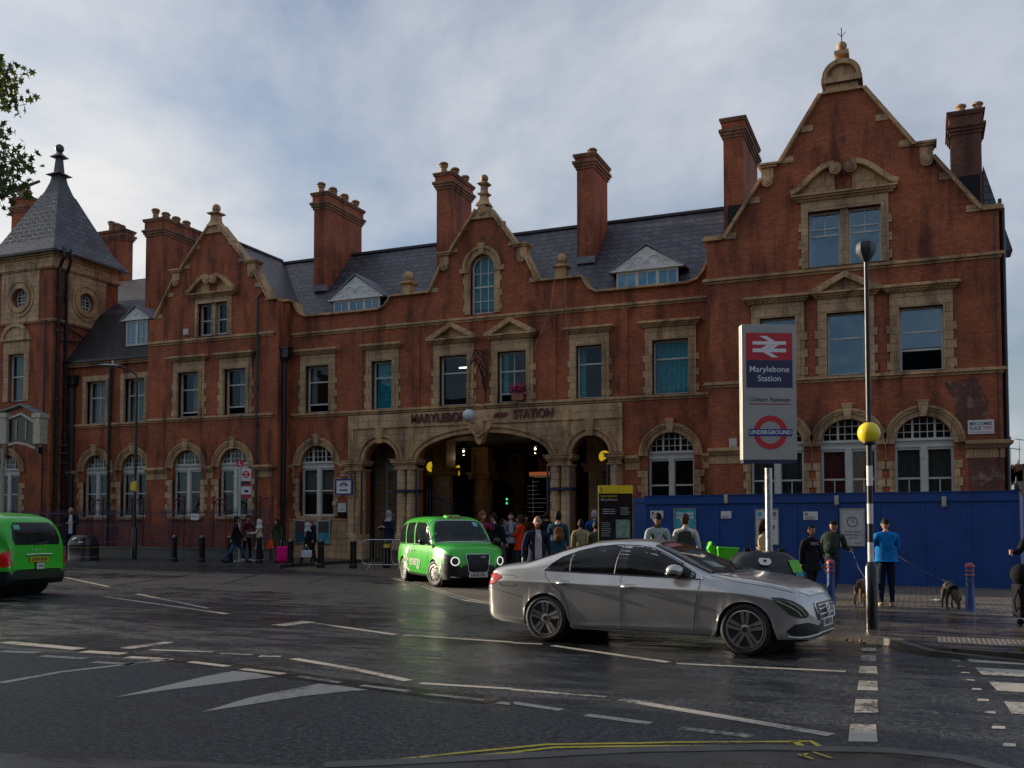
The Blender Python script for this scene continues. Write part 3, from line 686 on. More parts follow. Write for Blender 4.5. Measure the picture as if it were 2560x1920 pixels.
band(XR0, XR1, YR, 10.38, r0=2.3, r1=3); band(XR0, XR1, YR, 6.55, r0=2.3, r1=3)
for a, b_ in ((XR0, -4.68 - 1.27), (-4.68 + 1.27 - .05, -2.27 - 1.27 + .05), (-2.27 + 1.27 - .05, .145 - 1.27 + .05), (.145 + 1.27, XR1)): band(a, b_, YR, 4.08, 'impost', 'impost_cornice', r1=2 if b_ == XR1 else 0)
def coping(pts, Yf, t=.14, name='gable_coping', th=.5, side=1):
    s = MB(); s.strip(pts, t, Yf - .12, Yf + th, side=side); s.strip(pts, t * .5, Yf - .19, Yf - .121, side=side); return add_part(s, name, STONET)
def kneelers(pts, Yf, size=(.42, .22)):
    s = MB()
    for x, z, sg in pts: s.box(min(x, x + sg * size[0]), max(x, x + sg * size[0]), Yf - .05, Yf + .1, z, z + size[1])
    add_part(s, 'coping_blocks', STONE)
def scroll_block(x, z, sg, Yf, h=.45, r=.19):
    s = MB(); s.box(min(x, x + sg * .42), max(x, x + sg * .42), Yf - .10, Yf + .4, z, z + h)
    for o, a in ((.05, 0), (.12, .07)): s.box(min(x - sg * o, x + sg * (.5 + o)), max(x - sg * o, x + sg * (.5 + o)), Yf - .14 - o, Yf + .45, z + h + a, z + h + a + .069)
    cx = x + sg * .2; cz = z - r * .4
    for rr, d in ((r, .14), (r * .62, .19), (r * .28, .24)): s.lathe([(rr, -d), (rr, .1 if rr == r else -.1)], (cx, Yf, cz), 16, axis='y')
    add_part(s, 'gable_scroll', STONET)
coping(gp[0:3], YR); coping(gp[4:6], YR); coping(gp[6:8], YR); coping(gp[9:12], YR)
scroll_block(-4.98 - .12, 14.0, 1, YR, h=.42, r=.2); scroll_block(.48 + .12, 14.0, -1, YR, h=.42, r=.2)
kneelers([(-6.45, 12.0, 1), (-5.6, 13.2, 1), (-4.4, 14.52, 1), (-3.72, 15.55, 1), (2.0, 12.0, -1), (1.2, 13.2, -1), (-.05, 14.52, -1), (-.78, 15.55, -1)], YR)
s = MB()
for sx_, w_ in ((XR0 - .14, .75), (XR1 - .5, .64)): s.box(sx_, sx_ + w_, YR - .16, YR + .6, 11.98, 12.10); s.box(sx_ + .05, sx_ + w_ - .05, YR - .1, YR + .5, 12.101, 12.16)
add_part(s, 'parapet_cap', STONET)
# crown of the great gable: base, segmental head, pedestal, ball
s = MB(); s.box(-2.98, -1.62, YR - .14, YR + .5, 16.78, 16.86); s.box(-2.84, -1.76, YR - .05, YR + .42, 16.861, 17.1); s.box(-2.98, -1.62, YR - .2, YR + .55, 17.101, 17.3)
s.prism(arc(-2.3, 17.3, .60, .56, 0, 180, 16), YR - .02, YR + .4); s.prism(arc(-2.3, 17.301, .66, .63, 0, 180, 16) + arc(-2.3, 17.301, .5, .46, 180, 0, 16), YR - .2, YR - .021)
s.lathe([(.17, 0), (.11, .14), (.10, .24)], (-2.3, YR + .2, 17.84), square=True); s.lathe([(.12, 0), (.24, .08), (.24, .22), (.08, .28)], (-2.3, YR + .2, 18.08), square=True)
s.sphere((-2.3, YR + .2, 18.52), .18); add_part(s, 'gable_crown', STONET, smooth=40)
s = MB(); s.tube([(-2.3, YR + .2, 18.65), (-2.3, YR + .2, 19.2)], .018, 5)
for a in (-1, 1): s.tube([(-2.3, YR + .2, 18.88), (-2.3 + a * .14, YR + .2, 19.04)], .012, 4)
add_part(s, 'lightning_rod', IRON)
s = MB(); s.box(-2.42, -2.2, YR - .006, YR + .01, 14.98, 15.2); s.box(-17.45, -17.25, YC - .006, YC + .01, 13.9, 14.08); s.box(-31.3, -31.1, YL - .006, YL + .01, 14.2, 14.38); add_part(s, 'air_brick', BRICKD)

# ---- centre block
XC0, XC1 = -27.75, XR0
cgp = [(-19.92, 11.82), (-19.8, 12.0), (-19.3, 13.0), (-19.28, 13.5), (-18.95, 13.42), (-17.6, 15.25), (-17.35, 15.5), (-17.1, 15.25), (-15.75, 13.42), (-15.42, 13.5), (-15.40, 13.0), (-14.9, 12.0), (-14.78, 11.82)]
par_l = [(-27.75, 12.02), (-27.15, 12.02), (-27.02, 11.72), (-26.75, 11.42), (-26.4, 11.28), (-22.55, 11.28), (-22.2, 11.40), (-21.98, 11.66), (-21.9, 11.82)]
par_r = [(-12.8, 11.82), (-12.72, 11.62), (-12.5, 11.3), (-12.15, 11.12), (-8.35, 11.12), (-7.95, 11.25), (-7.68, 11.6), (-7.55, 11.95), (-7.12, 11.95)]
out = [(XC0, 0), (XC1, 0)] + par_r[::-1] + cgp[::-1] + par_l[::-1]
NR = [(.45, 1, NET)]; NL = [(0, .25, NET)]
hs = [rect_window(-26.43, -25.13, YC, cur=NL, split=.66, bottom_open=.4), rect_window(-22.86, -21.78, YC, cur=T3, split=.66),
      rect_window(-19.42, -18.05, YC, hood='ped', cur=[(.92, 1, TEAL)], split=.66, light=(.35, 1.1)), rect_window(-16.62, -15.28, YC, hood='ped', cur=[(0, .22, TEAL)], split=.62, vbar=True, bottom_open=.4, light=(.95, 1.3)),
      rect_window(-13.06, -11.94, YC, cur=TL, split=.66), rect_window(-9.83, -8.36, YC, cur=T3, split=.66)]
# tall round-headed window in the gable
def gable_arch():
    x0, x1, z0, zs = -17.92, -16.80, 10.70, 12.52; cx = (x0 + x1) / 2; r = (x1 - x0) / 2
    s = MB(); s.prism([(x0 - .28, z0), (x0, z0), (x0, zs), (x0 - .28, zs)], YC - .06, YC + .12); s.prism([(x1, z0), (x1 + .28, z0), (x1 + .28, zs), (x1, zs)], YC - .06, YC + .12)
    for z in (10.8, 11.42, 12.04):
        s.box(x0 - .36, x0 - .2801, YC - .04, YC + .1, z, z + .28); s.box(x1 + .2801, x1 + .36, YC - .04, YC + .1, z, z + .28)
    s.box(x0 - .5, x0 - .001, YC - .12, YC + .1, zs + .001, zs + .2); s.box(x1 + .001, x1 + .5, YC - .12, YC + .1, zs + .001, zs + .2)
    s.prism(arc(cx, zs + .2, r + .3, r + .3, 0, 180, 18) + arc(cx, zs + .2, r, r, 180, 0, 18), YC - .08, YC + .12); s.prism(arc(cx, zs + .2, r + .36, r + .36, 0, 180, 18) + arc(cx, zs + .2, r + .24, r + .24, 180, 0, 18), YC - .15, YC - .081)
    s.prism([(cx - .1, zs + .2 + r), (cx + .1, zs + .2 + r), (cx + .16, zs + .2 + r + .48), (cx - .16, zs + .2 + r + .48)], YC - .2, YC + .02)
    add_part(s, 'window_surround', STONET)
    Y = YC + .2; f = MB(); poly = [(x0, z0), (x1, z0)] + arc(cx, zs + .2, r, r, 0, 180, 18)
    f.prism(poly, Y, Y + .07, [[(x0 + .08, z0 + .08), (x1 - .08, z0 + .08)] + arc(cx, zs + .2, r - .08, r - .08, 0, 180, 18)])
    f.box(x0 + .08, x1 - .08, Y - .02, Y + .05, 11.86, 11.93)
    for xx in (cx - .19, cx + .19): f.box(xx - .016, xx + .016, Y + .01, Y + .05, z0 + .08, zs + .2 + math.sqrt(r * r - .04) - .05)
    for zz in (11.28, 12.5): f.box(x0 + .08, x1 - .08, Y + .012, Y + .05, zz - .016, zz + .016)
    fr = add_part(f, 'arched_window', WHITE); pane_and_curtain(fr, x0 + .08, x1 - .08, Y + .02, z0 + .08, zs + .6, T3, GLASS, poly=[(x0 + .05, z0 + .05), (x1 - .05, z0 + .05)] + arc(cx, zs + .2, r - .05, r - .05, 0, 180, 16))
    return [(x0, z0), (x1, z0)] + arc(cx, zs + .2, r, r, 0, 180, 18)
hs.append(gable_arch())
hs.append(arch_window(-25.78, 1.84, YC, cur=[(0, 1, BLIND)])); hs.append(arch_window(-9.12, 1.86, YC))
# porch openings cut through the wall
PO = [(-22.32, 1.70, None), (-17.33, 6.24, 1.08), (-12.42, 1.62, None)]
for cx, w_, rz in PO: hs.append(arch_hole(cx, w_, .04, 4.42, rz, 26))
wall('centre_wall', out, hs, YC)
# stone portal front
s = MB(); s.prism([(-24.02, .05), (-11.08, .05), (-11.08, 6.52), (-24.02, 6.52)], YC - .12, YC - .001, [arch_hole(cx, w_, .055, 4.42, rz, 26) for cx, w_, rz in PO])
add_part(s, 'portal_front', STONE)
s = MB()
for cx, w_, rz in PO:
    r = w_ / 2; rz = rz or r; n = 28
    for ro, ri, pr in ((.34, .0, .17), (.34, .22, .25), (.12, .0, .21)):
        s.prism(arc(cx, 4.42, r + ro, rz + ro, 0, 180, n) + arc(cx, 4.42, r + ri, rz + ri, 180, 0, n), YC - pr, YC - .121 if ro > .2 and ri == 0 else YC - .172)
s.box(-24.05, -11.05, YC - .2, YC - .121, 5.88, 5.94)
for xa in (-24.02, -20.9, -13.62, -11.35): s.box(xa, xa + .27, YC - .16, YC - .121, 4.5, 6.5)
add_part(s, 'portal_mouldings', STONET)
s = MB()
for cx in (-22.32, -12.42): s.prism([(cx - .14, 5.2), (cx + .14, 5.2), (cx + .2, 5.86), (cx - .2, 5.86)], YC - .32, YC - .12)
# carved keystone cartouche of the great arch
s.prism([(-17.75, 6.05), (-17.9, 5.75), (-17.62, 5.45), (-17.45, 5.05), (-17.33, 4.95), (-17.2, 5.05), (-17.04, 5.45), (-16.76, 5.75), (-16.9, 6.05), (-17.33, 6.2)], YC - .42, YC - .12)
s.sphere((-17.33, YC - .42, 5.7), (.26, .16, .34)); s.sphere((-17.62, YC - .36, 5.98), (.16, .14, .13)); s.sphere((-17.04, YC - .36, 5.98), (.16, .14, .13)); s.tube([(-17.6, YC - .42, 5.5), (-17.33, YC - .52, 5.3), (-17.06, YC - .42, 5.5)], .07, 6)
add_part(s, 'keystone', STONET)
# round columns with capitals on both sides of each pier
s = MB(); cap = MB(); strap = MB()
for x0, x1 in ((-24.02, -23.17), (-21.47, -20.45), (-14.21, -13.23), (-11.61, -11.08)):
    w_ = x1 - x0; nn = 2 if w_ > .7 else 1
    for i in range(nn):
        cx = x0 + w_ * (i + .5) / nn; s.lathe([(w_ / nn * .54, .05), (w_ / nn * .54, 1.2), (w_ / nn * .48, 1.3), (w_ / nn * .46, 4.0)], (cx, YC - .14, 0), 16)
    s.box(x0 - .06, x1 + .06, YC - .45, YC + .3, .05, 1.1)
    for a, b_, o in ((3.98, 4.05, .04), (4.06, 4.20, .0), (4.2, 4.28, .07), (4.28, 4.40, .14), (4.4, 4.44, .18)): cap.box(x0 - o, x1 + o, YC - .36 - o, YC + .42, a + .001, b_)
for x0, x1 in ((-21.47, -20.45), (-14.21, -13.23)):
    strap.box(x0 - .05, x1 + .05, YC - .44, YC + .3, 2.98, 3.08)
add_part(s, 'portal_pier', STONE, smooth=30); add_part(cap, 'pier_capital', STONET); add_part(strap, 'pier_strap', IRONB)
s = MB()
for x in (-23.2, -21.43, -20.4, -14.24, -13.2, -11.65): s.tube([(x, YC - .3, .05), (x, YC - .3, 4.0)], .04, 6)
add_part(s, 'pier_guard_pole', IRONB)
# letters
LETR = P('dark_red_metal_letters', (.13, .03, .028), .45, .3)
s = MB(); fit_text(s, 'MARYLEBONE', -20.75, -17.75, .40, wallM(0, YC - .17, 6.24), .03, bold=.02); fit_text(s, 'STATION', -15.85, -14.05, .40, wallM(0, YC - .17, 6.24), .03, bold=.02)
for i in range(3):
    x = -16.78 + i * .2; s.hexa([(x, YC - .2, 6.14), (x + .15, YC - .2, 6.14), (x + .15, YC - .125, 6.14), (x, YC - .125, 6.14)], [(x + .09, YC - .2, 6.32), (x + .24, YC - .2, 6.32), (x + .24, YC - .125, 6.32), (x + .09, YC - .125, 6.32)])
add_part(s, 'station_lettering', LETR)
band(XC0 + .55, XC1, YC, 10.38); band(XC0 + .55, XC1, YC, 6.56)
for a, b_ in ((XC0 + .5, -25.78 - 1.27), (-25.78 + 1.27, -24.1), (-11.0, -9.12 - 1.27), (-9.12 + 1.27, XC1)): band(a, b_, YC, 4.08, 'impost', 'impost_cornice')
s = MB(); s.box(XC0, -24.1, YC - .10, YC, .1, 1.74); s.box(XC0, -24.1, YC - .15, YC, 1.741, 1.82); s.box(-11.0, XC1, YC - .1, YC, .06, 1.74); add_part(s, 'stone_plinth', STONE)
# shallow brick pilasters
s = MB()
for x in (-23.7, -20.75, -14.3, -11.2): s.box(x, x + .34, YC - .05, YC, 6.77, 10.38)
s.box(XC0, XC0 + .5, YC - .35, YC, .1, 11.98); add_part(s, 'brick_pilaster', BRICK)
coping(par_l[1:], YC, .10); coping(par_r[:-1], YC, .10); coping(cgp[0:3], YC); coping(cgp[4:6], YC); coping(cgp[7:9], YC); coping(cgp[10:13], YC)
coping([(-21.9, 11.82), (-19.92, 11.82)], YC, .1); coping([(-14.78, 11.82), (-12.8, 11.82)], YC, .1)
coping([(-27.75, 12.02), (-27.15, 12.02)], YC - .3, .12); coping([(-7.55, 11.95), (-7.125, 11.95)], YC, .1)
scroll_block(-19.3 - .1, 13.0, 1, YC, h=.4, r=.19); scroll_block(-15.4 + .1, 13.0, -1, YC, h=.4, r=.19)
kneelers([(-19.9, 11.84, 1), (-18.92, 13.52, 1), (-18.4, 14.45, 1), (-14.8, 11.84, -1), (-15.78, 13.52, -1), (-16.3, 14.45, -1)], YC, (.36, .18))
s = MB(); s.prism([(-17.85, 14.92), (-16.85, 14.92), (-17.35, 15.6)], YC - .1, YC + .1); s.box(-17.95, -16.75, YC - .14, YC + .1, 14.84, 14.919); s.sphere((-17.35, YC - .1, 15.12), (.2, .07, .14))
s.lathe([(.3, 0), (.16, .25), (.13, .5)], (-17.35, YC + .15, 15.45), square=True); s.lathe([(.13, 0), (.12, .6)], (-17.35, YC + .15, 15.93), square=True)
for z in (15.9, 16.35): s.lathe([(.13, -.03), (.23, .05), (.24, .10), (.13, .16)], (-17.35, YC + .15, z), square=True)
s.sphere((-17.35, YC + .15, 16.68), .18); add_part(s, 'gable_finial', STONET, smooth=40)
for x in (-21.1, -13.75):
    s = MB(); s.lathe([(.22, 0), (.22, .38)], (x, YC + .15, 11.92), square=True); s.lathe([(.22, 0), (.34, .06), (.34, .12), (.14, .2), (.12, .24)], (x, YC + .15, 12.30), square=True); s.sphere((x, YC + .15, 12.72), .24); add_part(s, 'ball_finial', STONET, smooth=40)

# ---- left gabled bay
XL0, XL1 = -35.25, -27.75
lgp = [(-34.75, 11.72), (-34.4, 12.25), (-33.62, 13.55), (-33.6, 14.0), (-33.15, 14.05), (-31.5, 15.95), (-31.0, 15.95), (-29.35, 14.05), (-28.9, 14.0), (-28.88, 13.55), (-28.1, 12.25), (-27.98, 12.05)]
out = [(XL0, 0), (XL1, 0), (XL1, 12.05)] + lgp[::-1] + [(XL0, 11.72)]
hs = [rect_window(-33.30, -32.0, YL, cur=NR, split=.62, bottom_open=.25), rect_window(-30.50, -29.20, YL, cur=NR, split=.66, bottom_open=.4),
      rect_window(-32.12, -30.34, YL, 10.62, 12.22, hood='scroll', top=12.5, mull=.22, cur=[(.5, 1, TEAL)], jamb=.2, bottom_open=.12, quoins=False),
      arch_window(-32.72, 1.72, YL, cur=[(0, 1, BLIND)]), arch_window(-29.92, 1.72, YL, cur=[(0, 1, BLIND)])]
wall('left_bay_wall', out, hs, YL)
s = MB(); s.box(XL1 - .4, XL1 - .001, YL + .401, YL + 3, 0, 12.0); s.box(XL0, XL0 + .4, YL + .401, YL + 3, 0, 11.7); s.box(XL1 - .001, XL1 + .3, YL + .0, YC - .35, .1, 12.03); add_part(s, 'left_bay_side_walls', BRICK)
band(XL0, XL1, YL, 10.38, r1=.8); band(XL0, XL1, YL, 6.56, r1=.8)
for a, b_ in ((XL0, -32.72 - 1.2), (-32.72 + 1.2, -29.92 - 1.2), (-29.92 + 1.2, XL1)): band(a, b_, YL, 4.08, 'impost', 'impost_cornice', r1=.8 if b_ == XL1 else 0)
coping(lgp[0:3], YL); coping(lgp[4:6], YL); coping(lgp[6:8], YL); coping(lgp[9:12], YL); coping([(-28.1, 12.05), (-27.5, 12.05)], YL, .1)
scroll_block(-33.62 - .1, 13.5, 1, YL, h=.42, r=.19); scroll_block(-28.88 + .1, 13.5, -1, YL, h=.42, r=.19)
kneelers([(-34.75, 11.72, 1), (-34.1, 12.75, 1), (-33.1, 14.05, 1), (-32.5, 14.95, 1), (-29.4, 14.05, -1), (-30.0, 14.95, -1), (-28.4, 12.75, -1)], YL, (.38, .2))
s = MB(); s.prism([(-31.8, 15.62), (-30.7, 15.62), (-31.02, 16.05), (-31.48, 16.05)], YL - .1, YL + .35); s.lathe([(.34, 0), (.2, .3), (.18, .6)], (-31.25, YL + .12, 15.95), square=True); s.lathe([(.18, 0), (.32, .08), (.32, .13), (.13, .22)], (-31.25, YL + .12, 16.5), square=True); s.sphere((-31.25, YL + .12, 16.88), .21); add_part(s, 'gable_finial', STONET, smooth=40)

# ---- low wing
XW0, XW1 = -41.2, XL0
hs = [rect_window(-39.83, -38.5, YW, hood=None, cur=[(0, 1, NET)], split=.62, vbar=True, quoins=False, top=9.25), rect_window(-37.25, -35.92, YW, hood=None, cur=[(0, 1, NET)], split=.62, vbar=True, quoins=False, top=9.25),
      arch_window(-39.17, 1.66, YW, cur=[(0, 1, BLIND)]), arch_window(-36.63, 1.66, YW, cur=[(0, 1, BLIND)])]
wall('wing_wall', [(XW0, 0), (XW1, 0), (XW1, 9.75), (XW0, 9.75)], hs, YW)
band(XW0, XW1, YW, 6.56)
for a, b_ in ((XW0, -39.17 - 1.17), (-39.17 + 1.17, -36.63 - 1.17), (-36.63 + 1.17, XW1)): band(a, b_, YW, 4.08, 'impost', 'impost_cornice')
s = MB(); s.box(XW0, XW1, YW - .18, YW + .2, 9.751, 9.85); s.box(XW0, XW1, YW - .3, YW + .2, 9.851, 9.93); add_part(s, 'eaves_cornice', STONET)
s = MB(); s.box(XW0, XW1 - .02, YW - .42, YW - .25, 9.94, 10.06); add_part(s, 'gutter', PIPE)

# ---- tower
XT0, XT1, YT0, YT1 = -45.6, -41.2, 36.7, 41.1
ocF = [(-43.5 + .52 * math.cos(a * PI / 12), 13.45 + .52 * math.sin(a * PI / 12)) for a in range(24)]
ocR = [(38.85 + .52 * math.cos(a * PI / 12), 13.45 + .52 * math.sin(a * PI / 12)) for a in range(24)]
tw = rect_hole(-44.25, -43.1, 8.0, 10.5)
s = MB(); s.prism(rect_hole(XT0, XT1, 0, 15.6), YT0, YT0 + .4, [ocF, tw, arch_hole(-44.2, 1.8)]); s.prism(rect_hole(YT0 + .401, YT1, 0, 15.6), XT1 - .4, XT1, [ocR], plane='yz'); s.box(XT0, XT0 + .4, YT0 + .401, YT1, 0, 15.6); s.box(XT0 + .401, XT1 - .401, YT1 - .4, YT1, 0, 15.6)
add_part(s, 'tower_wall', BRICK)
arch_window(-44.2, 1.8, YT0)
s = MB(); s.prism(rect_hole(-44.85, -42.15, 12.2, 14.9), YT0 - .05, YT0 - .001, [ocF]); s.prism(rect_hole(37.5, 40.2, 12.2, 14.9), XT1 + .001, XT1 + .05, [ocR], plane='yz')
s.prism(rect_hole(XT0, XT1 + .05, 14.901, 15.62), YT0 - .06, YT0 - .001); s.prism(rect_hole(YT0, YT1, 14.901, 15.6), XT1 + .001, XT1 + .06, plane='yz'); add_part(s, 'tower_stone_panels', STONE)
s = MB()
for plane, cyl in (('xz', None), ('yz', None)):
    c0 = -43.5 if plane == 'xz' else 38.85; d = YT0 if plane == 'xz' else XT1; sg = -1 if plane == 'xz' else 1
    for ro, ri, pr in ((.78, .52, .12), (1.0, .86, .10)):
        ring = [(c0 + ro * math.cos(a * PI / 14), 13.45 + ro * math.sin(a * PI / 14)) for a in range(28)]; inn = [(c0 + ri * math.cos(a * PI / 14), 13.45 + ri * math.sin(a * PI / 14)) for a in range(28)]
        s.prism(ring, d + sg * pr, d + sg * .0505, [inn], plane=plane)
for z, pr in ((12.05, .1), (12.12, .16), (14.85, .12), (14.92, .18), (15.45, .16), (15.55, .28)):
    s.box(XT0, XT1 + pr, YT0 - pr, YT0 - .062, z, z + .069); s.box(XT1 + .062, XT1 + pr, YT0 - .0615, YT1, z, z + .069)
for i, y in enumerate((37.75, 39.35)):       # carved panels of the frieze
    for k in range(7): s.sphere((XT1 + .07, y + .12 + (k % 4) * .2, 15.08 + (k // 4) * .2), (.05, .09, .08), 8, 5)
for i, x in enumerate((-44.7, -43.1)):
    for k in range(7): s.sphere((x + .12 + (k % 4) * .2, YT0 - .07, 15.08 + (k // 4) * .2), (.09, .05, .08), 8, 5)
add_part(s, 'tower_mouldings', STONET)
for plane in ('xz', 'yz'):
    c0 = -43.5 if plane == 'xz' else 38.85; d = (YT0 + .2) if plane == 'xz' else (XT1 - .2); sg = 1 if plane == 'xz' else -1; f = MB()
    ring = [(c0 + .53 * math.cos(a * PI / 14), 13.45 + .53 * math.sin(a * PI / 14)) for a in range(28)]; inn = [(c0 + .45 * math.cos(a * PI / 14), 13.45 + .45 * math.sin(a * PI / 14)) for a in range(28)]
    f.prism(ring, d, d + sg * .06, [inn], plane=plane)
    for o in (-.17, .17, 0):
        h = math.sqrt(.48 ** 2 - o * o); tk = .03 if o else .012
        f.prism(rect_hole(c0 + o - tk, c0 + o + tk, 13.45 - h, 13.45 + h), d + sg * .004, d + sg * .05, plane=plane); f.prism(rect_hole(c0 - h, c0 + h, 13.45 + o - tk, 13.45 + o + tk), d + sg * .006, d + sg * .048, plane=plane)
    fr = add_part(f, 'round_window', WHITE); g = MB(); g.prism(inn, d + sg * .02, d + sg * .03, plane=plane); g.build('pane', GLASS, fr)
s = MB(); s.prism(rect_hole(-44.6, -42.75, 8.0, 11.2), YT0 - .06, YT0 - .001, [tw]); s.box(-44.7, -42.65, YT0 - .2, YT0, 11.201, 11.3); s.prism(arc(-43.67, 11.3, .95, .75, 0, 180, 14), YT0 - .1, YT0 - .001); s.prism(arc(-43.67, 11.301, 1.0, .82, 0, 180, 14) + arc(-43.67, 11.301, .82, .64, 180, 0, 14), YT0 - .2, YT0 - .101); add_part(s, 'window_surround', STONE)
f = MB(); f.prism(tw, YT0 + .2, YT0 + .27, [rect_hole(-44.17, -43.18, 8.08, 10.42)]); f.box(-44.17, -43.18, YT0 + .18, YT0 + .25, 9.3, 9.36); fr = add_part(f, 'window', WHITE); pane_and_curtain(fr, -44.17, -43.18, YT0 + .22, 8.08, 10.42, [(0, 1, NET)], GLASS)
# tower roof: bell-cast pyramid with lead cap and finial
tcx, tcy = (XT0 + XT1) / 2, (YT0 + YT1) / 2
s = MB(); s.lathe([(2.62, 15.64), (2.60, 15.72), (2.0, 16.55), (1.05, 18.6), (.62, 19.55)], (tcx, tcy, 0), square=True); add_part(s, 'tower_roof', SLATE)
s = MB(); s.lathe([(.66, 19.4), (.5, 19.75), (.32, 20.3), (.25, 20.7)], (tcx, tcy, 0), square=True); s.lathe([(.25, 20.7), (.5, 20.72), (.25, 20.88)], (tcx, tcy, 0), square=True); s.lathe([(.2, 20.86), (.13, 21.75)], (tcx, tcy, 0), square=True); s.lathe([(.14, 21.7), (.36, 21.74), (.14, 21.95), (.09, 22.05)], (tcx, tcy, 0), square=True); s.sphere((tcx, tcy, 22.25), .24); add_part(s, 'tower_finial', P('dark_lead', (.05, .055, .06), .45), smooth=40)
s = MB(); s.box(XT0 - .3, XT1 + .48, YT0 - .48, YT0 - .30, 15.62, 15.74); s.box(XT1 + .3, XT1 + .48, YT0 - .295, YT1, 15.62, 15.74); add_part(s, 'gutter', PIPE)

# ---- roofs
ZR = 15.45
s = MB(); s.add([(-34, 38.35, 10.9), (XC1 + .4, 38.35, 10.9), (XC1 + .4, 42.6, ZR), (-34, 42.6, ZR), (-34, 47, 10.9), (XC1 + .4, 47, 10.9)], [(0, 1, 2, 3), (3, 2, 5, 4), (0, 3, 4), (1, 5, 2)])
add_part(s, 'main_roof', SLATE, recalc=False)
s = MB(); s.box(-34, XC1 + .4, 42.5, 42.7, ZR - .02, ZR + .1); s.box(-31.35, -31.15, YL + .3, 42.6, 15.58, 15.68); add_part(s, 'ridge_tiles', P('dark_ridge_tile', (.03, .03, .036), .5))
s = MB(); s.add([(-35.2, YL + .3, 11.6), (-31.25, YL + .3, 15.6), (-27.6, YL + .3, 11.9), (-35.2, 44, 11.6), (-31.25, 44, 15.6), (-27.6, 44, 11.9)], [(0, 1, 4, 3), (1, 2, 5, 4)]); add_part(s, 'left_bay_roof', SLATE, recalc=False)
s = MB(); s.add([(XR0 + .2, YR + .4, 11.9), (-2.3, YR + .4, 16.3), (XR1 - .2, YR + .4, 11.9), (XR0 + .2, 46, 11.9), (-2.3, 46, 16.3), (XR1 - .2, 46, 11.9)], [(0, 1, 4, 3), (1, 2, 5, 4), (3, 4, 5)]); add_part(s, 'right_block_roof', SLATE, recalc=False)
s = MB(); s.add([(XW0 - .1, YW - .3, 9.95), (XW1, YW - .3, 9.95), (XW1, YW + 2.0, 13.0), (XW0 - .1, YW + 2.0, 13.0)], [(0, 1, 2, 3)]); add_part(s, 'wing_lower_roof', SLATED, recalc=False)
s = MB(); s.add([(XT1 - 1, YW + 2.0, 13.0), (XW1 + .5, YW + 2.0, 13.0), (XW1 + .5, YW + 6.5, 16.2), (XT1 - 3.5, YW + 6.5, 16.2), (XW1 + .5, YW + 11, 13), (XT1 - 3.5, YW + 11, 13)], [(0, 1, 2, 3), (3, 2, 4, 5)]); add_part(s, 'wing_upper_roof', SLATE, recalc=False)
s = MB(); s.add([(-60, 37.5, 13.6), (XT0 - .2, 37.5, 13.6), (XT0 - .2, 42, 18.6), (-60, 42, 18.6)], [(0, 1, 2, 3)]); s.box(-60, XT0 - .2, 42, 42.2, 18.5, 18.7); add_part(s, 'far_left_roof', SLATE)
s = MB(); s.box(-64, XT0, 37.5, 38, 0, 13.6); s.box(-64, XT0, 38.001, 47, 0, 13.5); s.box(-64, -55, 31.5, 37.499, 0, 15.5); add_part(s, 'far_left_wall_and_shade_wing', BRICK)  # last box is an unseen wing added to shade the left pavement
s = MB(); s.box(XT0 - 3.2, XT0 - .3, 37.0, 37.49, 9.6, 13.3); add_part(s, 'far_left_dormer', WHITEP)
# near-black sheets paint the gloom of rooms behind the windows; a closed back
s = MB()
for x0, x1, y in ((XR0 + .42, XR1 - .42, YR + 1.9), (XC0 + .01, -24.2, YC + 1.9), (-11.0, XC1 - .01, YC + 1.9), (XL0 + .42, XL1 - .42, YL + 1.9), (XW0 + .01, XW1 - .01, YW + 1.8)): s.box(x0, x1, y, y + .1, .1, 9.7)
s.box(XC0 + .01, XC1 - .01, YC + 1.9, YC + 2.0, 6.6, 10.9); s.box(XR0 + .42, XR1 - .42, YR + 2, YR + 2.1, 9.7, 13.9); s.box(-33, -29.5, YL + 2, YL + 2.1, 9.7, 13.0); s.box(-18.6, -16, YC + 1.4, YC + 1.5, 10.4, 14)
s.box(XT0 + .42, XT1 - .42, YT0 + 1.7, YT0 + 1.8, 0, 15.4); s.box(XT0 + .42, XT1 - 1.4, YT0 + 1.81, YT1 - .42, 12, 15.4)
add_part(s, 'dark_room_backing', ROOMD)
s = MB(); s.box(-46, -24.21, 47.2, 47.5, 0, 11.5); s.box(-10.99, XR1 - .01, 47.2, 47.5, 0, 11.5); s.box(-24.2, -11, 47.2, 47.5, 6.01, 11.5); add_part(s, 'back_wall', BRICKD)
# porch: floor passes through; ceiling, side walls, inner piers
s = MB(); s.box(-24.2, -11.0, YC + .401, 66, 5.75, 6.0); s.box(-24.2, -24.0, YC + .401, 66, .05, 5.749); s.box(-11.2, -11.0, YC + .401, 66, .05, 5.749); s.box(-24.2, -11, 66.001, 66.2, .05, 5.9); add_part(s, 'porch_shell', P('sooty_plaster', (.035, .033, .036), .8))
s = MB(); cp = MB()
for k, Y in enumerate((43.3, 48.3, 53.3, 58.4)):
    for x0 in (-22.0, -13.75):
        s.lathe([(.62, .05), (.62, 1.2), (.55, 1.3), (.53, 4.0)], (x0, Y, 0), 14); cp.box(x0 - .62, x0 + .62, Y - .62, Y + .62, 4.0, 4.25); cp.box(x0 - .72, x0 + .72, Y - .72, Y + .72, 4.251, 4.4); s.box(x0 - .5, x0 + .5, Y - .5, Y + .5, 4.401, 5.75)
add_part(s, 'inner_pier', STONE, smooth=30); add_part(cp, 'inner_pier_capital', STONET)
s = MB(); s.box(-24.0, -21.62, 40.2, 40.5, .05, 5.7); add_part(s, 'inner_porch_wall', STONE)
arch_window(-22.65, 1.5, 39.98, inside=True)
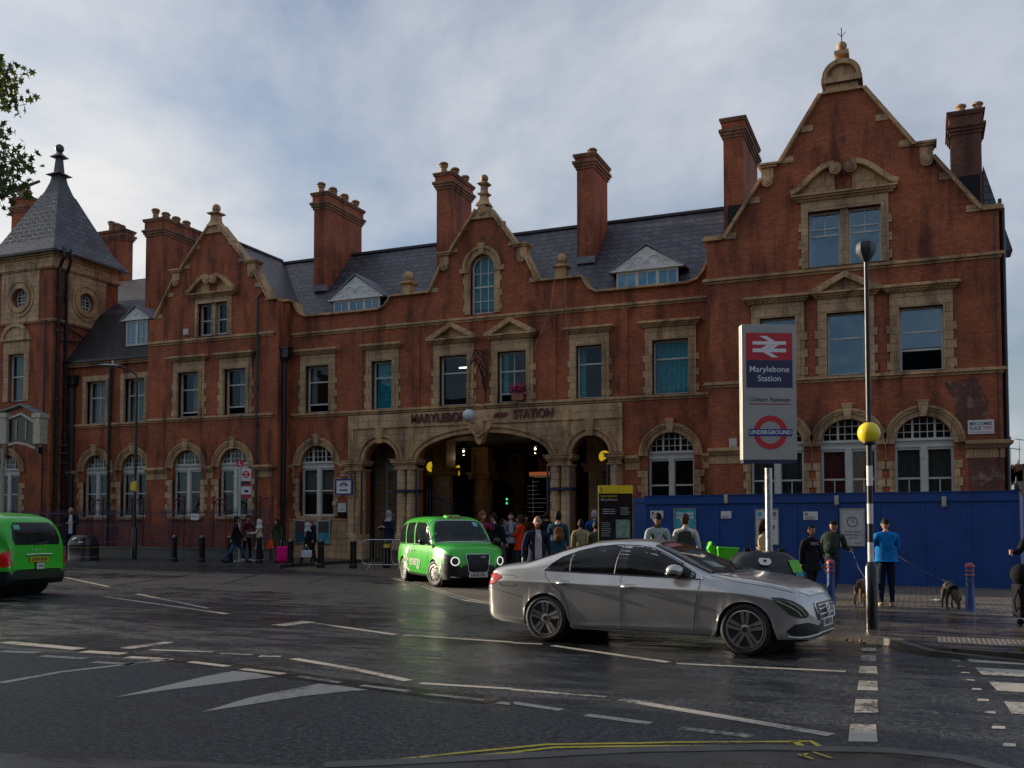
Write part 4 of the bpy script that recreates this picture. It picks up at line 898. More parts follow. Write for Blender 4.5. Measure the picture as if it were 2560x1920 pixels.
# ---- dormers
def dormer(x0, x1, Yf, z0, z1, Yb, n=3, ped=True, cur=None, hh=None):
    hh = hh or (x1 - x0 + .5) * .34
    s = MB(); s.prism([(x0 - .25, z1), (x1 + .25, z1), ((x0 + x1) / 2, z1 + hh)], Yf - .08, Yf + .1)
    s.box(x0 - .25, x1 + .25, Yf - .14, Yf + .1, z1 - .06, z1 - .0005)
    xm = (x0 + x1) / 2; sc = (x1 - x0) / 2.9
    for sg in (-1, 1):       # plaster scrollwork
        s.tube([(xm + sg * sc * (.35 + .28 * math.cos(t)), Yf - .09, z1 + hh * .36 + sc * .2 * math.sin(t)) for t in [i * .5 - 1 for i in range(11)]], .03 * sc, 5)
        s.tube([(xm + sg * sc * (.95 + .2 * math.cos(t)), Yf - .09, z1 + hh * .2 + sc * .13 * math.sin(t)) for t in [i * .5 for i in range(11)]], .025 * sc, 5)
    s.sphere((xm, Yf - .08, z1 + hh * .42), (.16 * sc, .06, .2 * sc))
    d = add_part(s, 'dormer', WHITEP)
    f = MB(); w_ = (x1 - x0) / n
    f.prism(rect_hole(x0, x1, z0, z1 - .061), Yf, Yf + .08, [rect_hole(x0 + i * w_ + .08, x0 + (i + 1) * w_ - .06, z0 + .07, z1 - .15) for i in range(n)])
    for i in range(n):
        a, b_ = x0 + i * w_ + .08, x0 + (i + 1) * w_ - .06; f.box((a + b_) / 2 - .02, (a + b_) / 2 + .02, Yf + .01, Yf + .06, z0 + .07, z1 - .15); f.box(a, b_, Yf + .012, Yf + .058, z0 + (z1 - z0) * .32 - .015, z0 + (z1 - z0) * .32 + .015)
    f.build('dormer_window', WHITE, d)
    g = MB(); g.box(x0 + .04, x1 - .04, Yf + .03, Yf + .04, z0 + .04, z1 - .1); g.build('pane', GLASSR, d)
    if cur: g = MB(); g.box(x0 + .04, x1 - .04, Yf + .15, Yf + .16, z0, z1 - .1); g.build('curtain', cur, d)
    rf = MB(); xm = (x0 + x1) / 2
    for sg, xe in ((-1, x0 - .32), (1, x1 + .32)):
        rf.add([(xe, Yf - .16, z1 - .06), (xm, Yf - .16, z1 + hh + .06), (xm, Yb + 1.0, z1 + hh + .06), (xe, Yb, z1 - .06), (xe, Yf - .16, z1 - .0), (xm, Yf - .16, z1 + hh + .13), (xm, Yb + 1.0, z1 + hh + .13), (xe, Yb, z1 - .0)], [(0, 1, 2, 3), (4, 5, 6, 7), (0, 1, 5, 4), (0, 3, 7, 4), (1, 2, 6, 5), (2, 3, 7, 6)])
    rf.build('dormer_roof', LEAD, d)
    ck = MB(); ck.box(x0 - .0, x0 + .06, Yf + .081, Yb + .3, z0 - .3, z1 - .07); ck.box(x1 - .06, x1, Yf + .081, Yb + .3, z0 - .3, z1 - .07); ck.box(x0 + .061, x1 - .061, Yf + .5, Yf + .55, z0 - .2, z1 - .1); ck.build('dormer_cheek', SLATED, d)
dormer(-25.45, -22.95, 38.75, 11.12, 12.16, 40.2)
dormer(-11.55, -8.95, 38.75, 11.12, 12.12, 40.2, cur=TEAL, hh=.92)
dormer(-37.5, -36.1, 38.0, 10.7, 12.05, 39.5, n=2, hh=.6)
# ---- chimneys
CAPB = masonry('sooty_cap_terracotta', (.30, .15, .075), (.22, .10, .05), (.07, .05, .035), .45, .9, .008, rough=.7, stain=.95, stain_col=(.25, .22, .2))
def chimney(x0, x1, y0, y1, zb, zm, zt, pots, cowl=True, mat=BRICK, capm=None):
    s = MB(); s.box(x0, x1, y0, y1, zb, zm); s.box(x0 - .06, x1 + .06, y0 - .06, y1 + .06, zm + .36, zt - .16)
    c = add_part(s, 'chimney', mat)
    s = MB()
    for k, o in enumerate((.05, .11, .17)): s.box(x0 - o, x1 + o, y0 - o, y1 + o, zm + .12 * k + .001, zm + .12 * (k + 1) - (.001 if k == 2 else 0))
    s.box(x0 - .12, x1 + .12, y0 - .12, y1 + .12, zt - .159, zt - .08); s.box(x0 - .15, x1 + .15, y0 - .15, y1 + .15, zt - .0799, zt)
    s.build('chimney_cap', capm or CAPB, c)
    s = MB(); s.box(x0 - .05, x1 + .05, y0 - .05, y0 - .001, zb, zb + .3); s.build('flashing', LEAD, c)
    for (px_, py_, h) in pots:
        p = MB(); p.lathe([(.17, 0), (.15, h - .14), (.2, h - .1), (.2, h - .04), (.14, h)], (px_, py_, zt), 12)
        if cowl:
            p.lathe([(.24, h + .02), (.2, h + .1), (.02, h + .17)], (px_, py_, zt), 10)
            for a in (0, 2.1, 4.2): p.tube([(px_ + .15 * math.cos(a), py_ + .15 * math.sin(a), zt + h - .05), (px_ + .2 * math.cos(a), py_ + .2 * math.sin(a), zt + h + .05)], .015, 4)
        p.build('chimney_pot', POT, c, smooth=40)
def chim_px(fx0, fx1, sx, top, mid, base, Y, pots, zb=None, **k):
    x0, zt = onY(fx0, top, Y); x1, _ = onY(fx1, top, Y); _, zm = onY(fx0, mid, Y); y1 = onX(sx, top, x1)[0] if sx else Y + 1.2
    zb = zb if zb is not None else onY(fx0, base, Y)[1]; n = pots
    pl = [((x0 + x1) / 2 + (.16 if i % 2 else -.16) * (1 if n > 3 else 0), Y + (y1 - Y) * (i + .5) / n, .48 if i % 2 == 0 else .36) for i in range(n)]
    chimney(x0, x1, Y, y1, zb - .3, zm - .2, zt, pl, **k)
chim_px(785.7, 819, 905, 484, 516, 715, 40.3, 6)
chim_px(1092, 1128.5, 1179, 434.7, 465, 700, 40.3, 4)
chim_px(1442, 1484, 1518, 388, 414, 644, 40.3, 1)
chim_px(1807.7, 1857.5, 1892, 298.8, 335.8, 560, 40.3, 1, zb=11.5)
chim_px(366, 410, 500, 550, 584, 760, 39.6, 7, zb=11.5)
chim_px(250, 311, 333, 581, 600, 670, 44.5, 4, zb=14.0)
chim_px(30, 68, 92, 496, 526, 600, 41.5, 3, zb=15)
x0, zt = onY(2376, 283, 41); x1, _ = onY(2452, 283, 41)
chimney(x0, x1, 41, 42.4, 12, zt - .9, zt, [(x0 + .4, 41.6, .5), (x0 + 1.0, 41.6, .5)], cowl=False, mat=BRICKD, capm=BRICKD)
s = MB(); s.prism([(x1 + .0, 12), (x1 + 1.0, 12), (x1 + .05, 15.4)], 41.1, 42.2); add_part(s, 'chimney_weathering', SLATE)
# ---- drainpipes
def pipe(pts, r=.06, hopper=None, brk=True):
    s = MB(); s.tube(pts, r, 8)
    a, b_ = Vector(pts[-1]), Vector(pts[-2]); L_ = abs(a.z - b_.z)
    if brk:
        z = min(a.z, b_.z) + .6
        while z < max(a.z, b_.z): s.lathe([(r * 1.5, 0), (r * 1.5, .1)], (a.x, a.y, z), 8); z += 1.8
    if hopper: x, y, z = hopper; s.box(x - .28, x + .28, y - .18, y + .2, z, z + .4); s.box(x - .34, x + .34, y - .24, y + .2, z + .4, z + .48); s.lathe([(.08, -.3), (.22, 0)], (x, y, z), 8)
    add_part(s, 'drainpipe', PIPE, smooth=40)
pipe([(-28.05, YL + .1, 12.25), (-28.3, YL - .1, 12.4), (-28.55, YL - .12, 12.2), (-28.55, YL - .12, 8), (-28.55, YL - .12, .15)], .06)
pipe([(-27.3, YC - .48, 9.4), (-27.3, YC - .48, 4), (-27.3, YC - .48, .15)], .11, hopper=(-27.3, YC - .48, 9.35))
pipe([(-38.15, YW - .15, 9.95), (-38.15, YW - .15, 5), (-38.15, YW - .15, .15)], .08)
pipe([(-40.75, YW - .16, 8.9), (-40.75, YW - .16, 4), (-40.75, YW - .16, .15)], .13, hopper=(-40.75, YW - .16, 8.85))
pipe([(XT1 + .6, YT0 + .1, 15.9), (XT1 + .6, YT0 + .1, 15.4), (XT1 + .15, YT0 + .25, 14.9), (XT1 + .15, YT0 + .25, .15)], .09)
pipe([(XT1 + .6, YT0 + .55, 15.9), (XT1 + .6, YT0 + .55, 15.3), (XT1 + .15, YT0 + .75, 14.7), (XT1 + .15, YT0 + .75, .15)], .08)
pipe([(XT1 - .35, YT0 - .12, 12.2), (XT1 - .35, YT0 - .12, 6), (XT1 - .35, YT0 - .12, .15)], .05)
pipe([(XT1 + .14, YT0 + .3, 12.1), (XT1 + .14, YT0 + 1.9, 11.5)], .05, brk=False); pipe([(XT1 + .14, YT0 + .3, 11.1), (XT1 + .14, YT0 + 2.0, 11.3)], .05, brk=False)
for z in (5.6, 5.2, 4.7): pipe([(XT1 + .14, YT0 + .3, z), (-40.75, YW - .2, z + .05)], .05, brk=False)
pipe([(XR1 + .12, YR + .3, 12.1), (XR1 + .12, YR + .3, 6), (XR1 + .12, YR + .3, .15)], .08)
pipe([(XR1 + .1, YR + .9, 12.6), (XR1 + .1, YR + .9, 6), (XR1 + .1, YR + .9, .15)], .06)
pipe([(2.42, YR - .08, 12.0), (2.42, YR - .08, 7), (2.42, YR - .08, 3.4)], .02)
pipe([(-27.0 + .35, YC - .1, 4.0), (-27.0 + .35, YC - .1, 2.2)], .04)
# ================================================================ street furniture and signs
BLUEP = P('blue_hoarding_paint', (.0, .043, .205), .5, var=.2, scale=1.7, bump=.15, bscale=3)
WP = P('white_sign_face', (.62, .62, .60), .4, var=.03); RED = P('sign_red', (.50, .015, .03), .4, var=.05); NAVY = P('sign_navy', (.018, .025, .075), .4, var=.05)
SILV = P('silver_sign_case', (.36, .355, .335), .5, .25, .06, 2); YEL = P('sign_yellow', (.75, .52, .01), .4, var=.08); BLK = P('gloss_black', (.008, .008, .009), .22, var=.2)
DARKTXT = P('dark_lettering', (.03, .03, .035), .6, var=.05); WTXT = P('white_lettering', (.75, .75, .75), .5, var=.03); TEALP = P('teal_poster', (.03, .32, .42), .5, var=.3, scale=5)
GREYP = P('grey_print', (.16, .17, .18), .6, var=.4, scale=30)
def face(mb, x0, x1, z0, z1, y, t=.003): mb.box(x0, x1, y - t, y, z0, z1)
def px_m(depth): return F_PX / depth
# ---- hoarding
HA, HB = Vector((-7.8, 29.26)), Vector((2.32, 28.25)); hd_ = (HB - HA); HL = hd_.length; hrot = math.atan2(hd_.y, hd_.x)
h = local('hoarding', 'tall royal blue site hoarding across the right of the station forecourt', 'hoarding', (HA.x, HA.y, ZS), hrot)
s = MB(); n = 9; w_ = HL / n
for i in range(n):
    s.cut(); s.box(i * w_ + .004, (i + 1) * w_ - .004, 0, .05, 0, 2.50)
s.build('hoarding_panel', BLUEP, h)
s = MB()
for i in range(n + 1): s.cut(); s.box(i * w_ - .04, i * w_ + .04, -.022, -.001, .0, 2.28)
s.build('batten', BLUEP, h)
s = MB(); s.box(-.05, HL + .05, -.06, .08, 2.285, 2.52); s.box(-.05, HL + .05, -.09, .1, 2.521, 2.55); s.build('top_rail', BLUEP, h)
s = MB(); s.hexa([(-.004, 0, 0), (-.004, .05, 0), (-1.3, 1.6, 0), (-1.34, 1.55, 0)], [(-.004, 0, 2.50), (-.004, .05, 2.50), (-1.3, 1.6, 2.50), (-1.34, 1.55, 2.50)]); s.hexa([(-.01, -.03, 2.33), (-.01, .05, 2.33), (-1.3, 1.6, 2.33), (-1.36, 1.52, 2.33)], [(-.01, -.03, 2.46), (-.01, .05, 2.46), (-1.3, 1.6, 2.46), (-1.36, 1.52, 2.54)]); s.build('end_panel', BLUEP, h)
s = MB(); s.box(HL + .001, HL + .05, .0, 6, 0, 2.50); s.build('side_panel', BLUEP, h)
def on_hoard(px, py):       # pixel on the hoarding face -> local (x, z)
    d = ray(px, py); nrm = Vector((-math.sin(hrot), math.cos(hrot), 0)); t = nrm.dot(Vector((HA.x, HA.y, 0))) / nrm.dot(d)
    p = Vector((d.x * t, d.y * t)) - HA; return p.dot(hd_.normalized()), CAM_H + d.z * t - ZS
def hoard_rect(px0, py0, px1, py1):
    a, zt = on_hoard(px0, py0); b, zb = on_hoard(px1, py1); return a, b, zb, zt
def hthing(name, label, cat, group=None):
    return local(name, label, cat, (HA.x, HA.y, ZS), hrot, group)
for i, (px, py) in enumerate(((1817, 1247), (2093, 1251), (2361, 1254))):
    x, z = on_hoard(px, py); o = hthing('bulkhead_light', ['pale oblong bulkhead light on the hoarding near the station totem', 'pale oblong bulkhead light on the hoarding above the clock poster', 'pale oblong bulkhead light on bare blue hoarding right of the striped pole'][i], 'wall light', 'bulkhead lights along the hoarding')
    s = MB(); s.box(x - .06, x + .06, -.08, -.024, z - .14, z + .14); s.build('light_body', STEEL, o); s = MB(); s.box(x - .05, x + .05, -.13, -.081, z - .12, z + .12); s.build('diffuser', P('cream_diffuser', (.42, .40, .33), .5, var=.1), o, bevel=.015)
def poster(label, cat, rect, name, frame=STEEL, base=WP, group=None):
    a, b, z0, z1 = rect; o = hthing(name, label, cat, group); s = MB(); t = .035
    s.prism([(a, z0), (b, z0), (b, z1), (a, z1)], -.05, -.024, [[(a + t, z0 + t), (b - t, z0 + t), (b - t, z1 - t), (a + t, z1 - t)]]); s.build('frame', frame, o)
    s = MB(); s.box(a + t - .002, b - t + .002, -.035, -.0245, z0 + t - .002, z1 - t + .002); s.build('sheet', base, o); return o, a, b, z0, z1
def lines(mb, x0, x1, z, n, dz, th, y=-.0375, rag=.25):
    for i in range(n):
        xe = x1 - (x1 - x0) * rag * random.random(); mb.box(x0, xe, y, y + .002, z - i * dz - th, z - i * dz)
for i, (r, lb) in enumerate((((1627, 1277, 1659, 1297), 'small white notice on the hoarding behind the phone-reading youth'), ((1803, 1278, 1829, 1296), 'small white notice on the hoarding left of the station totem pole'), ((2009, 1279, 2045, 1300), 'small white no-smoking notice above the dark-haired woman in black'))):
    a, b, z0, z1 = hoard_rect(*r); o = hthing('notice', lb, 'notice', 'small notices on the hoarding')
    s = MB(); s.box(a, b, -.034, -.024, z0, z1); s.build('plate', WP, o)
    s = MB(); lines(s, a + .04, b - .06, z1 - .13, 4, .03, .012)
    if i != 1: s.lathe([(.045, -.0372), (.045, -.0345)], (a + .08, 0, z1 - .07), 14, axis='y'); s.box(a + .04, b - .15, -.0372, -.0345, z0 + .03, z0 + .036)
    s.build('print', GREYP, o)
# two-colour advertisement
o, a, b, z0, z1 = poster('blue framed advertisement poster behind the man with the green rucksack', 'poster', hoard_rect(1685, 1271, 1742, 1345), 'advert_poster', base=TEALP)
s = MB(); add_text(s, 'TWO BIRDS', .095, wallM((a + b) / 2, -.038, z1 - .17), .001, bold=.004); add_text(s, 'ONE STONE', .095, wallM((a + b) / 2, -.038, z1 - .28), .001, bold=.004); s.build('print', WTXT, o)
s = MB(); s.box(a + .05, b - .05, -.038, -.0355, z0 + .05, z0 + .3); s.build('picture', P('poster_orange', (.35, .14, .05), .6, var=.5, scale=8), o)
# travel information board
o, a, b, z0, z1 = poster('white framed travel information board partly behind the totem pole', 'notice board', hoard_rect(1888, 1272, 1949, 1363), 'information_board')
s = MB(); s.lathe([(.075, -.038), (.075, -.0355)], ((a * .8 + b * .2), 0, z1 - .16), 16, axis='y'); s.build('round_symbol', TEALP, o)
s = MB(); s.box(a + .3, a + .46, -.038, -.0355, z1 - .23, z1 - .09); s.box(b - .22, b - .08, -.038, -.0355, z1 - .23, z1 - .09); s.box(a + .08, b - .08, -.038, -.0355, z1 - .31, z1 - .28); s.box(a + .12, a + .26, -.038, -.0355, z1 - .6, z1 - .47); s.box(b - .24, b - .12, -.038, -.0355, z1 - .6, z1 - .47); lines(s, a + .1, b - .1, z1 - .66, 9, .035, .012); s.build('print', GREYP, o)
# clock poster
o, a, b, z0, z1 = poster('large white poster with a clock symbol right of the rucksack man', 'poster', hoard_rect(2100, 1271, 2164, 1366), 'clock_poster', base=P('creased_white_paper', (.42, .43, .42), .6, var=.12, scale=9, bump=.3, bscale=8))
s = MB(); xm = (a + b) / 2; zc_ = z1 - .38
s.prism([(xm + .145 * math.cos(t * PI / 14), zc_ + .145 * math.sin(t * PI / 14)) for t in range(28)], -.038, -.0355, [[(xm + .12 * math.cos(t * PI / 14), zc_ + .12 * math.sin(t * PI / 14)) for t in range(28)]])
s.box(xm - .01, xm + .01, -.038, -.0355, zc_, zc_ + .09); s.box(xm, xm + .07, -.0381, -.0356, zc_ - .01, zc_ + .01); s.build('clock_symbol', NAVY, o)
s = MB()
for i, t in enumerate(('Travel during', 'off-peak hours if', 'you can')): add_text(s, t, .075, wallM(xm, -.038, zc_ - .27 - i * .085), .001)
lines(s, xm + .05, b - .06, z0 + .1, 2, .025, .01); s.build('print', NAVY, o)

# ---- station totem
tx, ty = at(1922, 19.6); trot = YAW + R_(2)
o = local('station_totem', 'tall silver station sign on a steel pole with rail and underground symbols', 'station sign', (tx, ty, ZS), trot)
k_ = .00312; uu = lambda px: (px - 571) * k_; vv = lambda py: 5.60 - ZS - (py - 400) * k_
s = MB(); s.box(uu(395), uu(750), -.11, .11, vv(1280), vv(400)); s.build('sign_case', SILV, o, bevel=.012)
s = MB(); s.box(uu(400), uu(745), -.10, .10, vv(1300), vv(1281)); s.build('case_foot', NAVY, o)
s = MB(); s.box(uu(423), uu(725), -.113, -.1101, vv(632), vv(455)); s.build('red_panel', RED, o)
s = MB(); s.box(uu(423), uu(725), -.113, -.1101, vv(812), vv(633)); s.build('navy_panel', NAVY, o)
s = MB(); y0, y1 = -.117, -.1132
def pq(pts): s.prism([(uu(a), vv(b)) for a, b in pts], y0, y1)
pq([(466, 510), (684, 510), (684, 532), (466, 532)]); pq([(466, 557), (684, 557), (684, 581), (466, 581)])
pq([(510, 475), (556, 475), (613, 509.5), (572, 509.5)]); pq([(560, 532.5), (600, 532.5), (560, 556.5), (520, 556.5)][::-1]) ; pq([(607, 532.5), (640, 532.5), (600, 556.5), (562, 556.5)]); pq([(535, 581.5), (578, 581.5), (635, 614), (590, 614)])
s.build('rail_arrows', WTXT, o)
s = MB(); add_text(s, 'Marylebone', .172, wallM(uu(573), -.114, vv(693)), .002, bold=.001); add_text(s, 'Station', .172, wallM(uu(573), -.114, vv(753)), .002, bold=.001); s.build('station_name', WTXT, o)
s = MB(); add_text(s, 'Chiltern Railways', .118, wallM(uu(573), -.1125, vv(890)), .0015, bold=.001); s.build('operator_name', DARKTXT, o)
s = MB(); s.box(uu(437), uu(712), -.1125, -.1102, vv(921), vv(915)); s.build('underline', P('dark_red_line', (.2, .02, .03), .5), o)
s = MB(); ring = [(uu(577) + .343 * math.cos(t * PI / 24), vv(1102) + .343 * math.sin(t * PI / 24)) for t in range(48)]; inn = [(uu(577) + .228 * math.cos(t * PI / 24), vv(1102) + .228 * math.sin(t * PI / 24)) for t in range(48)]
s.prism(ring, -.114, -.1101, [inn]); s.build('roundel_ring', P('roundel_red', (.50, .02, .025), .4, var=.05), o)
s = MB(); s.box(uu(435), uu(718), -.118, -.1142, vv(1125), vv(1080)); s.build('roundel_bar', P('roundel_blue', (.02, .03, .22), .4, var=.05), o)
s = MB(); add_text(s, 'UNDERGROUND', .112, wallM(uu(577), -.119, vv(1102)), .001, bold=.002, sx=.98); s.build('bar_lettering', WTXT, o)
s = MB(); s.lathe([(.072, 0), (.072, 2.8)], (0, 0, 0), 20); s.lathe([(.10, .95), (.1, 1.0)], (0, 0, 0), 16); s.build('pole', STEEL, o, smooth=40)
# ---- zebra crossing beacon
bx, by = onZ(2180, 1572, ZP)
o = local('belisha_beacon', 'black and white striped crossing beacon with a yellow globe', 'beacon', (bx, by, ZP), 0); o.scale = (1.09, 1.09, 1.09)
s = MB(); s.lathe([(.085, 0), (.085, .86), (.045, .93)], (0, 0, 0), 24); s.build('base_sleeve', BLK, o, smooth=50)
bands = [.93, 1.20, 1.46, 1.74, 1.99, 2.27, 2.58]; wh = P('white_pole_paint', (.62, .61, .58), .35, var=.12, scale=12)
sb = MB(); sw = MB()
for i in range(6): q = (sw if i % 2 == 0 else sb); q.lathe([(.0395 if i % 2 else .041, bands[i]), (.0395 if i % 2 else .041, bands[i + 1])], (0, 0, 0), 18)
sw.build('white_band', wh, o, smooth=50, gap=.01)
sb.lathe([(.036, 2.85), (.031, 5.2)], (0, 0, 0), 18); sb.build('black_band', P('satin_black_pole', (.012, .012, .013), .42), o, smooth=50, gap=.01)
GLOBE = P('yellow_beacon_globe', (.85, .66, .015), .22, var=.04, coat=.4); s = MB(); s.sphere((0, 0, 2.73), .155, 28, 18); s.build('globe', GLOBE, o, smooth=60)
s = MB(); s.lathe([(.06, 2.56), (.1, 2.585), (.1, 2.6)], (0, 0, 0), 18); s.lathe([(.05, 2.872), (.04, 2.9)], (0, 0, 0), 14); s.build('globe_collar', BLK, o)
s = MB(); s.lathe([(.04, 5.15), (.10, 5.24), (.135, 5.30), (.135, 5.40), (.12, 5.43)], (0, 0, 0), 6); s.build('lamp_head', P('dark_lamp_head', (.03, .03, .033), .4), o, smooth=40)
# ---- bollards
def bollard_blue():
    o = local('heritage_bollard', 'x', 'bollard', (0, 0, ZP), 0, 'blue and red heritage bollards on the pavement')
    bl = P('bollard_blue', (.03, .07, .22), .28, var=.25); rd = P('bollard_faded_red', (.30, .06, .06), .4, var=.3)
    s = MB(); s.lathe([(.10, 0), (.085, .06), (.07, .5), (.066, .62), (.07, .64)], (0, 0, 0), 18); s.lathe([(.066, .68), (.062, .72)], (0, 0, 0), 18); s.lathe([(.072, .752), (.072, .80)], (0, 0, 0), 18); s.build('shaft', bl, o, smooth=40)
    s = MB(); s.cut(); s.lathe([(.074, .641), (.086, .655), (.074, .679)], (0, 0, 0), 18); s.cut(); s.lathe([(.074, .721), (.083, .735), (.074, .751)], (0, 0, 0), 18); s.cut(); s.lathe([(.082, .801), (.085, .83), (.06, .87), (.02, .885)], (0, 0, 0), 18); s.build('red_ring', rd, o, smooth=40)
    return o
def clone(root, loc, rotz=None, label=None):
    r = root.copy(); COL.objects.link(r); r.location = loc
    if rotz is not None: r.rotation_euler = (0, 0, rotz)
    if label: r['label'] = label
    for ch in list(root.children):
        c = ch.copy(); COL.objects.link(c); c.parent = r
        for g_ in list(ch.children): d = g_.copy(); COL.objects.link(d); d.parent = c
    return r
bb = bollard_blue(); x, y = onZ(2426, 1529, ZP); bb.location = (x, y, ZP); bb['label'] = 'blue and red bollard standing beside the dark dog'
x, y = onZ(2078, 1511, ZP); clone(bb, (x, y, ZP), 0, 'blue and red bollard between the silver car nose and the striped pole')
x, y = at(1818, 17.6); clone(bb, (x, y, ZP), 0, 'blue and red bollard seen between the green basket and the big black bin')
def bollard_black():
    o = local('black_bollard', 'x', 'bollard', (0, 0, 0), 0, 'black bollards along the far kerb'); s = MB()
    s.lathe([(.155, 0), (.155, .12), (.125, .16), (.12, .92), (.135, .94), (.135, 1.0), (.07, 1.06)], (0, 0, 0), 10); s.build('post', BLK, o); s = MB(); s.lathe([(.05, 1.055), (.045, 1.08)], (0, 0, 0), 8); s.build('cap', STEEL, o); return o
b0 = bollard_black(); first = True
BL = [(435, 'black bollard in front of railings, leftmost of the far kerb bollards'), (504, 'black bollard in front of the railings below the white paper notice'), (574, 'black bollard directly left of the man in jeans'), (648, 'black bollard in front of the woman in white headscarf'), (726, 'black bollard right of the pink suitcase'), (802, 'black bollard between the two wall posters'), (883, 'black bollard just left of the steel barriers')]
for px, lb in BL:
    d = ray(px, 1400); x = d.x * 31.6 / d.y
    if first: b0.location = (x, 31.6, ZL); b0['label'] = lb; first = False
    else: clone(b0, (x, 31.6, ZL if px < 700 else ZS), 0, lb)
d = ray(967, 1400); q = clone(b0, (d.x * 32.4 / d.y, 32.4, ZS), 0, 'black bollard with yellow band behind the steel barriers')
s = MB(); s.lathe([(.125, .78), (.125, .96)], (0, 0, 0), 12); s.build('reflective_band', YEL, q)
# ---- barriers
def barrier():
    o = local('crowd_barrier', 'x', 'barrier', (0, 0, 0), 0, 'steel crowd barriers'); s = MB(); W_, H_ = 2.3, 1.1; r = .18
    pts = [(r, 0, .18), (W_ - r, 0, .18), (W_ - .05, 0, .23), (W_, 0, .18 + r), (W_, 0, H_ - r), (W_ - .05, 0, H_ - .05), (W_ - r, 0, H_), (r, 0, H_), (.05, 0, H_ - .05), (0, 0, H_ - r), (0, 0, .18 + r), (.05, 0, .23)]
    s.tube(pts, .02, 7, closed=True); s.build('frame', STEEL, o, smooth=60)
    s = MB()
    for i in range(1, 17): s.tube([(i * W_ / 17, 0, .18), (i * W_ / 17, 0, H_)], .008, 5)
    s.build('bars', STEEL, o)
    s = MB()
    for x in (.4, W_ - .4): s.cut(); s.tube([(x, -.32, .0), (x, 0, .2), (x, .32, .0)], .016, 6)
    s.build('foot', STEEL, o); return o
ba = barrier(); d = ray(905, 1400); ba.location = (d.x * 31.2 / d.y, 31.2, ZS); ba['label'] = 'galvanised crowd barrier nearest the bollards, in front of its twin'
clone(ba, (d.x * 31.2 / d.y + .95, 31.75, ZS), R_(3), 'galvanised crowd barrier behind, running to the green taxi')
# ---- bins
def litter_bin(kind):
    o = local('recycling_bin', 'x', 'bin', (0, 0, 0), 0)
    s = MB(); n = 28; rings = [(1.0, 0), (1.0, .08), (.97, .12), (.97, .62), (1.0, .64), (1.0, .70), (.97, .74), (.95, .82), (.82, .98), (.62, 1.08), (.3, 1.11)]
    vs = []; fs = []
    for r, z in rings:
        for i in range(n):
            a = 2 * PI * i / n; ca, sa = math.cos(a), math.sin(a); e = .55
            vs.append((.66 * r * math.copysign(abs(ca) ** e, ca), .46 * r * math.copysign(abs(sa) ** e, sa), z))
    for k in range(len(rings) - 1):
        for i in range(n): j = (i + 1) % n; fs.append((k * n + i, k * n + j, (k + 1) * n + j, (k + 1) * n + i))
    fs += [tuple(range(n)), tuple((len(rings) - 1) * n + i for i in range(n))]
    s.add(vs, fs); s.build('bin_body', P('black_bin_plastic', (.014, .014, .016), .3, var=.25), o, smooth=35)
    gold = P('gold_line', (.38, .28, .05), .4)
    s = MB()
    for z in (.16, .56):
        s.cut(); s.tube([(.645 * math.copysign(abs(math.cos(a)) ** .55, math.cos(a)), .45 * math.copysign(abs(math.sin(a)) ** .55, math.sin(a)), z) for a in [i * 2 * PI / 40 for i in range(40)]], .009, 5, closed=True)
    s.build('gold_band', gold, o)
    s = MB(); s.lathe([(.17, -.005), (.17, .005)], (0, 0, 0), 20, axis='y'); 
    return o
bn = litter_bin('big'); x, y = at(1904, 17.4); bn.location = (x, y, ZP); bn.rotation_euler = (0, 0, YAW - .03); bn['label'] = 'large black domed bin behind the silver car bonnet'
s = MB(); s.M = Matrix.Translation((-.05, -.412, .93)) @ Matrix.Rotation(R_(-52), 4, 'X'); s.lathe([(.11, -.02), (.11, .0)], (0, 0, 0), 24, axis='y'); s.build('round_badge', WP, bn)
s = MB(); s.M = Matrix.Translation((-.05, -.425, .938)) @ Matrix.Rotation(R_(-52), 4, 'X'); s.lathe([(.028, -.02), (.028, .0)], (0, 0, 0), 14, axis='y'); s.build('badge_dot', BLK, bn)
s = MB(); s.M = Matrix.Translation((-.05, -.445, .745)) @ Matrix.Rotation(R_(-6), 4, 'X'); s.box(-.07, .07, -.01, 0, -.05, .05); s.build('small_sticker', P('sticker_blue', (.08, .16, .22), .5), bn)
s = MB(); s.hexa([(.44, -.447, .74), (.645, -.30, .74), (.645, -.29, .74), (.44, -.43, .74)], [(.36, -.40, .955), (.57, -.27, .955), (.57, -.26, .95), (.36, -.385, .95)]); s.build('green_sticker', P('sticker_green', (.13, .50, .03), .5), bn)
s = MB(); s.hexa([(.48, -.455, .62), (.652, -.31, .62), (.652, -.3, .62), (.48, -.44, .62)], [(.48, -.45, .675), (.65, -.31, .675), (.65, -.3, .675), (.48, -.44, .675)]); s.build('red_sticker', RED, bn)
s = MB(); s.hexa([(.48, -.455, .676), (.652, -.31, .676), (.652, -.3, .676), (.48, -.44, .676)], [(.48, -.45, .73), (.65, -.31, .73), (.65, -.3, .73), (.48, -.44, .73)]); s.build('blue_sticker', TEALP, bn)
s = MB()
for a in (-.28, .33): s.cut(); s.box(a - .05, a + .05, -.1, .02, 1.07, 1.15)
s.build('lifting_lug', BLK, bn)
d = ray(208, 1390); b2 = clone(bn, (d.x * 31.4 / d.y, 31.4, ZL), R_(-4), 'black domed litter bin with gold bands beside the left green taxi')
for c in list(b2.children):
    if any(k in c.name for k in ('green', 'red', 'blue', 'small', 'lug', 'badge_dot')): bpy.data.objects.remove(c)
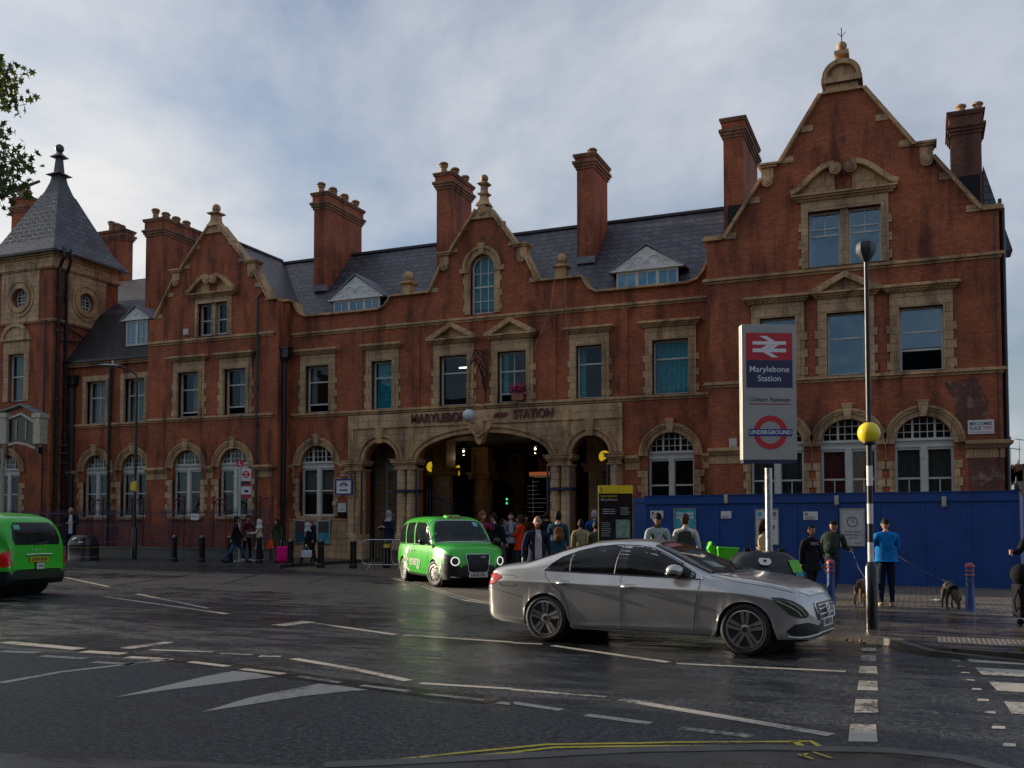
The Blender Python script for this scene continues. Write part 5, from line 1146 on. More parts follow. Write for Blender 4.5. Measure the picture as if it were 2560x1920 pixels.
s = MB(); s.M = Matrix.Translation((.42, -.38, .93)) @ Matrix.Rotation(R_(-50), 4, 'X'); s.lathe([(.14, -.015), (.14, .0)], (0, 0, 0), 16, axis='y'); s.build('bin_mouth', P('black_void', (.002, .002, .002), .9), b2)
s = MB(); add_text(s, 'litter', .13, Matrix.Translation((.40, -.452, .80)) @ Matrix.Rotation(R_(72), 4, 'X'), .004, bold=.003); s.build('bin_lettering', WTXT, b2)
# ---- street lamp
d = ray(335, 1390); lx, ly = d.x * 33.2 / d.y, 33.2
o = local('street_lamp', 'tall black street lamp with a curved arm and flat head before the left wing', 'street lamp', (lx, ly, ZL), 0)
s = MB(); s.lathe([(.12, 0), (.12, 1.35), (.075, 1.42)], (0, 0, 0), 14); s.build('base_sleeve', BLK, o, smooth=40)
s = MB(); s.lathe([(.07, 1.4), (.06, 4.5), (.045, 8.1)], (0, 0, 0), 12); s.tube([(0, 0, 8.05), (-.02, -.05, 8.2), (-.25, -.25, 8.42), (-.6, -.55, 8.52)], .035, 8); s.build('column', BLK, o, smooth=40)
s = MB(); s.M = Matrix.Translation((-.78, -.78, 8.55)) @ Matrix.Rotation(R_(42), 4, 'Z'); s.sphere((0, 0, 0), (.48, .17, .07), 18, 8); s.lathe([(.05, .05), (.05, .2), (.02, .24)], (.1, 0, 0), 8); s.build('lamp_head', P('lamp_head_grey', (.30, .31, .32), .25, .6), o, smooth=50)
s = MB(); s.box(-.13, .13, -.14, -.08, 3.05, 3.4); s.lathe([(.085, 3.0), (.085, 3.45)], (0, 0, 0), 12); s.build('yellow_plate', YEL, o)
# ---- bus stop
d = ray(598, 1395); sx_, sy_ = d.x * 32.6 / d.y, 32.6
o = local('bus_stop', 'slim steel bus stop pole with a red letter disc and roundel flag', 'bus stop', (sx_, sy_, ZL), R_(12))
s = MB(); s.lathe([(.24, 0), (.24, .05), (.05, .1)], (0, 0, 0), 14); s.build('base', STEEL, o); s = MB(); s.lathe([(.045, .08), (.045, 3.85)], (0, 0, 0), 12); s.build('pole', STEEL, o, smooth=40)
s = MB(); s.lathe([(.15, -.03), (.15, .0)], (0, 0, 4.05), 20, axis='y'); s.build('letter_disc', RED, o); s = MB(); add_text(s, 'L', .24, wallM(0, -.033, 4.05), .001, bold=.006); s.build('letter', WTXT, o)
s = MB(); s.box(.06, .48, -.02, .02, 3.33, 3.84); s.box(.06, .48, -.02, .02, 2.78, 3.10); s.build('flag', WP, o); s = MB(); s.box(.06, .48, -.024, .02, 3.105, 3.325); s.box(.06, .48, -.02, .02, 2.62, 2.775); s.build('flag_band', P('flag_dark_red', (.32, .03, .05), .5), o)
s = MB(); s.prism([(.27 + .15 * math.cos(t * PI / 12), 3.6 + .15 * math.sin(t * PI / 12)) for t in range(24)], -.026, -.021, [[(.27 + .095 * math.cos(t * PI / 12), 3.6 + .095 * math.sin(t * PI / 12)) for t in range(24)]]); s.box(.08, .46, -.029, -.0265, 3.57, 3.63); s.build('roundel', RED, o)
s = MB(); s.box(.08, .46, -.026, -.0245, 3.2, 3.3); s.box(.2, .38, -.022, -.0205, 2.86, 2.96); s.build('panel_print', NAVY, o)
# ---- wayfinding totem
x0, y0 = at(1539, 20.8)
o = local('map_totem', 'narrow black wayfinding map totem with a yellow top', 'map sign', (x0, y0, ZS), YAW + R_(-3))
HT = 2.50; s = MB(); s.box(-.355, .355, -.06, .06, 0, HT - .175); s.build('panel', P('black_glass_panel', (.01, .012, .016), .15), o); s = MB(); s.box(-.36, .36, -.065, .065, HT - .174, HT); s.build('yellow_head', YEL, o)
s = MB(); s.cut(); s.box(-.372, -.356, -.055, .055, 0, HT - .01); s.cut(); s.box(.356, .372, -.055, .055, 0, HT - .01); s.build('edge_strip', P('brass_edge', (.5, .42, .2), .3, .8), o)
s = MB(); zt = HT - .175; add_text(s, 'MARYLEBONE', .055, wallM(-.32, -.062, zt - .06), .001, align='LEFT'); s.build('heading', YEL, o)
s = MB(); add_text(s, 'Marylebone', .075, wallM(-.32, -.062, zt - .13), .001, align='LEFT', bold=.001); lines(s, -.28, .0, zt - .33, 3, .045, .014, -.063); lines(s, .1, .3, zt - .30, 4, .045, .014, -.063); lines(s, -.31, -.1, zt - .62, 8, .04, .01, -.063)
s.tube([(-.29, -.068, HT - .13), (-.31, -.068, HT - .05)], .008, 4); s.build('print', P('grey_white_print', (.35, .35, .34), .6), o)
s = MB(); s.tube([(-.30, -.07, HT - .14), (-.31, -.07, HT - .09), (-.29, -.07, HT - .14)], .008, 4); s.sphere((-.305, -.068, HT - .05), .013, 8, 6); s.box(-.316, -.294, -.072, -.066, HT - .1, HT - .06); s.build('walking_symbol', DARKTXT, o)
s = MB(); s.box(0, .3, -.064, -.0605, zt - .95, zt - .56); s.build('small_map', P('map_print_green', (.18, .26, .22), .5, var=.5, scale=14), o)
s = MB(); s.box(-.32, .32, -.064, -.0605, .5, zt - 1.0); s.build('large_map', P('map_print_blue', (.16, .24, .29), .5, var=.45, scale=9), o)
s = MB()
for i in range(9): a = -.3 + i * .07; s.tube([(a, -.067, .55 + .05 * (i % 3)), (a + .1 * (i % 2), -.067, .9), (a + .05, -.067, zt - 1.03)], .004, 4)
s.build('map_streets', P('map_streets', (.4, .42, .4), .6), o)
# ---- railings on a plinth
YRL = 35.2; xr0 = -47; xr1 = ray(678, 1300).x * YRL / ray(678, 1300).y
o = thing('railings', 'long dark blue iron railings on a low stone plinth before the left wing', 'railings', (xr0, YRL, ZL))
s = MB(); s.box(xr0, xr1, YRL - .12, YRL + .12, ZL, ZL + .42); s.box(xr0, xr1, YRL - .17, YRL + .17, ZL + .421, ZL + .50); s.build('plinth', KERB, o)
s = MB()
for z in (.72, 1.5, 2.08): s.box(xr0, xr1, YRL - .025, YRL + .025, z, z + .04)
s.build('rails', IRONB, o)
s = MB(); x = xr0
while x < xr1: s.tube([(x, YRL, ZL + .5), (x, YRL, 2.2), (x, YRL, 2.32)], [.015, .015, .003], 4); s.sphere((x, YRL, 2.22), (.02, .02, .04), 5, 4); x += .125
x = xr0 + .06
while x < xr1: s.tube([(x, YRL, ZL + .5), (x, YRL, 1.5)], .008, 4); x += .125
s.build('bars', IRONB, o)
REDI = P('dark_red_iron', (.10, .012, .012), .4, var=.3)
for px in (245, 345, 447, 550, 667):
    xx = ray(px, 1280).x * YRL / ray(px, 1280).y; s = MB()
    s.tube([(xx + .33 * math.cos(a), YRL - .02, 2.3 + .42 * math.sin(a)) for a in [i * PI / 12 for i in range(13)]], .028, 6); s.tube([(xx + .2 * math.cos(a), YRL - .02, 2.3 + .26 * math.sin(a)) for a in [i * PI / 10 for i in range(11)]], .018, 5)
    for sg in (-1, 1): s.tube([(xx + sg * .33, YRL - .02, 2.75), (xx + sg * .33, YRL - .02, ZL + .5)], .03, 6); s.sphere((xx + sg * .33, YRL - .02, 2.8), .05, 8, 6); s.tube([(xx + sg * (.33 + .11 * (1 - math.cos(a))), YRL - .02, 1.7 + .18 * math.sin(a)) for a in [i * .5 for i in range(9)]], .016, 5)
    s.sphere((xx, YRL - .02, 2.72), .06, 8, 6); s.build('ornamental_arch', REDI, o, smooth=50)
a_, za = onY(477, 1284, YRL - .06); b_, zb = onY(496, 1300, YRL - .06)
o2 = thing('paper_notice', 'small white paper notice tied to the dark railings', 'notice', (a_, YRL - .05, zb)); s = MB(); s.box(a_, b_, YRL - .055, YRL - .045, zb, za); s.build('sheet', WP, o2); s = MB(); s.box(a_ + .05, b_ - .05, YRL - .058, YRL - .0555, (za + zb) / 2, (za + zb) / 2 + .03); s.build('print', GREYP, o2)
# ---- things on the station wall
def on_wall(px0, py0, px1, py1, Y): a, zt = onY(px0, py0, Y); b, zb = onY(px1, py1, Y); return a, b, zb, zt
a, b, z0, z1 = on_wall(2419, 1051, 2486, 1084, YR - .03)
o = thing('street_name_plate', 'white street name plate on the brick corner above the hoarding', 'street sign', ((a + b) / 2, YR, z0)); s = MB(); s.box(a, b, YR - .05, YR - .02, z0, z1); s.build('plate', WP, o, bevel=.008)
hh = z1 - z0; ww = b - a; s = MB(); fit_text(s, 'MELCOMBE', a + ww * .08, b - ww * .08, hh * .25, wallM(0, YR - .052, z1 - hh * .26), .001, bold=.012); fit_text(s, 'PLACE', a + ww * .08, a + ww * .5, hh * .25, wallM(0, YR - .052, z1 - hh * .58), .001, bold=.012); s.build('street_name', DARKTXT, o)
s = MB(); fit_text(s, 'NW1', b - ww * .40, b - ww * .08, hh * .25, wallM(0, YR - .052, z1 - hh * .58), .001, bold=.012); fit_text(s, 'CITY OF WESTMINSTER', a + ww * .12, b - ww * .12, hh * .09, wallM(0, YR - .052, z0 + hh * .13), .001); s.build('postcode', RED, o)
for (px, py, Y, lb) in ((1834, 1108, YR, 'cream alarm box on the brick wall left of the station totem'), (468, 831, YL, 'small white box on the left gable wall beside the twin window')):
    x, z = onY(px, py, Y); o = thing('alarm_box', lb, 'alarm box', (x, Y, z)); s = MB(); s.box(x - .14, x + .14, Y - .14, Y - .001, z - .16, z + .16); s.build('case', P('cream_plastic', (.50, .47, .38), .5), o, bevel=.02); s = MB(); s.sphere((x, Y - .14, z - .12), .03, 8, 6); s.build('indicator', GREYP, o)
for rect, lb, nm in (((737, 1301, 764, 1358), 'dark blue advertising poster left of two on the stone plinth', 'wall_poster'), ((794, 1301, 825, 1359), 'turquoise advertising poster right of two on the stone plinth', 'wall_poster')):
    Y = YC - .16; a, b, z0, z1 = on_wall(*rect, Y); z0 = max(z0, ZS + .1); o = thing(nm, lb, 'poster', (a, Y, z0), 0, 'posters on the stone plinth')
    s = MB(); s.prism(rect_hole(a, b, z0, z1), Y - .03, Y, [rect_hole(a + .04, b - .04, z0 + .04, z1 - .04)]); s.build('frame', STEEL, o); s = MB(); s.box(a + .04, b - .04, Y - .02, Y, z0 + .04, z1 - .04); s.build('sheet', P('poster_teal_a' if rect[0] > 780 else 'poster_navy_a', (.02, .20, .27) if rect[0] > 780 else (.012, .05, .08), .5, var=.6, scale=3), o)
    s = MB(); s.box(a + .08, b - .08, Y - .023, Y - .0205, z0 + .5, z0 + 1.0); s.build('picture', P('poster_dark_pic', (.05, .03, .03), .6, var=.7, scale=6), o)
x, z = onY(571 + 133 + 0, 1275, YC - .15)
a, b, z0, z1 = on_wall(847, 1258, 866, 1280, YC - .06); o = thing('service_panel', 'white service panel above a black box on the brick pier', 'panel', (a, YC, z0)); s = MB(); s.box(a, b, YC - .12, YC - .001, z0, z1); s.build('white_face', WP, o); s = MB(); s.box(a + .02, b - .02, YC - .2, YC - .001, z0 - .24, z0 - .01); s.build('black_box', BLK, o)
s = MB(); s.lathe([(.02, -.125), (.02, -.121)], ((a + b) / 2, YC, z1 - .1), 10, axis='y'); s.box(a + .08, b - .08, YC - .125, YC - .121, z0 + .1, z0 + .14); s.build('print', GREYP, o)
x, z = onY(840, 1259, YC); o = thing('meter_box', 'small grey meter box between the arched window and the white panel', 'meter box', (x, YC, z)); s = MB(); s.box(x - .11, x + .11, YC - .14, YC - .001, z - .09, z + .09); s.build('case', STEEL, o, bevel=.01); s = MB(); s.tube([(x, YC - .06, z - .09), (x, YC - .06, z - .5)], .02, 6); s.build('conduit', STEEL, o)
x, z = onY(718, 1277, YC); o = thing('lantern', 'black lantern box on the wall beside the large drainpipe', 'lantern', (x, YC, z)); s = MB(); s.box(x - .16, x + .16, YC - .32, YC - .05, z - .16, z + .12); s.build('case', BLK, o, bevel=.02); s = MB(); s.tube([(x, YC - .06, z + .12), (x, YC - .06, z + 1.1)], .02, 6); s.build('conduit', BLK, o)
# hanging sign
x, z = onY(860, 1218, YC - .7); o = thing('hanging_sign', 'purple framed hanging sign on an iron bracket left of the portal', 'hanging sign', (x, YC - .7, z)); s = MB(); s.prism(rect_hole(x - .46, x + .46, z - .36, z + .38), YC - .74, YC - .66, [rect_hole(x - .38, x + .38, z - .28, z + .30)]); s.build('frame', P('purple_paint', (.035, .02, .16), .4), o)
s = MB(); s.box(x - .38, x + .38, YC - .73, YC - .67, z - .28, z + .3); s.build('board', WP, o); s = MB()
for i in range(7): a = R_(20 + i * 23); s.tube([(x + .1 * math.cos(a), YC - .735, z + .02 + .1 * math.sin(a)), (x + .25 * math.cos(a), YC - .735, z + .02 + .22 * math.sin(a))], .022, 4)
s.box(x - .2, x + .2, YC - .738, YC - .731, z - .16, z - .1); s.build('emblem', NAVY, o)
s = MB(); s.tube([(x + .5, YC - .01, z + .62), (x + .5, YC - .7, z + .62), (x - .5, YC - .7, z + .62)], .02, 6); s.tube([(x + .5, YC - .02, z + .9), (x + .5, YC - .02, z - .1)], .03, 6); s.tube([(x + .5, YC - .1, z + .2), (x + .2, YC - .7, z + .6)], .015, 5)
for a in (-.35, .35): s.tube([(x + a, YC - .7, z + .62), (x + a, YC - .7, z + .38)], .012, 5)
s.build('bracket', IRON, o)
# bracket lamp over the portal
bx_ = -17.35; gx, gz = onY(1172, 1038, 36.4); o = thing('bracket_lamp', 'white globe lamp hanging from a scrolled iron bracket above the great arch', 'lamp', (bx_, YC, 7.2))
s = MB(); xx = bx_ + .15
s.tube([(xx, YC - .05, 6.9), (xx, YC - .05, 9.15)], .035, 6)
pts = [(xx, YC - .06, 7.3), (xx, YC - .35, 7.9), (xx, YC - .75, 8.35), (xx, YC - 1.2, 8.5), (xx, YC - 1.6, 8.2)]; s.tube(pts, .035, 6)
s.tube([(xx, YC - .06, 8.9), (xx, YC - .6, 9.0), (xx, YC - 1.2, 8.85), (xx, YC - 1.6, 8.2)], .03, 6)
for (cy_, cz_, rr) in ((YC - .4, 8.55, .22), (YC - .85, 8.7, .16), (YC - .25, 7.75, .16), (YC - .3, 8.15, .14)): s.tube([(xx, cy_ + rr * math.cos(a), cz_ + rr * math.sin(a)) for a in [i * PI / 6 for i in range(11)]], .022, 5)
s.tube([(xx, YC - .05, 6.35), (xx, YC - .05, 6.9)], .03, 6); s.tube([(xx, YC - .1, 6.7), (gx, 36.4, 6.85)], .016, 5); s.build('bracket', IRON, o, smooth=50)
s = MB(); s.tube([(xx, 36.4, 8.2), (gx, 36.4, gz + .24)], .012, 5); s.build('hanging_rod', IRON, o)
s = MB(); s.sphere((gx, 36.4, gz), .26, 22, 14); s.build('globe', P('white_opal_globe', (.55, .57, .60), .3, var=.05), o, smooth=60); s = MB(); s.lathe([(.12, gz + .22), (.05, gz + .32)], (gx, 36.4, 0), 12); s.build('globe_cap', IRON, o)
# geranium pot
x, z = -15.62, 6.80; o = thing('flower_pot', 'terracotta window pot of pink red geraniums on a first floor sill', 'flower pot', (x, YC - .15, z)); s = MB(); s.prism([(x - .24, z), (x + .24, z), (x + .28, z + .3), (x - .28, z + .3)], YC - .3, YC - .02); s.build('pot', P('terracotta_pot', (.28, .10, .06), .8), o)
s = MB(); g = MB(); random.seed(3)
for i in range(150):
    p = (x + random.gauss(0, .2), YC - .16 + random.uniform(-.2, .05), z + .5 + random.gauss(0, .13)); r = random.uniform(.02, .045); s.sphere(p, (r, r, r * .7), 6, 4)
for i in range(110):
    p = Vector((x + random.gauss(0, .17), YC - .16 + random.uniform(-.15, .05), z + .36 + random.uniform(-.04, .2))); a = random.uniform(0, 6); u = Vector((math.cos(a), math.sin(a), random.uniform(-.5, .5))) * .06; v_ = Vector((-math.sin(a), math.cos(a), .3)) * .04; g.add([p - u, p + v_, p + u, p - v_], [(0, 1, 2, 3)])
s.build('blossoms', P('geranium_pink', (.55, .02, .12), .6, var=.4, scale=20), o); g.build('leaves', P('geranium_leaf', (.03, .09, .02), .6), o, recalc=False)
# loose ropes from the parapet ball
o = thing('hanging_rope', 'two thin pale ropes hanging from the right hand parapet ball', 'rope', (-13.75, YC - .2, 12)); s = MB()
s.tube([(-13.95, YC - .15, 12.0), (-14.1, YC - .3, 10.5), (-14.7, YC - .35, 9.2), (-15.2, YC - .4, 7.9)], .012, 4); s.cut(); s.tube([(-13.5, YC - .15, 12.0), (-13.45, YC - .3, 10.6), (-13.35, YC - .3, 9.4), (-13.4, YC - .3, 9.2)], .012, 4); s.build('rope', P('pale_rope', (.30, .26, .2), .9), o)
# ---- inside the porch
LAMPG = P('porch_lamp_glass', (.25, .23, .18), .15, emis=((1, .85, .6), .06)); BULB = P('porch_bulb', (1, .9, .7), .3, emis=((1, .9, .72), 9))
for i, (px, py, Y, lb) in enumerate(((1159, 1127, 44.5, 'dark lantern with a lit bulb, leftmost under the great arch'), (1229, 1141, 48.5, 'dark lantern with a lit bulb near the middle of the great arch'), (1291, 1155, 53, 'smallest and lowest lit lantern under the great arch'), (1338, 1121, 44.5, 'dark lantern with a lit bulb, rightmost under the great arch'))):
    x, z = onY(px, py, Y); o = thing('porch_lantern', lb, 'lantern', (x, Y, z), 0, 'lanterns under the great arch')
    s = MB(); s.sphere((x, Y, z), .26, 14, 9); s.build('glass_bowl', glass_mat('smoky_bowl', .05, (.5, .48, .42)) if i == 0 else MATS['smoky_bowl'], o, smooth=60); s = MB(); s.lathe([(.28, z + .1), (.3, z + .16), (.1, z + .42), (.03, z + .6)], (x, Y, 0), 12); s.tube([(x, Y, z + .55), (x, Y, 5.74)], .015, 4); s.build('hood', IRON, o); s = MB(); s.sphere((x, Y, z - .02), .055, 8, 6); s.build('bulb', BULB, o); pl_ = bpy.data.lights.new('lantern_light', 'POINT'); pl_.energy = 7; pl_.color = (1, .72, .42); pl_.shadow_soft_size = .07; lo_ = bpy.data.objects.new('lantern_light', pl_); COL.objects.link(lo_); lo_.parent = o; lo_.location = (0, 0, -.34)
YD = P('yellow_disc', (.70, .46, .02), .5, var=.1, emis=((1, .66, .03), .30))
for i, (px, py, Y, r, full, lb) in enumerate(((1078, 1167, 41.5, .25, 0, 'yellow crescent sign under the left of the great arch, nearer'), (1148, 1176, 45.8, .27, 0, 'yellow crescent sign under the great arch, second from left'), (1511, 1141, 41, .26, 1, 'yellow round hanging sign inside the right small arch'))):
    x, z = onY(px, py, Y); o = thing('yellow_sign', lb, 'hanging sign', (x, Y, z), 0, 'yellow signs in the porch'); s = MB()
    pts = [(x + r * math.cos(R_(t)), z + r * math.sin(R_(t))) for t in (range(-20, 250, 15) if full else range(90, 276, 12))] + ([(x + r * .3, z - r * .3), (x + r * .5, z - r * .1)] if full else [(x + r * .05, z - r * .5), (x - r * .1, z - r * .2), (x + r * .15, z + r * .05)])
    s.prism(pts, Y, Y + .04); s.build('disc', YD, o); s = MB(); s.tube([(x, Y + .02, z + r * .9), (x, Y + .02, 5.74)], .012, 4); s.build('hanger', IRON, o)
# departure board, shop stripe, exit light
Y = 57; a, zt = onY(1266, 1196, Y); b, _ = onY(1374, 1196, Y); _, zb = onY(1300, 1296, Y)
o = thing('departure_board', 'large dark departure board deep inside the great arch', 'display board', (a, Y, zb)); s = MB(); s.box(a, b, Y, Y + .2, zb, zt); s.build('case', P('board_black', (.008, .009, .011), .4), o)
s = MB()
for i in range(9): z = zt - .25 - i * .27; s.box(a + .15, b - .1 - random.random() * .8, Y - .006, Y - .001, z, z + .022); 
for xx in (.32, .62): s.box(a + (b - a) * xx, a + (b - a) * xx + .02, Y - .006, Y - .001, zb + .1, zt - .1)
s.build('rows', P('board_rows', (.2, .18, .15), .5, emis=((.8, .75, .65), .05)), o)
s = MB(); s.box(a - .05, b, Y - .1, Y - .01, zt + .16, zt + .36); s.build('orange_stripe', P('orange_stripe', (.3, .06, .02), .5, emis=((.9, .25, .08), .16)), o); s = MB(); s.box(a - .05, b, Y - .09, Y - .01, zt + .02, zt + .15); s.build('cream_stripe', P('cream_stripe', (.3, .24, .14), .5, emis=((.8, .6, .35), .05)), o)
x, z = onY(1267, 1253, 52); o = thing('green_signal', 'small green lit sign on an inner pier beside the departure board', 'signal light', (x, 52, z)); s = MB(); s.box(x - .08, x + .08, 52, 52.1, z - .26, z + .26); s.build('case', IRON, o); s = MB(); s.sphere((x, 52, z + .12), .07, 8, 6); s.cut(); s.sphere((x, 52, z - .12), .07, 8, 6); s.build('green_lens', P('green_lens', (.02, .5, .1), .4, emis=((.05, .9, .25), .7)), o)
# folded gate
o = thing('porch_gate', 'dark blue spiked iron gate folded back inside the great arch', 'gate', (-20.4, 40, ZS)); s = MB(); n = 22
P0, P1 = Vector((-20.35, 38.6)), Vector((-19.6, 43.6))
for i in range(n + 1):
    t = i / n; p = P0.lerp(P1, t); zt = 3.1 - 1.0 * t ** .8; s.tube([(p.x, p.y, ZS + .1), (p.x, p.y, zt), (p.x, p.y, zt + .22)], [.016, .016, .003], 4)
s.build('bars', IRONB, o); s = MB(); s.tube([(P0.lerp(P1, i / 12).x, P0.lerp(P1, i / 12).y, 2.95 - 1.0 * (i / 12) ** .8) for i in range(13)], .025, 5); s.tube([(P0.x, P0.y, .3), (P1.x, P1.y, .3)], .03, 5); s.build('rail', IRONB, o)
# ---- entrance canopy at the far left
GC = P('canopy_dark_glass', (.015, .014, .013), .12, var=.3)
YK = 33.6; o = thing('glass_canopy', 'cream framed iron and glass entrance canopy at the left edge', 'canopy', (-44.5, YK, ZL))
def K(px, py, Y=YK): return onY(px, py, Y)
x0, z0 = K(-40, 1085); x1, _ = K(93, 1085); xc_, _ = K(20, 1085)
s = MB(); pk = [K(25, 1103), K(25, 1052), K(58, 1040), K(93, 1062), K(93, 1114), K(70, 1106), K(45, 1104)]
s.prism(pk, YK - .05, YK + .05); s.build('glazing', GC, o)
s = MB(); s.strip([K(22, 1052), K(58, 1038), K(96, 1062)], .12, YK - .14, YK + .14); s.strip([K(25, 1110), K(45, 1104), K(70, 1108), K(93, 1118)], -.11, YK - .12, YK + .12)
for px in (44, 68): q = K(px, 1075); s.box(q[0] - .03, q[0] + .03, YK - .09, YK - .051, q[1] - .45, q[1] + .42)
s.build('arched_frame', CREAM, o)
for px in (16, 100):
    s = MB(); q = K(px, 1110); q2 = K(px, 1040); s.box(q[0] - .22, q[0] + .22, YK - .22, YK + .22, q[1], q2[1] - .1); s.box(q[0] - .28, q[0] + .28, YK - .28, YK + .28, q2[1] - .099, q2[1] + .12); s.box(q[0] - .17, q[0] + .17, YK - .235, YK - .221, q2[1] - .05 - .35, q2[1] - .15); s.build('corner_box', CREAM, o)
s = MB(); s.strip([K(-60, 1032), K(12, 1030), K(58, 1014), K(110, 1040)], .08, YK - .2, YK + .25); s.build('canopy_roof', LEAD, o)
s = MB(); q = K(10, 1120); s.lathe([(.16, ZL), (.11, .6), (.1, q[1] - .2), (.2, q[1])], (q[0] - .05, YK, 0), 12); s.build('column', CREAM, o, smooth=40)
s = MB(); s.prism([K(100, 1118), K(86, 1114), K(100, 1135)], YK - .1, YK + .1); s.box(K(-60, 1110)[0], K(10, 1110)[0], YK - .05, YK + .05, K(10, 1110)[1], K(10, 1052)[1]); s.build('side_glazing', GC, o)
# ---- distant terrace on the right
o = thing('distant_terrace', 'pale brick terrace with chimneys and aerials far down the street at right', 'terrace', (10, 90, 0)); YD_ = 95
def KD(px, py): return onY(px, py, YD_)
a, zt = KD(2490, 1195); b, zt2 = KD(2620, 1150)
s = MB(); s.prism([(a - 1, 0), (b + 6, 0), (b + 6, zt2 - .3), KD(2560, 1172), KD(2535, 1182), (a - 1, zt - .6)], YD_, YD_ + 8); s.build('wall', BRICKY, o)
s = MB(); s.prism([KD(2512, 1187), KD(2522, 1172), KD(2540, 1170), KD(2560, 1158), (b + 6, zt2 + 1), (b + 6, zt2 - .2), KD(2560, 1174)], YD_ + .5, YD_ + 7); s.build('roof', P('brown_roof', (.09, .05, .04), .8), o)
for px, py, w_ in ((2524, 1164, .7), (2547, 1160, .6), (2532, 1172, .5)):
    x, z = KD(px, py); c = MB(); c.box(x - w_ / 2, x + w_ / 2, YD_, YD_ + 1.2, z - 1.5, z); cc = c.build('chimney', BRICKD, o); p = MB(); p.lathe([(.12, 0), (.1, .4)], (x, YD_ + .5, z), 8); p.build('chimney_pot', POT, cc)
for px, pt in ((2527, 1122), (2549, 1100)):
    x, z = KD(px, 1175); _, z2 = KD(px, pt); s = MB(); s.tube([(x, YD_, z), (x, YD_, z2)], .04, 4); s.tube([(x - .3, YD_, z2 + .1), (x + .8, YD_, z2 - .1)], .03, 4)
    for i in range(4): s.tube([(x + i * .25, YD_ - .3, z2), (x + i * .25, YD_ + .3, z2)], .02, 4)
    s.build('aerial', IRON, o)
s = MB(); x, z = KD(2520, 1205); s.box(x, x + .9, YD_ - .1, YD_, z - .9, z); s.build('window', GLASS, o)
x, y = at(2542, 45); o = thing('distant_lamp', 'small dark lantern on a wall bracket beyond the hoarding end', 'lantern', (x, y, 0)); zz = 1.56 + (1310 - 1228) / (F_PX / 45); s = MB(); s.lathe([(.06, zz - .1), (.22, zz + .1), (.2, zz + .3), (.05, zz + .42), (.02, zz + .7)], (x, y, 0), 6); s.build('lantern_head', IRON, o); s = MB(); s.tube([(x, y, 0), (x, y, zz - .1)], .05, 6); s.build('post', IRON, o)
# ---- litter on the ground
LEAFD = P('fallen_leaf', (.22, .09, .02), .6, var=.5, scale=30)
random.seed(5)
for i, (px, py, lb) in enumerate(((2118, 1606, 'brown fallen leaf in the gutter, left of the others'), (2133, 1604, 'larger brown leaf against the kerb beside the silver car'), (2150, 1609, 'small orange leaf in the gutter below the striped pole'), (2168, 1606, 'orange curled leaf in the gutter right of the other leaves'))):
    x, y = onZ(px, py); o = thing('fallen_leaf', lb, 'leaf', (x, y, ZR0), 0, 'fallen leaves in the gutter'); s = MB(); a0 = random.uniform(0, 6); rr = (.05, .085, .035, .055)[i]
    pts = [(x + rr * (1 if k % 2 == 0 else .5) * math.cos(a0 + k * PI / 5), y + rr * (1 if k % 2 == 0 else .5) * math.sin(a0 + k * PI / 5), ZR0 + .012 + .03 * (k % 3)) for k in range(10)]; s.add(pts + [(x, y, ZR0 + .02)], [(k, (k + 1) % 10, 10) for k in range(10)]); s.build('blade', LEAFD, o, recalc=False); s = MB(); s.tube([(x, y, ZR0 + .02), (x + rr * 1.4 * math.cos(a0 + .3), y + rr * 1.4 * math.sin(a0 + .3), ZR0 + .03)], .003, 4); s.build('stalk', LEAFD, o)
x, y = onZ(2340, 1501, ZS + .02); o = thing('crumpled_paper', 'scrap of white paper on the setts beside the dark dog', 'litter', (x, y, ZS)); s = MB(); random.seed(2); s.add([(x + dx * .1 + random.uniform(-.02, .02), y + dy * .08, ZS + .01 + random.uniform(0, .04)) for dy in range(-1, 2) for dx in range(-1, 2)], [(0, 1, 4, 3), (1, 2, 5, 4), (3, 4, 7, 6), (4, 5, 8, 7)]); s.build('sheet', WP, o, recalc=False)
g = MB(); x, y = onZ(2172, 1612)
for i in range(9): g.box(x - .05 + i * .05, x - .02 + i * .05, y - .13, y + .05, ZR0 + .002, ZR0 + .006)
struct(g, 'drain_grating', IRON)
# ---- houses across the street, behind the viewer: they darken the low window panes
o = thing('opposite_terrace', 'long dark brick terrace across the street that the low panes mirror', 'terrace', (-5, -14, 0)); s = MB(); ys = -14.0
hs_ = [rect_hole(x, x + 1.1, z, z + 1.9) for x in range(-48, 40, 3) for z in (.9, 4.4, 7.8)]
s.prism([(-50, ZR0), (42, ZR0), (42, 11.2), (-50, 11.2)], ys - .4, ys, hs_); s.box(-50, 42, ys - 10, ys - .401, 11.0, 11.2); s.build('wall', BRICKD, o)
s = MB(); s.prism(rect_hole(ys + .01, 12.5, ZR0, 13.0), -45, -40, [], plane='yz'); s.build('added_shade_wing', BRICKD, o)  # blind wing out of view, added and sized to shade the near road
s = MB(); s.add([(-50, ys, 11.2), (42, ys, 11.2), (42, ys - 5, 14), (-50, ys - 5, 14), (-50, ys - 10, 11.2), (42, ys - 10, 11.2)], [(0, 1, 2, 3), (3, 2, 5, 4)]); s.build('roof', SLATE, o, recalc=False)
s = MB()
for h_ in hs_: (a, z0), (b, _), (_, z1), _ = h_; s.prism(h_, ys - .2, ys - .12, [rect_hole(a + .08, (a + b) / 2 - .03, z0 + .08, (z0 + z1) / 2 - .03), rect_hole((a + b) / 2 + .03, b - .08, z0 + .08, (z0 + z1) / 2 - .03), rect_hole(a + .08, (a + b) / 2 - .03, (z0 + z1) / 2 + .03, z1 - .08), rect_hole((a + b) / 2 + .03, b - .08, (z0 + z1) / 2 + .03, z1 - .08)])
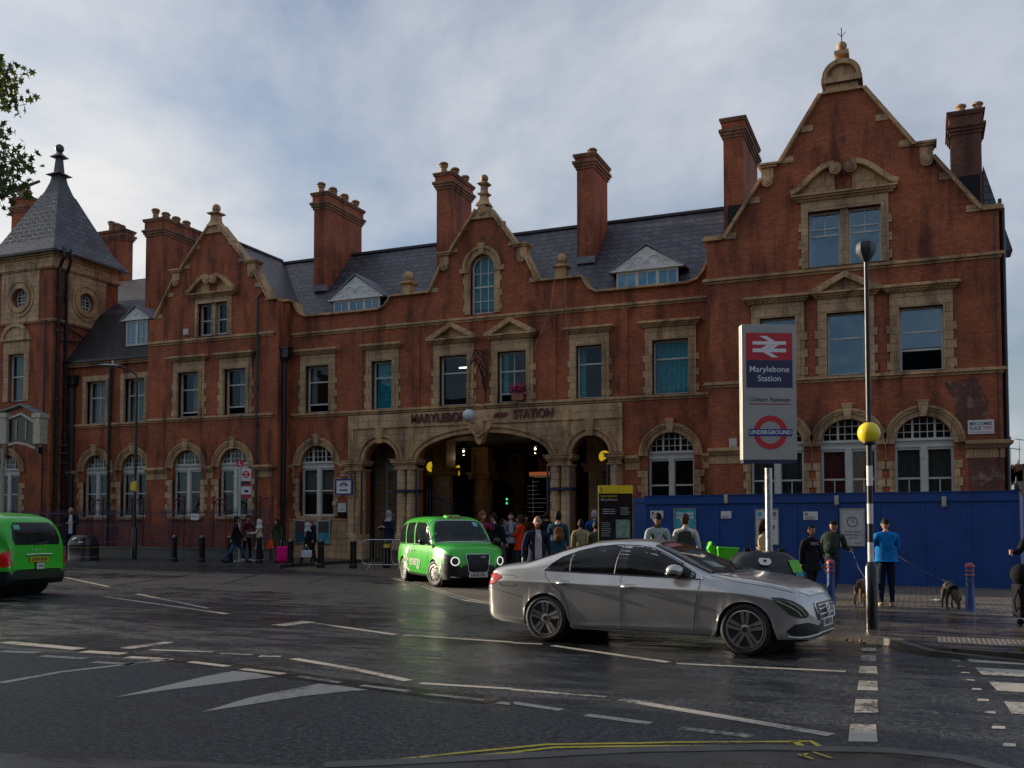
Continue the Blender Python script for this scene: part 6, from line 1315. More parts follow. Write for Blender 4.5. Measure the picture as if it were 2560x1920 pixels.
w0 = s.build('window_frames', WHITE, o); tag(w0, kind='stuff'); s = MB(); s.box(-50, 42, ys - .19, ys - .18, .5, 10); s.build('panes', P('dull_pane', (.02, .022, .025), .2), o)
# ---- plane tree at upper left
tx0, ty0 = at(-560, 12.5); o = thing('plane_tree', 'leafy plane tree hanging in at the upper left corner', 'tree', (tx0, ty0, 0)); BARK = P('plane_bark', (.12, .10, .07), .9, var=.4, scale=3, bump=.5)
s = MB(); s.tube([(tx0, ty0, 0), (tx0 + .1, ty0, 3), (tx0 + .2, ty0 + .1, 6), (tx0 + .3, ty0, 9)], [.4, .3, .22, .08], 12)
random.seed(11); limbs = []
for i in range(13):
    z = 3.5 + i * .45; a = i * 2.4; L_ = 3.2 - i * .12
    e = Vector((tx0 + .2 + L_ * math.cos(a), ty0 + L_ * math.sin(a), z + 1.2 + random.random())); limbs.append(e)
    s.tube([(tx0 + .15, ty0, z), (tx0 + .15 + .5 * L_ * math.cos(a), ty0 + .5 * L_ * math.sin(a), z + .8), tuple(e)], [.1, .06, .02], 6)
VIS = [((5, 165), 14), ((30, 150), 10), ((20, 200), 13), ((38, 190), 7), ((10, 225), 10), ((-20, 180), 30), ((-30, 220), 22), ((32, 232), 6), ((5, 305), 5), ((-20, 300), 14), ((18, 340), 8), ((35, 375), 10), ((50, 390), 7), ((10, 380), 12), ((64, 382), 3), ((5, 420), 12), ((28, 440), 10), ((45, 450), 6), ((-10, 470), 10), ((20, 462), 6), ((62, 465), 2), ((38, 478), 3), ((0, 500), 2), ((-30, 400), 30)]
s.build('trunk', BARK, o, smooth=50)
lf = MB(); tw_ = MB(); LS = [(0, -.5), (.12, -.2), (.48, -.28), (.3, 0), (.55, .22), (.2, .2), (0, .62), (-.2, .2), (-.55, .22), (-.3, 0), (-.48, -.28), (-.12, -.2)]
def leaf(p, sz):
    q = Matrix.Rotation(random.uniform(0, 6.28), 4, 'Z') @ Matrix.Rotation(random.gauss(1.2, .5), 4, 'X') @ Matrix.Rotation(random.uniform(0, 6.28), 4, 'Z')
    pts = [Vector(p) + (q @ Vector((a * sz, b * sz, .12 * sz * abs(a) * 2))) for a, b in LS] + [Vector(p)]
    lf.add(pts, [(i, (i + 1) % 12, 12) for i in range(12)])
dep = 11.5; base = Vector((*at(-140, dep + .3), 0)); 
def wp(px, py, dp): x, y = at(px, dp); return Vector((x, y, CAM_H + (1310 - py) / F_PX * dp))
for (px, py), n_ in VIS:
    px -= 24; c = wp(px, py, dep + random.uniform(-.5, .5)); root_ = wp(-170, py + 60, dep + .2); tw_.tube([root_, root_.lerp(c, .5) + Vector((0, 0, .05)), c], [.018, .01, .004], 4)
    for k in range(int(n_ * 1.9)): leaf(c + Vector((random.gauss(0, .075), random.gauss(0, .12), random.gauss(0, .085))), random.uniform(.07, .125))
for k in range(5200):
    e = random.choice(limbs); c = Vector((tx0 + .3, ty0, 6.2)); d_ = Vector((random.gauss(0, 1), random.gauss(0, 1), random.gauss(0, 1))).normalized() * random.uniform(.5, 1); p = c + Vector((d_.x * 3.0, d_.y * 3.0, d_.z * 3.0)); p = p.lerp(e, random.choice((0, .5, .75)))
    rel = p - Vector((0, 0, CAM_H)); u_ = rel.dot(RV) / rel.dot(FH) * F_PX + CX
    if u_ < -25: leaf(p, random.uniform(.09, .14))
def leaf_mat():
    m, nt, b = new_mat('plane_leaf'); tc = nd(nt, 'ShaderNodeTexCoord'); nz = nd(nt, 'ShaderNodeTexNoise', Scale=4., Detail=3.); nt.links.new(tc.outputs['Object'], nz.inputs['Vector'])
    nt.links.new(ramp(nt, nz.outputs['Fac'], .35, .72, (.022, .045, .012, 1), (.11, .11, .015, 1)), b.inputs['Base Color']); b.inputs['Roughness'].default_value = .5
    t = nd(nt, 'ShaderNodeBsdfTranslucent'); t.inputs[0].default_value = (.10, .14, .02, 1); mx = nd(nt, 'ShaderNodeMixShader'); mx.inputs[0].default_value = .3
    nt.links.new(b.outputs[0], mx.inputs[1]); nt.links.new(t.outputs[0], mx.inputs[2]); nt.links.new(mx.outputs[0], nt.nodes['Material Output'].inputs[0]); return m
for a, b2_ in (((wp(-170, 260, dep + .2)), Vector((tx0 + .2, ty0, 5))), (wp(-170, 480, dep + .2), Vector((tx0 + .2, ty0, 4.2)))): tw_.tube([b2_, b2_.lerp(a, .5) + Vector((0, 0, .2)), a], [.07, .045, .02], 6)
tw_.build('limb', BARK, o); lf.build('crown', leaf_mat(), o, recalc=False)
# ================================================================ vehicles
def lerp_tab(tab, x):
    if x <= tab[0][0]: return tab[0][1]
    for (a, b), (c, d) in zip(tab, tab[1:]):
        if x <= c:
            t = (x - a) / (c - a) if c > a else 1
            return b + (d - b) * t
    return tab[-1][1]
def smooth_tab(tab, x):       # monotone-ish Catmull-Rom through the table
    if x <= tab[0][0]: return tab[0][1]
    if x >= tab[-1][0]: return tab[-1][1]
    for i in range(len(tab) - 1):
        if x <= tab[i + 1][0]:
            p = tab; x0, y0 = p[i]; x1, y1 = p[i + 1]; h = x1 - x0; t = (x - x0) / h
            def sl(j):
                if j <= 0 or j >= len(p) - 1: k = min(max(j, 0), len(p) - 2); return (p[k + 1][1] - p[k][1]) / (p[k + 1][0] - p[k][0])
                a = (p[j][1] - p[j - 1][1]) / (p[j][0] - p[j - 1][0]); b = (p[j + 1][1] - p[j][1]) / (p[j + 1][0] - p[j][0])
                return 0 if a * b <= 0 else 2 * a * b / (a + b)
            m0, m1 = sl(i) * h, sl(i + 1) * h
            return y0 * (2 * t ** 3 - 3 * t * t + 1) + m0 * (t ** 3 - 2 * t * t + t) + y1 * (-2 * t ** 3 + 3 * t * t) + m1 * (t ** 3 - t * t)
def car_body(name, parent, top, belt, bot, halfw, side, axles, ra, zc, nexp, mexp, mats, matfn, step=.045):
    x0, x1 = top[0][0], top[-1][0]
    xs = set(); n = int((x1 - x0) / step)
    for i in range(n + 1): xs.add(round(x0 + (x1 - x0) * i / n, 4))
    for e in (x0, x1):
        for d in (.004, .012, .025, .04, .06, .085): xs.add(round(e + (d if e == x0 else -d), 4))
    for xa in axles:
        for i in range(25): xs.add(round(xa - ra * math.cos(PI * i / 24), 4))
    xs = sorted(xs); xs = [xs[0]] + [b for a, b in zip(xs, xs[1:]) if b - a > .0035]
    nt_ = 13; vs = []; nper = 0
    for x in xs:
        W = smooth_tab(halfw, x); zt = smooth_tab(top, x); zb_ = smooth_tab(belt, x); z0 = smooth_tab(bot, x); zb_ = min(zb_, zt - .004)
        za = z0; inar = False
        for xa in axles:
            q = ra * ra - (x - xa) ** 2
            if q > 0: za = max(za, zc + math.sqrt(q)); inar = True
        ring = []
        ring.append((0, za)); ring.append((W * .80, za)); 
        for f, k in side:
            z = z0 + (zb_ - z0) * f
            if z < za: z = za; f2 = (za - z0) / (zb_ - z0); k = lerp_tab(side, f2)
            ring.append((W * k + (.012 if inar and z <= za + .03 else 0), z))
        Wb = W * side[-1][1]; h = zt - zb_; ne = nexp(x) if callable(nexp) else nexp; me = mexp(x) if callable(mexp) else mexp
        for i in range(1, nt_ + 1):
            th = PI / 2 * i / nt_; y = Wb * max(0, math.cos(th)) ** (2 / ne) if i < nt_ else 0; ring.append((y, zb_ + h * math.sin(th) ** (2 / me)))
        full = [(y, z) for y, z in ring] + [(-y, z) for y, z in ring[-2:0:-1]]
        nper = len(full); vs += [(x, y, z) for y, z in full]
    fs = []
    for k in range(len(xs) - 1):
        for i in range(nper): j = (i + 1) % nper; fs.append((k * nper + i, (k + 1) * nper + i, (k + 1) * nper + j, k * nper + j))
    fs.append(tuple(range(nper))); fs.append(tuple((len(xs) - 1) * nper + i for i in range(nper)))
    mb = MB(); mb.add(vs, fs)
    for i, f in enumerate(fs):
        c = [sum(vs[k][a] for k in f) / len(f) for a in range(3)]; mb.mi[i] = matfn(*c)
    o = mb.build(name, mats, parent, smooth=32)
    bm = bmesh.new(); bm.from_mesh(o.data); bv = BVHTree.FromBMesh(bm); bm.free(); return o, bv
def densify(poly, maxl):
    out = []
    for i in range(len(poly)):
        a, b = Vector(poly[i]), Vector(poly[(i + 1) % len(poly)]); n = max(1, int((b - a).length / maxl))
        for k in range(n): out.append(a.lerp(b, k / n))
    return out
def decal(bv, pts, dirv, name, mat, parent, off=.004, maxl=.06, grid=None, mb=None):
    """flat outline given by 3-D points, pressed onto the body along dirv"""
    d = Vector(dirv).normalized(); pts = densify([Vector(p) for p in pts], maxl)
    u = d.orthogonal().normalized(); v = d.cross(u)
    p2 = [(p.dot(u), p.dot(v)) for p in pts]; bm = bmesh.new(); vv = [bm.verts.new((a, b, 0)) for a, b in p2]; bm.faces.new(vv)
    bmesh.ops.triangulate(bm, faces=bm.faces)
    for _ in range(4):
        es = [e for e in bm.edges if e.calc_length() > maxl * 1.6]
        if not es: break
        bmesh.ops.subdivide_edges(bm, edges=es, cuts=1, use_grid_fill=False); bmesh.ops.triangulate(bm, faces=bm.faces)
    for v_ in bm.verts:
        w0 = u * v_.co.x + v * v_.co.y; o = w0 + d * (-8 - w0.dot(d) + 0)
        hit, nrm, _, _ = bv.ray_cast(o, d)
        if hit is None:
            hit, nrm, _, _ = bv.find_nearest(w0 + d * (pts[0].dot(d)))
        if nrm.dot(d) > 0: nrm = -nrm
        v_.co = hit + nrm * off
    own = mb is None; mb = mb or MB(); mb.add([tuple(v_.co) for v_ in bm.verts], [tuple(x.index for x in f.verts) for f in (bm.verts.index_update(), bm.faces)[1]]); bm.free()
    if own: return mb.build(name, mat, parent, smooth=50, recalc=True)
def press(bv, pts, dirv, off=.003, n=8):
    d = Vector(dirv).normalized(); out = []; pts = [Vector(p) for p in pts]
    for a, b in zip(pts, pts[1:]):
        m_ = max(1, int((b - a).length / .07))
        for k in range(m_ + (1 if b is pts[-1] else 0)):
            w0 = a.lerp(b, k / m_); hit, nrm, _, _ = bv.ray_cast(w0 + d * (-8 - w0.dot(d)), d)
            if hit is None: hit, nrm, _, _ = bv.find_nearest(w0)
            if nrm.dot(d) > 0: nrm = -nrm
            out.append(hit + nrm * off)
    return out
def wheel(parent, x, y, r, rr, wdt, style, rimm, yaw=0):
    sgn = 1 if y > 0 else -1; o = bpy.data.objects.new('wheel', None)
    t = MB(); T = Matrix.Translation((x, y, r)) @ Matrix.Rotation(yaw, 4, 'Z') @ Matrix.Scale(sgn, 4, (0, 1, 0)); t.M = T; w2 = wdt / 2
    t.lathe([(rr, -w2 + .02), (r - .03, -w2), (r - .006, -w2 + .03), (r, -w2 + .06), (r, w2 - .05), (r - .008, w2 - .025), (r - .035, w2 - .003), (rr + .03, w2), (rr + .004, w2 - .012), (rr, w2 - .03)], (0, 0, 0), 40, axis='y')
    for k in (-.05, 0, .05): pass
    wo = t.build('wheel', TYRE, parent, smooth=50)
    m = MB(); m.M = T
    m.lathe([(rr + .002, w2 - .09), (rr + .004, w2 - .008), (rr - .012, w2 - .004), (rr - .022, w2 - .02), (rr - .026, w2 - .088)], (0, 0, 0), 40, axis='y')
    if style == 'twin':
        for k in range(5):
            a = 2 * PI * k / 5 + .3
            for da, oo in ((-.13, -1), (.13, 1)):
                for q in range(1):
                    ca, sa = math.cos(a), math.sin(a); c2, s2 = math.cos(a + da * 1.25), math.sin(a + da * 1.25); p0 = Vector((ca * .055 - oo * sa * .022, 0, sa * .055 + oo * ca * .022)); p1 = Vector((c2 * (rr - .015), 0, s2 * (rr - .015)))
                    d = (p1 - p0).normalized(); nn = Vector((-d.z, 0, d.x)); wa, wb = .017, .026
                    A = [p0 + nn * wa, p0 - nn * wa, p1 - nn * wb, p1 + nn * wb]
                    m.hexa([(p.x, w2 - (.035 if i < 2 else .05), p.z) for i, p in enumerate(A)], [(p.x, w2 - (.018 if i < 2 else .008), p.z) for i, p in enumerate(A)])
        m.lathe([(.062, w2 - .06), (.062, w2 - .02), (.045, w2 - .012)], (0, 0, 0), 20, axis='y')
    else:
        m.lathe([(rr - .02, w2 - .05), (rr - .03, w2 - .03), (.12, w2 - .015), (.06, w2 - .012)], (0, 0, 0), 28, axis='y')
        for k in range(10): a = 2 * PI * k / 10; m.sphere((math.cos(a) * rr * .68, w2 - .012, math.sin(a) * rr * .68), (.02, .012, .02), 8, 5)
    m.build('rim', rimm, wo, smooth=40)
    b = MB(); b.M = T; b.lathe([(rr - .028, w2 - .12), (rr - .028, w2 - .10)], (0, 0, 0), 28, axis='y'); b.build('brake_disc', P('brake_dark', (.02, .02, .02), .5, .5), wo)
    h = MB(); h.M = T; h.lathe([(.036, w2 - .02), (.034, w2 - .009)], (0, 0, 0), 16, axis='y'); h.build('hub_cap', P('hub_grey', (.06, .06, .065), .3, .7), wo)
    return wo
TYRE = P('tyre_rubber', (.012, .012, .012), .62, var=.3, scale=14, bump=.15)
RIM = P('alloy_rim', (.42, .41, .39), .28, .85, .1); CHROME = P('chrome', (.7, .7, .7), .12, 1., .02)
def paint(name, col, metal, rough, flake=0, drops=0):
    m, nt, b = new_mat(name); tc = nd(nt, 'ShaderNodeTexCoord'); nz = nd(nt, 'ShaderNodeTexNoise', Scale=2.2, Detail=5.); nt.links.new(tc.outputs['Object'], nz.inputs['Vector'])
    nt.links.new(mixrgb(nt, 1., (*col, 1), ramp(nt, nz.outputs['Fac'], .3, .7, (.88, .88, .88, 1), (1.08, 1.08, 1.08, 1)), 'MULTIPLY'), b.inputs['Base Color'])
    b.inputs['Metallic'].default_value = metal; b.inputs['Roughness'].default_value = rough; b.inputs['Coat Weight'].default_value = .55; b.inputs['Coat Roughness'].default_value = .05
    vo = nd(nt, 'ShaderNodeTexVoronoi', Scale=75.); nt.links.new(tc.outputs['Object'], vo.inputs['Vector']); g_ = nd(nt, 'ShaderNodeTexNoise', Scale=5., Detail=2.); nt.links.new(tc.outputs['Object'], g_.inputs['Vector'])
    mu = nd(nt, 'ShaderNodeMath', operation='MULTIPLY'); nt.links.new(ramp(nt, vo.outputs['Distance'], .12, .3, (1, 1, 1, 1), (0, 0, 0, 1)), mu.inputs[0]); nt.links.new(ramp(nt, g_.outputs['Fac'], .45, .6), mu.inputs[1])
    bp = nd(nt, 'ShaderNodeBump', Strength=.18, Distance=.004); nt.links.new(mu.outputs[0], bp.inputs['Height']); nt.links.new(bp.outputs[0], b.inputs['Coat Normal']); nt.links.new(bp.outputs[0], b.inputs['Normal'])
    return m
SILVERP = paint('silver_car_paint', (.48, .48, .465), .68, .24); GREENP = paint('green_taxi_paint', (.03, .50, .02), .0, .30)
CARBLK = P('car_black_plastic', (.012, .012, .013), .35, var=.2)
def cglass(name, base, rough=.04):
    m, nt, b = new_mat(name); tc = nd(nt, 'ShaderNodeTexCoord'); nz = nd(nt, 'ShaderNodeTexNoise', Scale=2.5, Detail=3.); nt.links.new(tc.outputs['Object'], nz.inputs['Vector'])
    nt.links.new(ramp(nt, nz.outputs['Fac'], .4, .65, (*[c * .5 for c in base], 1), (*base, 1)), b.inputs['Base Color']); b.inputs['Roughness'].default_value = rough; b.inputs['Specular IOR Level'].default_value = .32
    sp = nd(nt, 'ShaderNodeTexVoronoi', Scale=60.); nt.links.new(tc.outputs['Object'], sp.inputs['Vector']); bp = nd(nt, 'ShaderNodeBump', Strength=.12, Distance=.004); nt.links.new(ramp(nt, sp.outputs['Distance'], .1, .25, (1, 1, 1, 1), (0, 0, 0, 1)), bp.inputs['Height']); nt.links.new(bp.outputs[0], b.inputs['Normal']); return m
CGL = cglass('dark_car_glass', (.010, .011, .013)); CGLT = cglass('taxi_glass', (.022, .03, .03), .08); CGLW = cglass('windscreen_glass', (.03, .035, .038), .05)
# ------------------------------------------------ silver saloon
cx_r, cy_r = at(1366, 14.1); cx_f, cy_f = at(1863, 12.55)
hv = (Vector((cx_f, cy_f)) - Vector((cx_r, cy_r))).normalized(); ang = math.atan2(hv.y, hv.x)
lat = Vector((hv.y, -hv.x)); mid = (Vector((cx_f, cy_f)) + Vector((cx_r, cy_r))) / 2 - lat * .84       # camera-side wheels -> centre line
car = local('parked_car', 'silver saloon car crossing in front of the station with alloy wheels', 'car', (mid.x, mid.y, ZR0), ang)
car.name = 'silver_saloon_car'; LOC[car.name] = Vector((0, 0, 0))
top = [(-2.60, .62), (-2.56, .90), (-2.46, 1.06), (-2.25, 1.10), (-1.95, 1.14), (-1.6, 1.25), (-1.2, 1.375), (-.8, 1.445), (-.4, 1.468), (-.1, 1.458), (.1, 1.425), (.35, 1.345), (.7, 1.205), (.98, 1.09), (1.18, 1.04), (1.55, 1.0), (1.85, .95), (2.06, .87), (2.18, .75), (2.25, .62), (2.28, .52)]
belt = [(-2.60, .58), (-2.54, .82), (-2.4, .965), (-2.0, 1.00), (-1.5, 1.0), (-.5, .985), (.5, .965), (1.2, .945), (1.6, .905), (2.0, .80), (2.16, .70), (2.24, .58), (2.28, .45)]
bot = [(-2.60, .42), (-2.5, .30), (-2.2, .24), (-1.0, .20), (1.0, .20), (2.0, .19), (2.2, .2), (2.28, .28)]
hw = [(-2.60, .50), (-2.585, .62), (-2.54, .74), (-2.42, .83), (-2.1, .885), (-1.47, .92), (0, .925), (1.2, .925), (1.6, .915), (1.9, .88), (2.07, .80), (2.17, .70), (2.24, .55), (2.28, .38)]
side = [(0, .915), (.06, .955), (.14, .965), (.22, .975), (.34, .984), (.5, .988), (.64, .988), (.74, .990), (.79, .9995), (.81, .999), (.85, .985), (.92, .962), (1, .925)]
sal, bv = car_body('body', car, top, belt, bot, hw, side, (-1.47, 1.47), .368, .325, lambda x: 3.4 if x < 1.2 else 3.0, lambda x: 2.1, [SILVERP, CARBLK], lambda x, y, z: 1 if z < .215 else 0)
SD = (0, 1, 0)       # camera side is local -y: press along +y
def sidepair(pts, name, mat, off=.004, both=True, **k):
    r = decal(bv, [(a, -1, b) for a, b in pts], (0, 1, 0), name, mat, car, off, **k)
    if both: decal(bv, [(a, 1, b) for a, b in pts], (0, -1, 0), name, mat, car, off, **k)
    return r
dlo_t = [(-1.50, 1.03), (-1.42, 1.10), (-1.25, 1.21), (-1.0, 1.305), (-.7, 1.37), (-.4, 1.395), (-.1, 1.387), (.12, 1.35), (.35, 1.265), (.6, 1.15), (.8, 1.045), (.90, .968)]
dlo_b = [(.90, .957), (.3, .972), (-.5, .992), (-1.2, 1.01), (-1.50, 1.02)]
sidepair(dlo_t + dlo_b, 'pillar_trim', P('gloss_black_trim', (.006, .006, .006), .15, var=.05), .002)
def clip_top(x): return smooth_tab(dlo_t, x)
def clip_bot(x): return lerp_tab(dlo_b[::-1], x)
for a, b in ((-1.44, -1.10), (-1.06, -.36), (-.20, .80)):
    n = 8; pts = [(a + (b - a) * i / n, max(clip_top(a + (b - a) * i / n) - .022, clip_bot(a + (b - a) * i / n) + .006)) for i in range(n + 1)] + [(b - (b - a) * i / n, clip_bot(b - (b - a) * i / n) + .008) for i in range(n + 1)]
    sidepair(pts, 'side_window', CGL, .006)
s = MB()
for sg in (-1, 1):
    s.cut(); s.tube(press(bv, [(a, sg, b) for a, b in dlo_t[:-1]] + [(.90, sg, .962)], (0, -sg, 0), .006), .009, 5)
    s.cut(); s.tube(press(bv, [(a, sg, b) for a, b in dlo_b], (0, -sg, 0), .006), .010, 5)
s.build('chrome_trim', CHROME, car, smooth=60)
s = MB()
for a, b in ((-1.08, .004),): 
    s.tube(press(bv, [(a, -1, clip_bot(a)), (a - .0, -1, clip_top(a) - .01)], (0, 1, 0), .008), .008, 4)
s.cut(); s.tube(press(bv, [(-.38, -1, clip_bot(-.38)), (-.33, -1, clip_top(-.33) - .01)], (0, 1, 0), .008), .008, 4); s.build('window_divider', P('divider_grey', (.2, .19, .17), .4, .5), car)
# roof and rear screens
decal(bv, [(.10, -.52, 2), (.10, .52, 2), (.6, .66, 2), (.98, .75, 2), (1.16, .4, 2), (1.19, 0, 2), (1.16, -.4, 2), (.98, -.75, 2), (.6, -.66, 2)], (0, 0, -1), 'windscreen', CGLW, car, .006)
decal(bv, [(-.92, -.50, 2), (-.92, .50, 2), (-1.45, .62, 2), (-1.93, .66, 2), (-1.93, -.66, 2), (-1.45, -.62, 2)], (0, 0, -1), 'rear_window', CGL, car, .006)
s = MB(); s.cut(); s.tube(press(bv, [(.10, -.52, 2), (.6, -.66, 2), (.98, -.75, 2)], (0, 0, -1), .008), .012, 5); s.cut(); s.tube(press(bv, [(.99, -.73, 2), (1.17, -.4, 2), (1.20, 0, 2), (1.17, .4, 2), (.99, .73, 2)], (0, 0, -1), .008), .018, 5); s.cut(); s.tube(press(bv, [(1.13, -.1, 2), (.9, .30, 2), (.8, .5, 2)], (0, 0, -1), .02), .01, 5); s.build('wiper_trim', CARBLK, car)
GAP = P('panel_gap', (.01, .01, .01), .8, var=.1)
s = MB()
for sg in (-1, 1):
    for pts in ([(-1.50, 1.0), (-1.46, .92), (-1.22, .72), (-1.10, .54), (-1.06, .3)], [(-.28, .985), (-.27, .8), (-.28, .5), (-.30, .3), (-.32, .25)], [(.88, .95), (.87, .9), (.84, .75), (.80, .5), (.78, .24)], [(-2.52, .74), (-2.3, .71), (-1.86, .62)], [(1.0, 1.0), (1.3, .95), (1.8, .88), (2.02, .82), (2.12, .76)], [(1.86, .68), (2.02, .70)], [(-1.1, .245), (0, .235), (1.1, .235)],
                [(-2.28, .905), (-2.26, .93), (-2.0, .935), (-1.96, .91), (-1.97, .80), (-2.02, .77), (-2.24, .78), (-2.28, .82), (-2.28, .905)]):
        s.cut(); s.tube(press(bv, [(a, sg, b) for a, b in pts], (0, -sg, 0), .0005), .0042, 4)
s.cut(); s.tube(press(bv, [(1.05, -.74, 2), (1.8, -.72, 2), (2.1, -.60, 2), (2.17, -.4, 2), (2.17, .4, 2), (2.1, .6, 2)], (0, 0, -1), .0005), .0042, 4); s.build('panel_gap', GAP, car)
s = MB()
for x, z in ((-1.14, .845), (-.12, .825)):
    hit = press(bv, [(x, -1, z), (x + .01, -1, z)], (0, 1, 0), .0)[0]; s.cut(); s.tube([(x - .13, hit.y + .01, z), (x - .11, hit.y - .03, z + .004), (x, hit.y - .045, z + .004), (x + .11, hit.y - .03, z), (x + .13, hit.y + .01, z - .003)], [.012, .016, .018, .016, .012], 8)
s.build('door_handle', P('satin_handle', (.45, .45, .44), .25, .8), car, smooth=60)
s = MB()
for x, z in ((-1.14, .85), (-.12, .83)): s.cut(); decal(bv, [(x - .09, -1, z - .028), (x + .09, -1, z - .028), (x + .07, -1, z + .03), (x - .07, -1, z + .03)], (0, 1, 0), '', None, car, .002, mb=s)
s.build('handle_recess', P('recess_grey', (.10, .10, .095), .5), car)
for sg in (-1, 1):       # mirrors
    s = MB(); y = sg * .90
    s.M = Matrix.Translation((.56, sg * 1.0, 1.07)) @ Matrix.Rotation(sg * .12, 4, 'Z'); s.sphere((0, 0, 0), (.115, .125, .082), 16, 10); mi = s.build('mirror', SILVERP, car, smooth=60)
    s = MB(); s.M = Matrix.Translation((.54, sg * 1.0, 1.05)); s.sphere((0, 0, -.022), (.11, .12, .05), 14, 8); s.tube([(0, -sg * .04, -.04), (.02, -sg * .12, -.06), (.05, -sg * .17, -.08)], .028, 6); s.build('mirror_foot', CARBLK, mi, smooth=50)
# lights
HL_ = cglass('headlamp_glass', (.11, .11, .10)); 
s = MB(); hl = [(1.80, .755), (1.93, .755), (2.06, .715), (2.16, .64), (2.205, .55), (2.19, .50), (2.12, .495), (2.02, .54), (1.91, .65)]
for sg in (-1, 1):
    d = (-.55, -sg * .83, 0)
    decal(bv, [(a, sg * lerp_tab(hw, a) * .98, b) for a, b in hl], d, 'headlight', HL_, car, .008, maxl=.04)
    s.cut(); s.tube(press(bv, [(a, sg * lerp_tab(hw, a) * .98, b) for a, b in ((1.87, .715), (1.95, .68), (2.03, .64), (2.10, .585), (2.14, .52))], d, .010), .007, 5)
    s.cut(); s.tube(press(bv, [(a, sg * lerp_tab(hw, a) * .98, b) for a, b in ((1.99, .705), (2.08, .66), (2.14, .60), (2.18, .53))], d, .010), .006, 5)
s.build('daylight_strip', P('lamp_strip', (.42, .40, .26), .25, .6), car)
TL_ = P('red_lamp_glass', (.38, .004, .008), .15, var=.2, coat=.6, emis=((1, .03, .02), .03))
for sg in (-1, 1):
    decal(bv, [(-2.56, sg * .68, .955), (-2.44, sg * .82, .965), (-2.28, sg * .86, .92), (-2.25, sg * .86, .89), (-2.36, sg * .85, .82), (-2.50, sg * .78, .77), (-2.56, sg * .68, .76), (-2.59, sg * .55, .78), (-2.59, sg * .52, .93)], (.62, -sg * .78, 0), 'tail_light', TL_, car, .008, maxl=.05)
# front face
fr_ = lambda pts, name, mat, off=.006, **k: decal(bv, [(3, a, b) for a, b in pts], (-1, 0, 0), name, mat, car, off, **k)
fr_([(-.40, .67), (.40, .67), (.44, .60), (.38, .46), (-.38, .46), (-.44, .60)], 'grille', CARBLK, .01, maxl=.05)
s = MB()
for z in (.52, .585, .63): s.cut(); s.tube(press(bv, [(3, -.36, z), (3, 0, z + .005), (3, .36, z)], (-1, 0, 0), .018), .011, 6)
s.cut(); s.tube(press(bv, [(3, a, b) for a, b in ((-.40, .67), (.40, .67), (.44, .60), (.38, .46), (-.38, .46), (-.44, .60), (-.40, .67))], (-1, 0, 0), .012), .011, 6)
s.build('grille_bar', CHROME, car, smooth=60)
s = MB(); fx = press(bv, [(3, 0, .57), (3, .01, .57)], (-1, 0, 0), .03)[0].x + .012
s.tube([(fx, .088 * math.cos(a), .575 + .088 * math.sin(a)) for a in [i * PI / 12 for i in range(24)]], .009, 6, closed=True)
for a in (90, 210, 330): s.tube([(fx, 0, .575), (fx, .08 * math.cos(R_(a)), .575 + .08 * math.sin(R_(a)))], [.02, .004], 5)
s.build('grille_badge', CHROME, car, smooth=60)
fr_([(-.62, .36), (-.30, .40), (.30, .40), (.62, .36), (.60, .27), (-.60, .27)], 'lower_intake', CARBLK, .008)
for sg in (-1, 1): decal(bv, [(1.98, sg * .83, .33), (2.1, sg * .80, .42), (2.24, sg * .68, .44), (2.31, sg * .5, .40), (2.31, sg * .5, .30), (2.2, sg * .7, .27), (2.05, sg * .8, .28)], (-.6, -sg * .8, 0), 'bumper_intake', CARBLK, car, .008, maxl=.05)
s = MB(); s.tube(press(bv, [(2.02, -.84, .262), (2.15, -.76, .25), (2.3, -.5, .275)], (-.6, .8, 0), .012) + press(bv, [(3, -.3, .29), (3, .3, .29)], (-1, 0, 0), .012) + press(bv, [(2.3, .5, .275), (2.15, .76, .25), (2.02, .84, .262)], (-.6, -.8, 0), .012), .014, 6); s.build('bumper_lip', SILVERP, car, smooth=60)
s = MB(); s.M = Matrix.Translation((2.285, 0, .41)); s.box(0, .015, -.26, .26, -.056, .056); pl = s.build('number_plate', P('white_plate', (.55, .55, .50), .35, var=.03), car)
s = MB(); add_text(s, 'HX17 O', .095, Matrix.Translation((2.302, .02, .41)) @ Matrix.Rotation(PI / 2, 4, 'Z') @ Matrix.Rotation(PI / 2, 4, 'X'), .001, bold=.003); s.build('plate_lettering', DARKTXT, pl); s = MB(); s.box(2.3005, 2.302, -.258, -.215, .356, .464); s.build('plate_band', P('plate_blue', (.02, .06, .35), .4), pl)
s = MB()
for x in (1.47, -1.47): s.cut(); s.lathe([(.366, -.80), (.366, .80)], (x, 0, .325), 32, axis='y')
s.build('wheel_well', P('wheel_well_black', (.004, .004, .004), .9), car)
for x in (-1.47, 1.47):
    for y in (-.80, .80): wheel(car, x, y, .335, .245, .225, 'twin', RIM, yaw=.04 if x > 0 else 0)
s = MB()
for sg in (-1, 1): s.cut(); s.tube(press(bv, [(-1.08, sg, .225), (1.08, sg, .222)], (0, -sg, 0), .006), .011, 5)
s.build('sill_trim', P('sill_dark_chrome', (.25, .25, .25), .3, .8), car)
s = MB(); s.box(1.12, 1.28, -.45, -.25, 1.05, 1.052); 
decal(bv, [(.72, -.42, 2), (.82, -.16, 2), (1.0, -.20, 2), (.92, -.48, 2)], (0, 0, -1), 'dashboard_papers', P('green_white_paper', (.17, .24, .19), .5, var=.3), car, .008)
decal(bv, [(.16, -.40, 2), (.16, .05, 2), (.28, .05, 2), (.28, -.42, 2)], (0, 0, -1), 'screen_sticker', P('faded_red_sticker', (.28, .06, .06), .5, var=.5, scale=12), car, .008)
